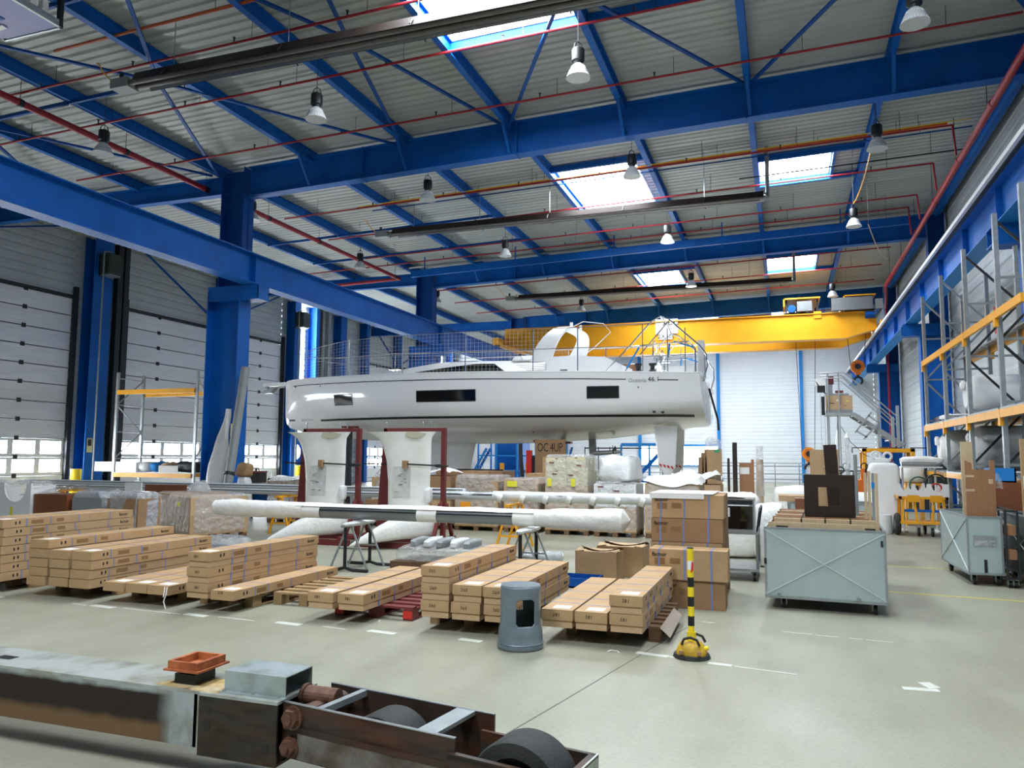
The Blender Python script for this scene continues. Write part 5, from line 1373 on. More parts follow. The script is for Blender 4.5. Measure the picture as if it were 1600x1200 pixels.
for n, (x, y, w, d, h, lab) in enumerate(((-.78, 13.3, .8, .9, 1.02, 'white foam-wrapped block standing behind the shelf trolley'), (-.24, 12.25, .4, .5, .92, 'white foam-wrapped roll bulging beside the shelf trolley'), (.2, 14.6, .8, .6, 1.1, 'foam-wrapped bundle lying above the back bin'))):
    single('foam_wrapped_block', lump(w, d, h, .05, 26, 12, .35, 50 + n, 4), M_WRAP, lab, 'wrapped block', (x, y, 0), .1, 'white foam-wrapped goods', True)
b4 = mesh_bin('pale green-grey bin with cardboard on top, behind the large bin', .66, 12.9, 1.2, .7, .16, .9, .02, False)
single('carton_sheet', MB().box(-.45, .35, -.3, .3, 0, .09), M_CARD2, 'folded tan cardboard lying on the bin behind the large bin', 'cardboard', (.35, 13.3, .912), .02)
single('brown_box', MB().box(-.08, .1, -.2, .2, 0, .62), M_MAHOG, 'reddish brown box standing before the pale bin, beside the dark panel', 'box', (.22, 12.55, .0))
bpy.data.objects['brown_box'].scale = (1, 1, 1.6)
tb = 'boards standing beyond the shelf trolley'
t = thing('notched_wood_board', 'dark slim board standing tall beyond the shelf trolley', 'board', (-.82, 14.35, 0), 0, tb)
obj('board', MB().box(-.05, .03, -.02, .02, 0, 1.86).box(-.14, -.1, -.02, .02, 0, 1.58), M_WENGE, t)
t = thing('orange_wood_board', 'orange-brown wooden board with a white window standing beyond the shelf trolley', 'board', (-.56, 14.42, 0), 0, tb)
obj('board', MB().box(-.2, .0, -.015, .015, 0, 1.5).box(.0, .05, -.015, .015, 0, 1.56), M_PLY, t); obj('white_patch', MB().box(-.19, -.03, -.018, -.015, 1.3, 1.42), M_PAPER, t)
t = thing('clear_bag_roll', 'clear bag over a pale roll standing beyond the shelf trolley', 'roll', (-.42, 14.65, 0), 0, tb)
obj('roll', MB().cyl((0, 0, 0), (0, 0, 1.56), .06, 12), M_BEECH, t, True); obj('bag', MB().cyl((0, 0, .9), (0, 0, 1.8), .075, 12, .06), M_FILM, t, True)
t = thing('tall_carton', 'tall narrow brown carton with a green mark and white bag, beyond the trolley', 'carton', (-1.58, 18.75, 0), .25)
obj('body', MB().box(-.17, .17, -.2, .2, 0, 1.78), M_CARD, t); obj('green_mark', MB().box(.0, .12, -.203, -.2, 1.7, 1.77), mat('green_tape', '3f9a6c', .6), t); obj('bag', lump(.4, .44, .3, .05, 16, 8, .6, 60, 5, .8, 1.76), M_FILM, t, True)
for n, x in enumerate((-.24, -.3)): obj('side_board', MB().box(x - .012, x + .012, -.25, .2, 0, 1.7 - .1 * n), M_CARDD, t)

# ------------------------------------------------------------------ white foam rolls, yellow cart
t = thing('standing_foam_roll', 'tall white foam roll with a tied bag on its top, standing upright', 'roll', (2.06, 19.0, 0))
obj('roll', lump(.62, .62, 1.5, .012, 28, 14, .3, 70, 4), M_FOAM, t, True); obj('tied_bag', lump(.3, .26, .14, .05, 16, 8, .8, 71, 6, 1.2, 1.47), M_WHITE, t, True)
for dx, rr_ in ((-.14, .1), (.1, .08)): obj('bag_loop', MB().ring((dx, 0, 1.64), rr_, .03, 'y', 14, 6), M_WHITE, t, True)
t = thing('low_foam_roll', 'short white foam roll standing at the foot of the tall one', 'roll', (1.93, 18.42, 0))
obj('roll', MB().lathe([(.06, 0), (.2, 0), (.21, .04), (.21, .36), (.2, .4), (.06, .4)], n=24), M_FOAM, t, True)
t = thing('lying_foam_roll', 'white foam roll lying behind the large bin', 'roll', (1.3, 16.0, 0))
obj('roll', MB().lathe([(.02, 0), (.29, 0), (.3, .05), (.3, .45), (.29, .5), (.02, .5)], n=24, m=Matrix.Translation((-.25, 0, .66)) @ Matrix.Rotation(pi / 2, 4, 'Y')), M_FOAM, t, True)
obj('cradle', MB().box(-.25, .25, -.25, .25, 0, .36), M_WOOD, t)
ct = thing('wheeled_cart', 'yellow steel cart with two big rubber tyres and white scalloped cradles', 'cart', (2.68, 18.3, 0), 0)
obj('deck', MB().box(-.44, .42, -.35, .35, .25, .29), M_YEL, ct)
for x in (-.4, .4):
    for y in (-.3, .3): obj('post', MB().bar((x, y, .29), (x * .92, y, .78), .05, .05), M_YEL, ct)
for x in (-.12, .15): obj('post', MB().bar((x, -.3, .29), (x + .05 * (1 if x > 0 else -1), -.3, .78), .045, .045), M_YEL, ct)
obj('brace', MB().bar((-.38, -.3, .52), (.38, -.3, .52), .03, .05), M_BLUE, ct)
obj('top_frame', MB().box(-.46, .46, -.36, -.3, .76, .81).box(-.46, .46, .3, .36, .76, .81).box(-.46, -.4, -.36, .36, .76, .81).box(.4, .46, -.36, .36, .76, .81), M_YEL, ct)
for x in (-.3, .12): obj('plate', MB().box(x, x + .22, -.37, -.36, .7, .84), M_YEL, ct)
sc_ = [(-.46, 0), (.48, 0), (.48, .26)]
for cx in (.27, -.03, -.3):
    for k in range(9):
        a = pi * k / 8; sc_.append((cx + .11 * cos(a), .26 - .17 * sin(a)))
sc_ += [(-.46, .26)]
for y in (-.33, .28): obj('scalloped_cradle', MB().prism(sc_, lambda u, v, t: (u, t, v + .812), y, y + .03), M_WHITE, ct)
for x in (-.47, .47):
    wh = obj('tyre', MB().lathe([(.1, -.05), (.2, -.05), (.23, -.02), (.23, .02), (.2, .05), (.1, .05)], n=24, m=Matrix.Translation((x, -.1, .23)) @ Matrix.Rotation(pi / 2, 4, 'Y')), M_RUBBER, ct, True)
    obj('hub', MB().cyl((x - .05, -.1, .23), (x + .05, -.1, .23), .1, 16), M_GREYPL, wh, True)
for x, y in ((-.1, -.3), (.15, -.3), (.1, .3)):
    cs = obj('castor', MB().cyl((x - .02, y, .09), (x + .02, y, .09), .09, 14), M_BLACK, ct, True)
    obj('fork', MB().box(x - .035, x - .025, y - .03, y + .03, .07, .25).box(x + .025, x + .035, y - .03, y + .03, .07, .25), M_GALV, cs)
gc = 'hoses on the yellow cart'
for n, (x, r, m, lab) in enumerate(((.27, .2, M_BLACK, 'black hose ring resting in the cradle of the yellow cart'), (-.04, .17, mat('dark_green_rubber', '2f5a4c', .5), 'dark green hose ring on the yellow cart'), (.3, .1, M_REDB, 'red hose coil inside the black ring on the yellow cart'))):
    single('hose_ring', MB().ring((0, 0, 0), r, .018, 'y', 22, 6), m, lab, 'hose', (2.68 + x, 18.3 + (-.2, -.1, 0)[n], .82 + r + .05), 0, gc, True)
single('wrapped_tubes', lump(.86, .35, .2, .05, 22, 8, .6, 75, 6), M_WRAP, 'bundle of foam-wrapped tubes lying high on white stands behind the yellow cart', 'bundle', (2.86, 19.2, 1.43), 0, None, True)
ws = thing('tube_stand', 'white tube stand carrying the foam-wrapped bundle behind the yellow cart', 'stand', (2.82, 19.2, 0))
for x in (-.35, .3): obj('post', MB().cyl((x, 0, 0), (x, 0, 1.4), .022, 8), M_WHITE, ws)
obj('bar', MB().box(-.4, .4, -.3, .08, 1.39, 1.42), M_WHITE, ws)
for x in (-.35, .3): obj('foot', MB().box(x - .04, x + .04, -.3, .3, 0, .03), M_WHITE, ws)
single('pale_rod', MB().cyl((0, 0, 0), (.7, 0, .0), .05, 10), M_STEEL, 'pale metal rod lying on the stand beside the foam-wrapped bundle', 'rod', (2.42, 18.95, 1.473), 0, None, True)

# ------------------------------------------------------------------ tall racks of the aisle
rk = thing('pallet_rack', 'tall grey pallet rack with yellow beams along the aisle, holding foam rolls', 'rack', (0, 0, 0))
for n, y in enumerate((14.1, 16.4, 18.65, 21.0)):
    rr_ = MB()
    for x in (3.3, 4.15):
        u = obj('upright', MB().box(x - .035, x + .035, y - .045, y + .045, 0, 5.55), M_GALV, rk)
        obj('foot_plate', MB().box(x - .07, x + .07, y - .09, y + .09, 0, .012), M_GALV, u)
    for k in range(5):
        z = .5 + k
        obj('brace', MB().bar((3.3, y, z if k % 2 else z + .95), (4.15, y, z + .95 if k % 2 else z), .03, .04), M_DARK if n < 2 else M_GALV, rk)
        obj('brace', MB().bar((3.3, y, z), (4.15, y, z), .03, .04), M_GALV, rk)
    for x in (3.25, 4.2):
        for z in (2.24, 3.82): obj('beam_hook', MB().box(x - .03, x + .03, y - .055, y + .055, z - .12, z + .14), M_YEL, rk)
for a, b_ in ((12.6, 14.05), (14.15, 16.35), (16.45, 18.6), (18.7, 20.95)):
    for x in (3.25, 4.2):
        for z in (2.25, 3.83): obj('beam', MB().box(x - .025, x + .025, a, b_, z, z + .13), M_YEL, rk)
        obj('beam', MB().box(x - .025, x + .025, a, b_, 1.2, 1.3), M_YEL, rk)
    obj('shelf_deck', MB().box(3.23, 4.22, a, b_, 2.38, 2.41), M_GALV, rk); obj('shelf_deck', MB().box(3.23, 4.22, a, b_, 1.3, 1.33), M_GALV, rk)
    if a > 14: obj('shelf_deck', MB().box(4.0, 4.4, a, b_, 3.96, 3.99), M_GALV, rk)
for x in (3.3, 4.15):
    u = obj('upright', MB().box(x - .035, x + .035, 12.56, 12.64, 0, 5.55), M_GALV, rk)
rg = 'foam rolls on the tall rack'
def froll(label, y, x0, x1, zc, r, seed, m=M_FOAM):
    t = thing('foam_roll', label, 'roll', (x0, y, zc), 0, rg)
    off = Vector((seed * 3, 0, 0))
    def fn(i, j):
        a = 2 * pi * i / 24; u = j / 11; x = (x1 - x0) * u
        e = min(1, .55 + 4 * u) if u < .12 else (1 if u < .93 else 1 - (u - .93) * 4)
        rr = r * e * (1 + .05 * NZ.noise(Vector((x * 2.5, cos(a) * 2, sin(a) * 2)) + off))
        return (x, rr * cos(a), max(-r * .985, rr * sin(a)))
    b = MB().grid(24, 12, fn, True); b.add([fn(i, 0) for i in range(24)], [tuple(range(24))]); b.add([fn(i, 11) for i in range(24)], [tuple(range(24))])
    obj('roll', b, m, t, True, angle=50)
    obj('tie', lump(.1, .2, .2, .04, 10, 6, .8, seed, 8, 1, .1), M_WRAP, t, True, (-.04, 0, 0))
froll('large white foam roll on the upper shelf of the tall rack', 17.3, 3.4, 4.4, 2.83, .41, 80)
froll('large foam roll in a loose white bag on the middle shelf of the tall rack', 19.7, 3.3, 5.0, 1.79, .45, 81, M_WRAP)
froll('grey-white foam roll on the middle shelf of the tall rack, behind the strut', 17.2, 3.45, 4.4, 1.8, .44, 82, M_WRAPG)
froll('thin white foam roll near the floor below the tall rack shelves', 15.6, 3.4, 4.9, .95, .2, 83)
obj('roll_support', MB().box(3.4, 4.1, 15.3, 15.9, .7, .745).box(3.4, 3.46, 15.3, 15.9, 0, .7).box(4.04, 4.1, 15.3, 15.9, 0, .7), M_GALV, rk)
single('loose_film', lump(.7, .9, .16, .06, 18, 8, .8, 84, 5), M_WRAP, 'loose film heap on the upper shelf beside the large foam roll', 'film', (3.65, 19.4, 2.412), 0, rg, True)
single('black_tray', MB().box(-.3, .3, -.4, .4, 0, .02).box(-.3, .3, -.4, -.38, 0, .16).box(-.3, .3, .38, .4, 0, .16).box(-.3, -.28, -.4, .4, 0, .16).box(.28, .3, -.4, .4, 0, .16), M_BLACK, 'black plastic tray at the far end of the upper rack shelf', 'tray', (3.7, 20.45, 2.412))
single('hanging_bag', lump(.5, .7, .5, .06, 18, 8, .6, 86, 5), M_WRAP, 'white bag hanging over the rack end beside the loose foam roll', 'bag', (2.92, 21.0, 1.0), 0, None, True)
single('bag_stool', MB().box(-.2, .2, -.25, .25, .95, 1.0).box(-.2, -.16, -.25, .25, 0, .95).box(.16, .2, -.25, .25, 0, .95), M_YEL, 'yellow steel stool under the white bag at the rack end', 'stool', (2.92, 21.0, 0))
single('red_sign', MB().box(-.02, .02, -.15, .15, 0, .7), M_REDB, 'red vertical sign on the wall behind the tall rack', 'sign', (5.36, 23.2, 4.9))

# ------------------------------------------------------------------ stair platform and yellow portal
M_ALU = mat('brushed_aluminium', 'b9bcbc', .35, .6, .1, 8)
sp = thing('stair_platform', 'aluminium mobile stair platform with guard rails near the back wall', 'platform', (1.3, 27.0, 0))
ZP = 3.05
obj('deck', MB().box(0, .85, 0, 1.0, ZP - .08, ZP), M_ALU, sp)
for x in (.1, .42):
    for y in (.05, .95): obj('post', MB().cyl((x, y, 0), (x, y, ZP + (1.3 if x < .3 or y < .5 else 0)), .022, 8), M_ALU, sp)
obj('brace', MB().bar((.1, .05, .3), (.42, .95, ZP - .2), .03, .03).bar((.1, .95, ZP - .3), (.1, .05, .4), .03, .03), M_ALU, sp)
for y in (0, 1.0):
    obj('guard_rail', MB().tube([(-.1, y, ZP + 1.3), (.55, y, ZP + 1.3), (.62, y, ZP + 1.27), (2.15, y, 1.95 + .9)], .02, 8), M_ALU, sp, True)
    obj('guard_rail', MB().tube([(-.1, y, ZP + 1.12), (.5, y, ZP + 1.12), (.57, y, ZP + 1.1), (2.1, y, 1.95 + .65)], .016, 8), M_ALU, sp, True)
    obj('stringer', MB().bar((.82, y, ZP - .05), (2.25, y, 1.99), .03, .14), M_ALU, sp)
for k in range(7):
    u = (k + .5) / 7; obj('step', MB().box(.82 + 1.4 * u - .1, .82 + 1.4 * u + .1, .02, .98, ZP - 1.12 * u - .03, ZP - 1.12 * u), M_ALU, sp)
for x, z0, z1 in ((1.55, 1.93, 3.2), (2.1, 1.93, 3.25), (1.95, 1.93, 2.9)): obj('rail_post', MB().box(x - .045, x + .045, -.05, -.01, z0, z1), M_ALU, sp)
sw = obj('swing_gate', MB().bar((.85, -.08, 2.4), (1.35, -.08, 3.05), .05, .05).bar((1.1, -.08, 2.2), (1.6, -.08, 2.75), .05, .05).bar((.9, -.08, 2.45), (1.2, -.08, 2.25), .05, .05).bar((1.25, -.08, 2.95), (1.55, -.08, 2.7), .05, .05), M_ALU, sp)
obj('cable', MB().tube([(.45, -.02, 2.6), (.7, -.2, 2.1), (1.1, -.25, 1.7), (1.5, -.25, 1.5)], .01, 5), M_DARK, sp)
for x in (-.12, .0): obj('wire', MB().cyl((x, .5, .2), (x, .5, ZP + 1.2), .006, 5), M_GALV, sp)
t = thing('tan_carton', 'tan cardboard carton with labels standing on the stair platform', 'carton', (1.72, 27.35, ZP + .003))
obj('body', MB().box(-.38, .4, -.25, .25, 0, .56), M_CARD2, t); obj('strip', MB().box(-.38, .4, -.252, .252, -.0, .1), M_STEEL, t)
for (x, z, w, h, m) in ((-.02, .14, .06, .1, M_PAPER), (-.28, .3, .14, .02, M_INK), (.12, .22, .1, .02, M_INKB), (-.08, .38, .1, .04, M_PAPER), (.2, .36, .1, .03, M_LABY)): obj('label', MB().box(x, x + w, -.256, -.252, z, z + h), m, t)
t = thing('machine_head', 'small workshop machine with red clamps on the stair platform', 'machine', (1.52, 27.3, ZP + .57))
obj('frame', MB().box(-.2, .5, -.2, .2, 0, .06).box(-.16, .02, -.15, .15, .06, .5), M_STEEL, t); obj('white_housing', MB().box(-.5, -.2, -.12, .12, .34, .56), M_WHITE, t); obj('black_motor', MB().box(-.44, -.2, -.12, .12, .12, .33), M_BLACK, t); obj('red_clamp', MB().box(-.1, .06, -.19, -.15, .36, .62).box(.1, .34, -.16, -.1, .08, .16), M_REDOX, t); obj('arm', MB().tube([(-.5, -.1, .5), (-.38, -.12, .3), (-.25, -.12, .12), (-.15, -.1, .04)], .02, 6), M_DARK, t)
single('black_pad', MB().box(-.05, .05, -.1, .1, 0, .6), M_BLACK, 'black pad hanging on the corner of the stair platform', 'pad', (1.235, 27.1, 2.98))
pt = thing('portal_frame', 'yellow painted portal table under the foot of the aluminium stair', 'frame', (3.1, 27.4, 0))
for x in (-.7, .68):
    for y in (-.45, .5): obj('post', MB().box(x - .06, x + .06, y - .06, y + .06, 0, 1.8), M_YEL, pt)
obj('top_beam', MB().box(-.76, .74, -.5, -.4, 1.78, 1.9).box(-.76, .74, .45, .55, 1.78, 1.9).box(-.76, -.64, -.5, .55, 1.78, 1.9).box(.62, .74, -.5, .55, 1.78, 1.9), M_YEL, pt)
obj('deck', MB().box(-.64, .62, -.4, .45, 1.82, 1.86), M_GREYPL, pt)
obj('side_arm', MB().bar((-1.05, -.45, 1.92), (-.6, -.45, 1.92), .03, .03).bar((-1.05, -.45, 1.92), (-1.05, -.45, 1.75), .03, .03).bar((.62, -.45, 1.92), (1.1, -.45, 1.92), .03, .03), M_BLACK, pt)
for z in (.3, .6, .9): obj('shelf', MB().box(-.6, .6, -.35, .4, z, z + .04), M_DARK, pt)
for n, x in enumerate((-.1, .18)): single('wood_block', MB().box(-.12, .12, -.1, .1, 0, .09), M_PLY, ('orange-brown wooden block on the yellow portal, nearer the stair', 'orange-brown wooden block on the yellow portal, nearer the column')[n], 'block', (3.1 + x, 27.45, 1.864))
t = thing('green_glove', 'lime green cloth hanging at the post of the yellow portal', 'cloth', (3.02, 25.2, 0))
obj('cloth', lump(.2, .06, .34, .03, 12, 8, .7, 90, 7, 1, 1.05), mat('lime_cloth', 'a6d43a', .6), t, True); obj('hook_post', MB().cyl((0, .06, 0), (0, .06, 1.5), .015, 6), M_GALV, t)
t = thing('red_lubricator', 'small red bottle on a grey box beside the blue column', 'bottle', (4.15, 26.4, 1.43))
obj('body', MB().lathe([(.001, 0), (.11, 0), (.11, .14), (.05, .2), (.05, .26), (.001, .26)], n=14), mat('pink_red_plastic', 'd23a52', .4), t, True); obj('cap', MB().cyl((0, 0, .26), (0, 0, .34), .06, 12), M_REDB, t, True)
single('grey_cabinet', MB().box(-.45, .45, -.3, .3, .05, 1.42).box(-.4, .4, -.25, .25, 0, .05).box(-.44, .44, -.304, -.3, .7, .72), M_DARK, 'dark grey tool cabinet beside the blue column, under the red bottle', 'cabinet', (4.15, 26.4, 0))
ol = thing('orange_lifter', 'orange hydraulic lifting machine between the bin and the foam roll', 'machine', (2.1, 24.2, 0))
obj('body', MB().prism([(-.35, .25), (.35, .25), (.35, .85), (.1, .85), (-.05, 1.0), (-.35, .9)], XZ, -.25, .25), M_ORANGE, ol); obj('mast_bar', MB().box(-.05, .05, .0, .08, .2, 1.3), M_ORANGE, ol)
obj('leg', MB().box(-.35, -.25, -.6, .3, .08, .25), M_ORANGE, ol); obj('leg', MB().box(.25, .35, -.6, .3, .08, .25), M_ORANGE, ol)
for x in (-.3, .3): castor(ol, x, -.5, .04); castor(ol, x, .2, .04)
bk = thing('equipment_trolley', 'dark trolley crowded with clamps and hoses behind the orange machine', 'trolley', (1.95, 26.0, 0))
obj('frame', MB().box(-.6, .4, -.2, .2, .3, .34).bar((-.6, 0, .3), (-.6, 0, 1.5), .04, .04).bar((.4, 0, .3), (.4, 0, 1.4), .04, .04).bar((-.6, 0, 1.2), (.4, 0, 1.2), .04, .04), M_DARK, bk)
for k in range(6): obj('clamp', MB().ring((-.5 + k * .17, -.05, 1.1 + .12 * (k % 3)), .1, .02, 'y', 12, 5).bar((-.5 + k * .17, -.05, .6), (-.48 + k * .17, -.05, 1.2), .03, .03), M_BLACK if k % 2 else M_GREYPL, bk)
for x in (-.55, .35): castor(bk, x, -.15, .13); castor(bk, x, .15, .13)
# rail fence in front of the back wall and blue platform stairs under the boat
rf = thing('guard_fence', 'grey tubular guard rail running before the back wall', 'fence', (-4.0, 45.0, 0))
for x in range(9): obj('post', MB().cyl((-4 + x * 1.25, 0, 0), (-4 + x * 1.25, 0, 1.3), .03, 6), M_GALV, rf)
for z in (1.28, 1.12, .7, .4): obj('rail', MB().cyl((-4, 0, z), (6, 0, z), .025, 6), M_GALV, rf)
st = thing('blue_scaffold', 'light blue access scaffold with stairs seen under the boat hull', 'scaffold', (-10.7, 30.0, 0))
for x in (-1.3, -.5, .4, 1.2):
    for y in (0, 1.5): obj('post', MB().bar((x, y, 0), (x, y, 2.2), .07, .07), M_BLUEL, st)
for z in (1.0, 1.6, 2.15): obj('rail', MB().bar((-1.3, 0, z), (1.2, 0, z), .05, .06), M_BLUEL, st)
obj('deck', MB().box(-1.3, 1.2, 0, 1.5, .9, .96), M_BLUE, st); obj('tank', MB().box(-.7, .5, .4, 1.4, .97, 2.2), M_BLUE, st)
for s in (-.1, .35): obj('stringer', MB().bar((-2.0, s, 0), (-.9, s, 1.9), .04, .1), M_BLUEL, st)
for k in range(6): obj('step', MB().box(-1.95 + k * .18, -1.75 + k * .18, -.1, .35, .25 + k * .3, .28 + k * .3), M_BLUEL, st)
for x in (-.2, .9): obj('yellow_clamp', MB().box(x - .08, x + .08, -.2, -.1, .8, 1.3), M_YEL, st)
bs = thing('blue_scaffold', 'light blue access scaffold with diagonal stair beyond the rudders', 'scaffold', (-5.4, 33.0, 0))
for x in (-1.2, 0, 1.1): obj('post', MB().bar((x, 0, 0), (x, 0, 2.1), .08, .08), M_BLUEL, bs)
obj('rail', MB().bar((-1.2, 0, 2.1), (1.1, 0, 2.1), .1, .14), M_BLUEL, bs); obj('rail', MB().bar((-2.8, 0, 1.95), (1.1, 0, 1.95), .05, .05), M_DARK, bs)
for x in (-2.8, -2.2, -1.7, .55): obj('rail_post', MB().bar((x, 0, 0), (x, 0, 2.0), .035, .035), M_DARK, bs)
obj('stringer', MB().bar((-.9, -.1, .3), (.6, -.1, 1.9), .08, .16), M_BLUE, bs); obj('deck', MB().box(-1.2, 1.1, 0, .9, .5, .6), M_BLUE2, bs)
# ------------------------------------------------------------------ the sailing yacht
bt = thing('sailing_yacht', 'white sailing yacht hull on a cradle across the hall, without mast', 'boat', (-15.62, 21.75, 0), .035)
LOA = 13.55
def lerp_tab(tab, x):
    if x <= tab[0][0]: return tab[0][1]
    for (a, va), (b_, vb) in zip(tab[:-1], tab[1:]):
        if x <= b_:
            t = (x - a) / (b_ - a); t = t * t * (3 - 2 * t) * .4 + t * .6
            return va + (vb - va) * t
    return tab[-1][1]
T_B = [(0, .04), (.3, .36), (.8, .74), (1.6, 1.18), (2.8, 1.6), (4.2, 1.92), (6, 2.15), (8, 2.22), (10, 2.2), (12, 2.12), (13.55, 2.02)]
T_ZB = [(0, 2.8), (.06, 2.6), (.2, 2.46), (.6, 2.34), (1.5, 2.2), (3, 2.07), (5, 1.98), (7, 1.95), (9, 1.98), (11, 2.12), (12.5, 2.3), (13.55, 2.44)]
T_ZS = [(0, 3.97), (3, 3.93), (7, 3.9), (10, 3.84), (13.55, 3.74)]
T_Q = [(0, 1.6), (1, 2.2), (3, 3.6), (6, 5.2), (13.55, 6.5)]
def hb(u): return lerp_tab(T_B, u)
def zb_(u): return lerp_tab(T_ZB, u)
def zs_(u): return lerp_tab(T_ZS, u)
def hy(u, z):
    h = min(1, max(0, (z - zb_(u)) / (zs_(u) - zb_(u))))
    return hb(u) * (1 - (1 - h) ** lerp_tab(T_Q, u))
HS = [0, .012, .03, .06, .1, .15, .22, .3, .4, .52, .66, .82, 1.0]
US = [0, .03, .06, .12, .2, .35, .6, .9, 1.3, 1.8, 2.4, 3.1, 4, 5, 6, 7, 8, 9, 10, 11, 11.8, 12.5, 13, 13.3, 13.55]
def hp_(i, j):
    n = len(HS); k = j - (n - 1); h = HS[abs(k)]; u = US[i]
    z = zb_(u) + (zs_(u) - zb_(u)) * h
    x = u + (.0 if i < len(US) - 1 else .12 * (1 - h))        # transom leans aft at its foot
    return (x, math.copysign(hy(u, z), k) if k else 0, z)
nH = 2 * len(HS) - 1
hull = MB().grid(len(US), nH, hp_)
obj('hull', hull, M_GEL, bt, True, angle=50)
tr_ = [hp_(len(US) - 1, j) for j in range(nH)]
obj('transom', MB().add(tr_, [tuple(range(nH))]), M_WHITE, bt)
obj('deck', MB().grid(len(US), 7, lambda i, j: (US[i], hb(US[i]) * (-1 + j / 3), zs_(US[i]) - .02 + .05 * (1 - ((j - 3) / 3) ** 2))), M_WHITE, bt, True)
def side_patch(u0, u1, z0, z1, off=.006, n=10, s=-1, k=3, zfn=None):
    """a thin piece lying on the topsides"""
    def fn(i, j):
        u = u0 + (u1 - u0) * i / (n - 1); a, b_ = (z0, z1) if zfn is None else zfn(u)
        z = a + (b_ - a) * j / (k - 1)
        return (u, s * (hy(u, z) + off), z)
    return MB().grid(n, k, fn)
for s in (-1, 1):
    obj('waterline_stripe', side_patch(1.78, 13.38, 2.64, 2.70, .006, 60, s), M_BLACK, bt)
    obj('waterline_stripe', side_patch(.2, .5, 2.68, 2.74, .006, 6, s), M_BLACK, bt)
    zf = lambda u: (zs_(u) - .19, zs_(u) - .165)
    obj('sheer_stripe', side_patch(.7, 11.68, 0, 0, .005, 50, s, 2, zf), M_DARK, bt)
    obj('sheer_stripe', side_patch(12.52, 13.02, 0, 0, .005, 6, s, 2, zf), M_DARK, bt)
    obj('toe_rail', MB().tube([(u, s * (hb(u) - .03), zs_(u) + .02) for u in US[2:]], .025, 6), M_WHITE, bt, True)
    for (u0, u1, z0, z1) in ((2.72, 3.4, 3.1, 3.39), (5.7, 7.5, 3.12, 3.41), (10.66, 11.48, 3.14, 3.43)):
        w = obj('hull_window', side_patch(u0, u1, z0, z1, .008, 8, s), M_GLASSD, bt, True, fix=False)
        fr = MB()
        for za, zb2 in ((z0 - .02, z0), (z1, z1 + .02)): fr.add(*(lambda m_: (m_.v, m_.f))(side_patch(u0 - .02, u1 + .02, za, zb2, .007, 8, s, 2)))
        for ua, ub in ((u0 - .02, u0), (u1, u1 + .02)): fr.add(*(lambda m_: (m_.v, m_.f))(side_patch(ua, ub, z0, z1, .007, 2, s, 4)))
        obj('window_rim', fr, M_BLACK, w, fix=False)
    for u, z in ((12.38, 2.77), (12.6, 2.76), (8.94, 2.27), (12.0, 3.4), (.82, 3.75), (2.1, 3.7)):
        y = hy(u, z); obj('skin_fitting', MB().cyl((u, s * (y - .02), z), (u, s * (y + .012), z), .04 if u > 11.6 and z < 3 else .02, 12), M_BLACK, bt)
a_ = atan2(hy(11.9, 3.55) - hy(10.9, 3.55), 1.0)
text('lettering', 'Oceanis', .145, M_GREYPL, bt, (11.98, -(hy(11.98, 3.58) + .012), 3.58), (pi / 2, 0, -a_), spacing=1.0)
text('lettering', '46.1', .18, M_DARK, bt, (12.4, -(hy(12.4, 3.6) + .012), 3.6), (pi / 2, 0, -a_))
a_ = atan2(hy(1.7, 2.7) - hy(.7, 2.7), 1.0)
text('lettering', 'BENETEAU', .13, M_GREYPL, bt, (1.16, -(hy(1.16, 2.7) + .04), 2.7), (pi / 2, 0, -a_), spacing=1.1)
# bowsprit with anchor
obj('bowsprit', MB().prism([(-.85, -.08), (.6, -.32), (.6, .32), (-.85, .08)], lambda u, v, t: (u, v, t), 3.86, 3.97), M_WHITE, bt)
obj('anchor_roller', MB().cyl((-.75, -.05, 3.83), (-.75, .05, 3.83), .06, 10), M_STEEL, bt)
obj('anchor', MB().prism([(-.82, 3.72), (-.45, 3.83), (-.4, 3.78), (-.55, 3.64), (-.8, 3.62)], XZ, -.1, .1).bar((-.5, 0, 3.8), (-.05, 0, 3.84), .04, .05), M_GALV, bt)
# coachroof, tapering to the foredeck
def cr(i, j):
    u = 2.9 + 6.7 * i / 22; t = i / 22
    hgt = .04 + .5 * (min(1, t * 2.4) ** .75)
    w = .55 + .85 * min(1, t * 1.6) ** .8
    k = (j - 7) / 7; p = abs(k) ** 2.6 if abs(k) < 1 else 1
    y = w * math.copysign(min(1, abs(k) * 1.0), k)
    z = zs_(u) + .02 + hgt * (1 - p) + (0 if abs(k) < 1 else -.05)
    return (u, y * (1.0 if abs(k) < .99 else 1.12), z)
obj('coachroof', MB().grid(23, 15, cr), M_WHITE, bt, True, angle=70)
for s in (-1, 1):
    def cw(i, j):
        t = i / 20; u = 4.64 + 3.5 * t
        lo = zs_(u) + .05; hi = lo + .02 + .27 * min(1, t * 1.35) ** .9
        if t > .9: hi = lo + .29 * (1 - (t - .9) * 8.5)
        z = lo + (max(hi, lo + .004) - lo) * j / 2
        return (u, s * (1.5 - .1 * j / 2 + .09 * min(1, t * 2) - .09 - .32 * max(0, .45 - t)), z)
    obj('cabin_window', MB().grid(21, 3, cw), M_GLASSD, bt, True, fix=False)
    obj('grab_rail', MB().tube([(6.2, s * .75, 4.36), (6.25, s * .75, 4.5), (8.4, s * .8, 4.5), (8.45, s * .8, 4.4)], .014, 6), M_CHROME, bt)
for k in range(4): obj('louvre', MB().box(8.75 - .1 * k, 9.35, -1.45, -1.43, 4.0 + .05 * k, 4.012 + .05 * k), M_GREYPL, bt)
for u in (4.2, 6.6): obj('deck_hatch', MB().box(u - .3, u + .3, -.3, .3, 4.28 if u < 5 else 4.43, 4.33 if u < 5 else 4.47), M_GLASSD, bt)
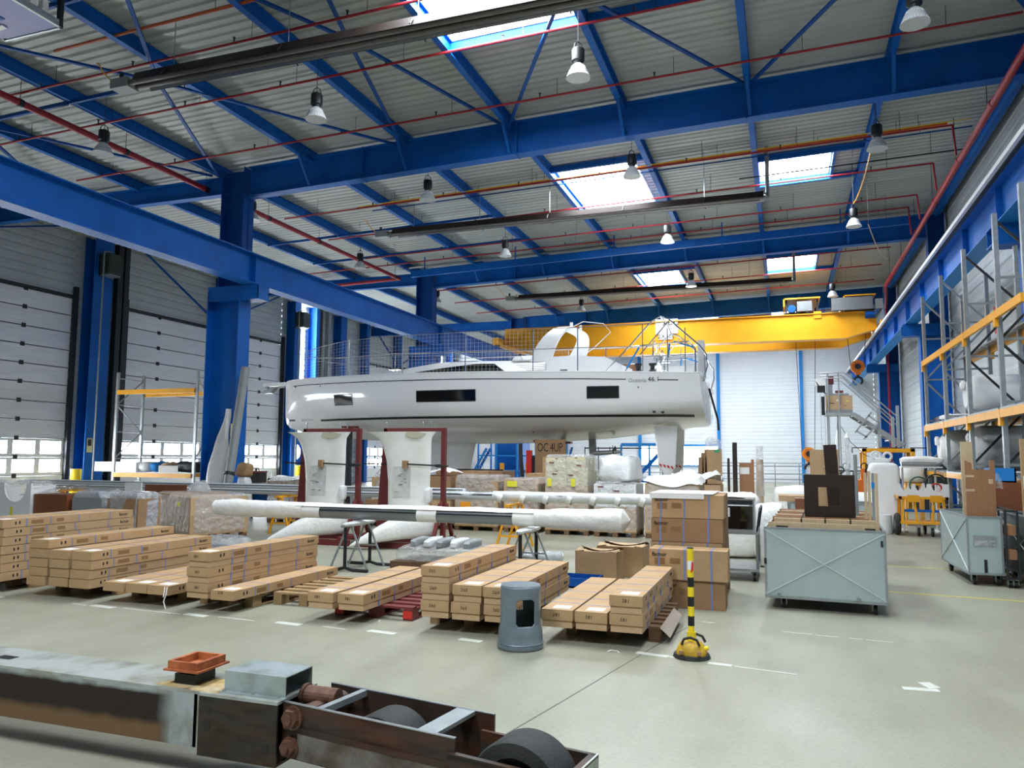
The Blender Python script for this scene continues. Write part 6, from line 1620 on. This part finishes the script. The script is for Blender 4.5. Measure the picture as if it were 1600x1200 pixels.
obj('companion_hood', lump(1.2, 1.7, .2, .01, 20, 10, .4, 3, 2, .85), M_WHITE, bt, True, (8.6, 0, 4.34))
# cockpit coamings, benches and helm
for s in (-1, 1):
    obj('coaming', MB().prism([(9.3, 3.85), (9.3, 4.36), (10.0, 4.38), (11.0, 4.32), (11.75, 3.95), (11.75, 3.82)], lambda u, v, t: (u, t, v), s * 1.3 - .14, s * 1.3 + .14), M_WHITE, bt)
    obj('coaming_trim', MB().box(11.1, 11.9, s * 1.28 - .12, s * 1.28 + .12, 3.85, 4.1), M_PLY, bt)
    for u in (11.92, 12.3):
        wn = obj('winch', MB().lathe([(.001, 4.12), (.09, 4.12), (.1, 4.16), (.06, 4.2), (.055, 4.27), (.1, 4.33), (.1, 4.36), (.001, 4.36)], (u, s * 1.5, -.27), 16), M_BLACK, bt, True)
    obj('steering_wheel', MB().ring((12.3, s * .95, 4.35), .42, .018, 'x', 24, 6), M_CHROME, bt, True)
    obj('pedestal', MB().box(11.95, 12.25, s * .95 - .14, s * .95 + .14, 3.75, 4.35), M_WHITE, bt)
    obj('cleat', MB().box(9.9, 10.1, s * 2.1 - .02, s * 2.1 + .02, 3.88, 3.92), M_BLACK, bt)
obj('aft_seat', MB().box(12.7, 13.4, -1.7, 1.7, 3.72, 3.98), M_WHITE, bt)
# arch over the companionway: a bent ribbon
def arch(i, j):
    t = i / 24; a = pi * t
    y = -1.42 * math.copysign(abs(cos(a)) ** .55, cos(a)); z = 4.25 + 1.1 * sin(a) ** .55
    lean = .75 * sin(a) ** .7; w = .62 - .3 * sin(a)
    q = ((0, 0), (1, 0), (1, 1), (0, 1))[j % 4]
    d = .1
    return (9.3 + lean * .7 + .1 * y + (q[0] - .5) * w, y * (1 - .06 * q[1]), z - d * q[1] * sin(a))
obj('mainsheet_arch', MB().grid(25, 5, arch), M_WHITE, bt, True, fix=True, angle=50)
obj('arch_block', MB().cyl((9.75, -.1, 5.33), (9.75, -.1, 5.55), .05, 8).cyl((10.0, .05, 5.33), (10.0, .05, 5.48), .04, 8), M_WHITE, bt)
obj('bent_batten', MB().tube([(9.9, -.9, 5.25), (10.3, -1.0, 5.4), (10.9, -1.1, 5.3), (11.1, -1.1, 5.05), (10.6, -1.1, 4.6), (10.2, -1.1, 4.35)], .012, 6), M_WHITE, bt, True)
# lifelines, stanchions and safety net
ST = (3.2, 5.16, 7.16, 9.14, 10.38)
for s in (-1, 1):
    for u in ST:
        obj('stanchion', MB().cyl((u, s * (hb(u) - .1), zs_(u)), (u, s * (hb(u) - .1), 5.06), .016, 8), M_CHROME, bt)
    top = [(.8, s * .55, 4.82), (2.0, s * (hb(2.0) - .1), 4.95)] + [(u, s * (hb(u) - .1), 5.06) for u in ST] + [(11.5, s * 2.0, 5.08), (12.4, s * 1.95, 5.12)]
    obj('lifeline', MB().tube(top, .011, 5), M_CHROME, bt)
    obj('lifeline', MB().tube([(.8, s * .55, 4.75)] + [(u, s * (hb(u) - .1), 4.5) for u in ST] + [(11.5, s * 2.0, 4.5), (12.4, s * 1.95, 4.5)], .011, 5), M_CHROME, bt)
    net = MB()
    def nz(u): return lerp_tab([(.8, 4.82), (2.0, 4.95), (3.2, 5.06), (9.6, 5.06)], u)
    u = 1.0
    while u < 9.6:
        y = s * (hb(u) - .09)
        net.bar((u, y, zs_(u) + .03), (u, y, nz(u)), .0026, .0026); u += .115
    for k in range(1, 11):
        f = k / 11
        pts = [(u, s * (hb(u) - .09), zs_(u) + (nz(u) - zs_(u)) * f) for u in (1.0, 2.0, 3.2, 4.2, 5.16, 6.1, 7.16, 8.2, 9.14, 9.6)]
        for p, q in zip(pts[:-1], pts[1:]): net.bar(p, q, .0026, .0026)
    tag(obj('safety_net', net, M_WHITE, bt), kind='stuff')
# stern frames: polished hoops, taped pushpits, wrapped panels
for s in (-1, 1):
    y = s * 1.75
    obj('bimini_hoop', MB().tube([(11.06, y, 3.86), (11.8, y, 4.62), (12.3, y * .95, 5.2), (12.52, y * .9, 5.34), (12.75, y * .92, 5.26), (12.95, y * .95, 5.06), (13.55, y, 4.5), (13.72, y, 4.25), (13.74, y, 3.95), (13.62, y, 3.55)], .022, 8), M_CHROME, bt, True)
    obj('bimini_brace', MB().tube([(12.0, y, 4.3), (12.75, y * .92, 5.2)], .018, 6), M_CHROME, bt)
    obj('pushpit', MB().tube([(11.6, y, 3.85), (12.0, y, 4.55), (13.3, s * 1.85, 4.6), (13.45, s * 1.85, 4.4), (13.45, s * 1.85, 3.75)], .02, 8), M_CHROME, bt, True)
    obj('pushpit', MB().tube([(12.0, y, 4.25), (13.45, s * 1.85, 4.25)], .018, 6), M_CHROME, bt, True)
    obj('blue_tape_wrap', MB().tube([(11.65, y, 3.95), (11.98, y, 4.5)], .026, 6).tube([(12.75, y, 4.2), (12.78, y, 4.6)], .024, 6).tube([(12.9, y * 1.03, 4.62), (13.4, y * 1.03, 4.45)], .024, 6), M_BLUEL, bt, True)
    for u in (12.1, 12.75, 13.2):
        obj('stanchion', MB().cyl((u, s * 1.95, 3.75), (u, s * 1.95, 5.1 - .15 * (u > 12.5)), .014, 6), M_CHROME, bt)
obj('hoop_cross', MB().tube([(12.52, -1.58, 5.34), (12.52, 0, 5.44), (12.52, 1.58, 5.34)], .02, 8).tube([(13.6, -1.75, 4.45), (13.6, 1.75, 4.45)], .02, 6), M_CHROME, bt, True)
obj('wrapped_panel', MB().box(13.45, 13.62, -1.0, -.5, 3.7, 4.75), M_WRAPG, bt)
obj('panel_outline', MB().bar((13.63, -.95, 3.75), (13.63, -.95, 4.35), .01, .02).bar((13.63, -.6, 3.75), (13.63, -.6, 4.35), .01, .02).bar((13.63, -.95, 4.35), (13.63, -.6, 4.35), .01, .02), M_DARK, bt)
obj('stern_film', MB().grid(10, 12, lambda i, j: (13.63 + .1 * NZ.noise(Vector((i * .5, j * .5, 1))) + .06, -1.5 + 2.9 * i / 9, 2.5 + 1.1 * j / 11)), M_FILM, bt, True, fix=False)
obj('stern_strap', MB().tube([(13.75, -1.3, 3.4), (13.85, -1.2, 3.0), (13.95, -1.15, 2.6), (13.97, -1.15, 2.3)], .03, 6), M_BLACK, bt)
# underbody
def foil(name, u0, u1, u0b, u1b, y, z1, z0, th, m, par=bt, lean=0.0):
    n = 20
    def fn(i, j):
        t = j / 6; a = 2 * pi * i / n
        xa, xb = u0 + (u0b - u0) * t, u1 + (u1b - u1) * t
        c, s = cos(a), sin(a)
        e = 1 if t < .85 else sqrt(max(.02, 1 - ((t - .85) / .15) ** 2 * .9))
        return ((xa + xb) / 2 - (xb - xa) / 2 * c * (e if name == 'rudder' else 1), y + lean * t + th / 2 * s * (1 + .35 * c) * (1 - .25 * t), z1 + (z0 - z1) * t)
    b = MB().grid(n, 7, fn, True); b.add([fn(i, 6) for i in range(n)], [tuple(range(n))])
    return obj(name, b, m, par, True, angle=50)
foil('keel_fin', 4.6, 6.75, 4.9, 6.45, 0, 2.05, .55, .34, M_GEL)
obj('keel_bulb', lump(2.5, .6, .34, .0, 24, 12, .75, 0, 1), M_GEL, bt, True, (5.75, 0, .3))
for y, ln in ((-1.15, -.1), (1.15, .1)):
    r = foil('rudder', 12.28, 12.9, 12.42, 12.84, y, 2.42, 1.1, .13, M_GEL, lean=ln)
    mk_ = MB()
    for k in range(4):
        uu = 12.42 + .1 * k; mk_.add([(uu, y - .075 - .08, 1.42 - .02 * k), (uu + .06, y - .075 - .08, 1.4 - .02 * k), (uu + .09, y - .07 - .08, 1.33 - .02 * k), (uu + .03, y - .07 - .08, 1.35 - .02 * k)], [(0, 1, 2, 3)])
    obj('warning_mark', mk_, M_REDB, r, fix=False)
sd = obj('saildrive_leg', MB().prism([(10.25, 2.1), (10.45, 2.1), (10.47, 1.7), (10.35, 1.58), (10.27, 1.62)], XZ, -.05, .05), M_GREYPL, bt)
obj('drive_pod', MB().cyl((10.35, 0, 1.68), (11.0, 0, 1.72), .075, 14, .06).cyl((11.0, 0, 1.72), (11.22, 0, 1.73), .06, 12, .03), M_STEEL, sd, True)
for k in range(3):
    a = 2 * pi * k / 3 + .5; obj('propeller_blade', MB().bar((10.95, 0, 1.72), (11.0, .28 * cos(a), 1.72 + .28 * sin(a)), .12, .012, (1, 0, .3)), M_DARK, sd)
# cradle under the boat
cd = thing('boat_cradle', 'dark red and black steel cradle propping up the white yacht', 'cradle', (-15.62, 21.75, 0), .035)
for y in (-1.6, 1.6): obj('base_beam', MB().box(2.4, 11.2, y - .08, y + .08, 0, .16), M_REDOX, cd)
for u in (3.0, 5.75, 9.3): obj('cross_beam', MB().box(u - .09, u + .09, -1.52, 1.52, .0, .15), M_REDOX, cd)
for u in (5.0, 6.5): obj('keel_block', MB().box(u - .12, u + .12, -.4, .4, .155, .295), M_WOOD, cd)
for u in (3.1, 9.2):
    for s in (-1, 1):
        y = s * 1.25; zt = zb_(u) + (zs_(u) - zb_(u)) * (1 - (1 - 1.25 / hb(u)) ** (1 / lerp_tab(T_Q, u))) if hb(u) > 1.25 else 2.3
        obj('prop', MB().box(u - .07, u + .07, y - .06, y + .06, .16, zt - .26), M_BLACK, cd)
        obj('pad', MB().box(u - .25, u + .25, y - .12, y + .12, zt - .26, zt - .2), M_REDOX, cd)
for u, y in ((9.02, -1.62), (10.05, -1.62)): obj('black_post', MB().box(u - .05, u + .05, y - .04, y + .04, .16, 2.05 if u < 9 else 1.6), M_BLACK, cd)
bp_ = obj('plywood_shield', MB().box(9.1, 9.95, -1.72, -1.68, .5, 2.05), M_CARDD, cd)
text('handwriting', 'OC 4UP', .34, M_INK, bp_, (9.52, -1.725, 1.82), FRONT, spacing=.95, sx=.62)
obj('red_jack', MB().box(8.85, 9.0, -1.74, -1.6, .9, 1.75), M_REDB, cd)
dl = thing('blue_hand_truck', 'blue winch truck standing by the cradle under the hull', 'truck', (-7.3, 25.2, 0))
obj('frame', MB().bar((-.2, 0, .2), (.3, 0, 1.9), .06, .06).bar((.1, 0, .2), (.6, 0, 1.9), .06, .06).bar((-.1, 0, .6), (.25, 0, .6), .05, .05), M_BLUE, dl); obj('drum', MB().cyl((.0, -.2, .9), (.0, .2, .9), .28, 16), M_BLUE2, dl)
for x in (-.3, .4): obj('wheel', MB().cyl((x - .04, -.2, .2), (x + .04, -.2, .2), .2, 14), M_BLACK, dl)
t = thing('rubber_fender', 'thin black pole standing beside the blue scaffold under the hull', 'pole', (-6.25, 18.6, 0))
obj('pole', MB().tube([(0, 0, .0), (.02, 0, .9), (-.03, 0, 1.45), (-.05, 0, 1.9)], .05, 8), M_BLACK, t, True); obj('foot', MB().box(-.2, .2, -.2, .2, 0, .03), M_DARK, t)
# ------------------------------------------------------------------ lamps, pipes and heaters under the roof
M_LENS = mat('ribbed_acrylic', 'd5d9d8', .2, 0, .05, 20, alpha=.82)
lp = thing('highbay_lamp', 'x', 'lamp', (0, 0, -30))
obj('gear_box', MB().lathe([(.001, .52), (.1, .52), (.115, .5), (.115, .3), (.085, .28), (.075, .22), (.001, .22)], n=18), M_BLACK, lp, True)
obj('shade', MB().lathe([(.075, .24), (.11, .2), (.17, .1), (.205, .0), (.215, -.01), (.2, -.012), (.16, .09), (.1, .19), (.07, .22)], n=28), M_LENS, lp, True)
ribs = MB()
for k in range(28):
    a = 2 * pi * k / 28; ribs.bar((.12 * cos(a), .12 * sin(a), .19), (.206 * cos(a), .206 * sin(a), 0), .008, .008)
obj('shade_ribs', ribs, M_WHITE, lp)
obj('lens', MB().cyl((0, 0, -.012), (0, 0, -.004), .2, 28), M_LENS, lp)
obj('hanger_wire', MB().cyl((0, 0, .52), (0, 0, .95), .006, 5), M_DARK, lp)
obj('bracket', MB().tube([(-.1, 0, .46), (-.06, 0, .62), (0, 0, .66), (.06, 0, .62), (.1, 0, .46)], .01, 5), M_DARK, lp)
freeze(lp)
ROWN = {12.65: 'first row', 17.75: 'second row', 23.7: 'third row', 30.2: 'fourth row', 34.0: 'fifth row'}
COLN = {-14.1: 'above the door-side runway beam', -8.6: 'above the carton stacks', -3.25: 'along the skylights', 2.05: 'nearest the tall racks'}
for y, z in ((12.65, 8.22), (17.75, 8.22), (23.7, 8.22), (30.2, 8.2), (34.0, 8.22)):
    for x in (-14.1, -8.6, -3.25, 2.05):
        if y == 30.2 and x in (-8.6, 2.05) or y == 34.0 and x in (-14.1, -3.25): continue
        dup(lp, (x, y, z), RND.uniform(0, 1), 'bell-shaped highbay lamp, %s from the camera, %s' % (ROWN[y], COLN[x]), 'highbay lamps under the roof')
for c in CH[lp.name]: bpy.data.objects.remove(c)
bpy.data.objects.remove(lp)
for o in [o for o in bpy.data.objects if o.get('category') == 'lamp']:
    x, y, z = o.location
    obj('suspension', MB().cyl((0, 0, .9), (0, 0, zd(x) - z + .02), .005, 5), M_DARK, o)

def pipe(label, p, q, r, heads=0, m=None, group='red sprinkler branch pipes', drop=None, name='sprinkler_pipe'):
    p, q = Vector(p), Vector(q)
    t = thing(name, label, 'pipe', p, 0, group)
    d = q - p
    obj('pipe', MB().cyl((0, 0, 0), d, r, 8), m or M_RED, t, True)
    n = int(d.length / 2.6)
    for k in range(n + 1):
        c = d * ((k + .35) / (n + 1))
        if heads: obj('sprinkler_head', MB().cyl(c, c + Vector((0, 0, .1)), .016, 6).cyl(c + Vector((0, 0, .1)), c + Vector((0, 0, .115)), .03, 8), M_DARK, t)
        xx = p.x + c.x + .4
        obj('hanger_rod', MB().cyl(c + Vector((.4, 0, 0)), (c.x + .4, c.y, max(c.z + .05, zd(xx) - p.z)), .006, 4), M_DARK, t)
    if drop:
        for (a, b_) in drop: obj('drop', MB().cyl(Vector(a) - p, Vector(b_) - p, r * .9, 8), M_RED, t)
    return t
ZP_ = 9.3
for n, (y, x0, x1, where) in enumerate(((11.35, -15.3, 4.2, 'before the first lamps'), (13.2, -18.3, 4.3, 'just beyond the first lamps'), (15.7, -18.4, 4.3, 'close before the nearest girder'),
                                   (20.35, -14.9, 4.0, 'before the big rear skylight'), (22.9, -14.9, 4.0, 'before the long rear heater'), (25.6, -15.0, 4.0, 'before the second girder'), (27.3, -20.8, 4.0, 'next to the second girder'),
                                   (31.8, -15.2, 4.0, 'beyond the second girder'), (34.6, -15.2, 4.0, 'before the third girder'), (37.5, -15.2, 4.0, 'above the bridge crane'), (44.5, -15.2, 4.0, 'beyond the third girder'))):
    z = 9.15 if y < 18 else 9.1
    dr_ = [((x1, y, z + .0272 * (x1 - x0)), (x1, y, 8.85))] if 18 < y < 30 else None
    pipe('thin red sprinkler pipe across the hall, ' + where, (x0, y, z), (x1, y, z + .0272 * (x1 - x0) * .9), .026, 1, None, 'red sprinkler branch pipes', None)
    if dr_: obj('drop', MB().cyl((x1 - x0, 0, .0272 * (x1 - x0) * .9), (x1 - x0 + .05, 0, -.3), .026, 8), M_RED, bpy.data.objects['sprinkler_pipe' + ('.%03d' % n if n else '')])
mp = thing('sprinkler_main', 'thick red sprinkler main running along the door-side column row', 'pipe', (-15.1, 2, 8.98))
obj('pipe', MB().cyl((0, 0, 0), (0, 26.6, 0), .075, 12), M_RED, mp, True); obj('branch', MB().cyl((0, 26.6, 0), (-4.2, 26.6, -.1), .07, 12), M_RED, mp, True)
for k in range(10): obj('hanger_rod', MB().cyl((0, 1 + 2.8 * k, 0), (0, 1 + 2.8 * k, zd(-15.1) - 8.98), .008, 4).cyl((0, .96 + 2.8 * k, 0), (0, 1.06 + 2.8 * k, 0), .088, 10), M_DARK, mp)
mp = thing('sprinkler_main', 'thick red sprinkler main running along the rack-side wall', 'pipe', (4.22, 6, 8.86))
obj('pipe', MB().cyl((0, 0, 0), (0, 29.5, -.02), .075, 12), M_RED, mp, True)
obj('riser', MB().cyl((.6, 34.8, -.02), (.6, 34.8, -8.8), .06, 10), mat('magenta_red_riser', '9b2450', .5), mp, True)
obj('elbow', MB().tube([(0, 29.5, -.02), (.3, 32, -.02), (.6, 34.8, -.02)], .07, 10), M_RED, mp, True)
for k in range(9):
    obj('coupling', MB().cyl((0, 2 + 3.2 * k, 0), (0, 2.14 + 3.2 * k, 0), .092, 12), M_RED, mp, True)
    obj('hanger_rod', MB().cyl((0, 2.5 + 3.2 * k, 0), (0, 2.5 + 3.2 * k, zd(4.2) - 8.86), .008, 4), M_DARK, mp)
M_HTUBE = mat('oxidised_heater_tube', '6d6a68', .45, .5, .2, 3)
M_BROWN = mat('dull_brown_heater', '3b322e', .45, .5, .2, 3)
def heater(label, x0, x1, y, z):
    t = thing('radiant_heater', label, 'heater', (x0, y, z), 0, 'radiant tube heaters')
    s = .0
    L_ = x1 - x0
    def shell(o, d): return [(-.24 + d, -.02), (-.17 + d, .16 - d), (.17 - d, .16 - d), (.24 - d, -.02)]
    for nm, d, mm in (('reflector_shell', 0, M_BROWN), ('reflector', .012, M_STEEL)):
        pf = shell(0, d); obj(nm, MB().add([(0, a, b) for a, b in pf] + [(L_, a, b) for a, b in pf], [(0, 1, 5, 4), (1, 2, 6, 5), (2, 3, 7, 6)]), mm, t, fix=False)
    for yy in (-.09, .09): obj('tube', MB().cyl((-.2, yy, .03), (L_, yy, .03 + s), .055, 10), M_HTUBE, t, True)
    obj('burner_box', MB().box(-.62, -.2, -.15, .15, -.05, .14), M_GREYPL, t)
    obj('vent', MB().cyl((-.5, 0, .14), (-.5, 0, .3), .04, 8), M_DARK, t)
    n = 5
    for k in range(n):
        u = (k + .3) / n; x = L_ * u
        obj('bracket', MB().tube([(x, -.3, -.03 + s * u), (x, -.2, .1 + s * u), (x, .0, .2 + s * u), (x, .2, .1 + s * u), (x, .3, -.03 + s * u)], .014, 5), M_BLACK, t)
        obj('chain', MB().cyl((x, 0, .2 + s * u), (x, 0, zd(x0 + x) - z), .01, 4), M_GALV, t)
    obj('flue', MB().cyl((L_ - .1, .0, .03), (L_ + .15, 0, .03), .08, 10).cyl((L_ + .1, 0, .03), (L_ + .1, 0, zd(x1) - z + .02), .06, 10), M_GALV, t)
    obj('gas_hose', MB().tube([(-.6, -.1, .1), (-.8, -.15, .3), (-1.0, -.1, .55), (-1.15, 0, .62)], .014, 5), M_YEL, t)
heater('long brown radiant tube heater high before the nearest girder', -11.4, 1.3, 11.0, 8.6)
heater('long radiant tube heater hung between nearest and second girder', -11.5, -.35, 21.4, 8.55)
heater('radiant tube heater hung beyond the second girder', -11.0, .45, 32.3, 8.58)
for n, (y, x0, x1, lab) in enumerate(((10.6, -13.2, 2.0, 'orange-brown gas pipe above the nearest radiant heater'), (20.9, -12.6, 4.0, 'orange gas pipe running above the long rear heater'))):
    pipe(lab, (x0, y, 9.38), (x1, y, 9.38 + .0272 * (x1 - x0)), .03, 0, mat('orange_gas_pipe_%d' % n, 'b5552a' if n == 0 else 'd4621f', .45), 'gas pipes of the heaters', None, 'gas_pipe')
for n, (y, x0, x1, r, m, lab) in enumerate(((21.2, -12.2, 4.6, .02, M_BLUE2, 'dark blue conduit beside the orange gas pipe'), (21.9, -1, 4.6, .02, M_DARK, 'dark conduit across the roof beyond the orange gas pipe'), (28.4, -15, 4.4, .05, M_GALV, 'silvery cable tray along the second girder'), (20.7, -12.4, 4.5, .012, M_YEL2, 'thin yellow-green earth cable beside the orange gas pipe'))):
    pipe(lab, (x0, y, 9.35), (x1, y, 9.35 + .0272 * (x1 - x0)), r, 0, m, 'conduits under the roof', None, 'conduit')
t = thing('roof_tie_beam', 'blue tie beam running parallel before the second girder', 'beam', (-14.2, 27.9, 8.95))
obj('beam', MB().bar((0, 0, 0), (18.3, 0, .5), .14, .26), M_BLUE, t)
for k in range(5): obj('hanger', MB().bar((.6 + 3.9 * k, 0, .1), (.6 + 3.9 * k, 0, zd(-13.6 + 3.9 * k) - 8.95), .04, .04), M_BLUE, t)
for n, (a, b_, lab) in enumerate((((2.05, 17.9, 8.75), (2.05, 23.6, 8.85), 'yellow supply cable strung between two highbay lamps near the racks'), ((2.45, 23.9, 8.3), (3.3, 27.0, 8.0), 'grey supply cable strung from a highbay lamp to the crane track'))):
    a, b_ = Vector(a), Vector(b_)
    t = thing('supply_cable', lab, 'cable', a)
    obj('cable', MB().tube([(b_ - a) * (k / 8) - Vector((0, 0, .25 * sin(pi * k / 8))) for k in range(9)], .014, 5), M_YEL if n == 0 else M_BEECH, t)
    for q in (Vector((0, 0, 0)), b_ - a): obj('hanger_rod', MB().cyl(q, (q.x, q.y, zd(a.x + q.x) - a.z + .02), .006, 4), M_DARK, t)
for n, y in enumerate((21.1, 32.95)):
    t = thing('door_motor', ('dark green door motor high on the wall column between the doors', 'dark green door motor high beside the tall window strip')[n], 'motor', (XL + .77, y, 8.0), 0, 'door motors')
    obj('housing', MB().bevbox(-.2, .25, -.3, .3, 0, .75, .04), mat('door_motor_green_%d' % n, '2c3a30', .5, 0, .2, 5), t); obj('bracket', MB().box(-.24, .2, -.25, .25, -.05, 0), M_GALV, t)
    obj('conduit', MB().tube([(.05, -.34, -7.9), (.05, -.36, .6), (.0, -.3, .8), (.0, 0, .85)], .03, 6), M_GREYPL, t)
    obj('plate', MB().box(-.24, -.2, -.3, .3, -.05, .75), M_DARK, t)
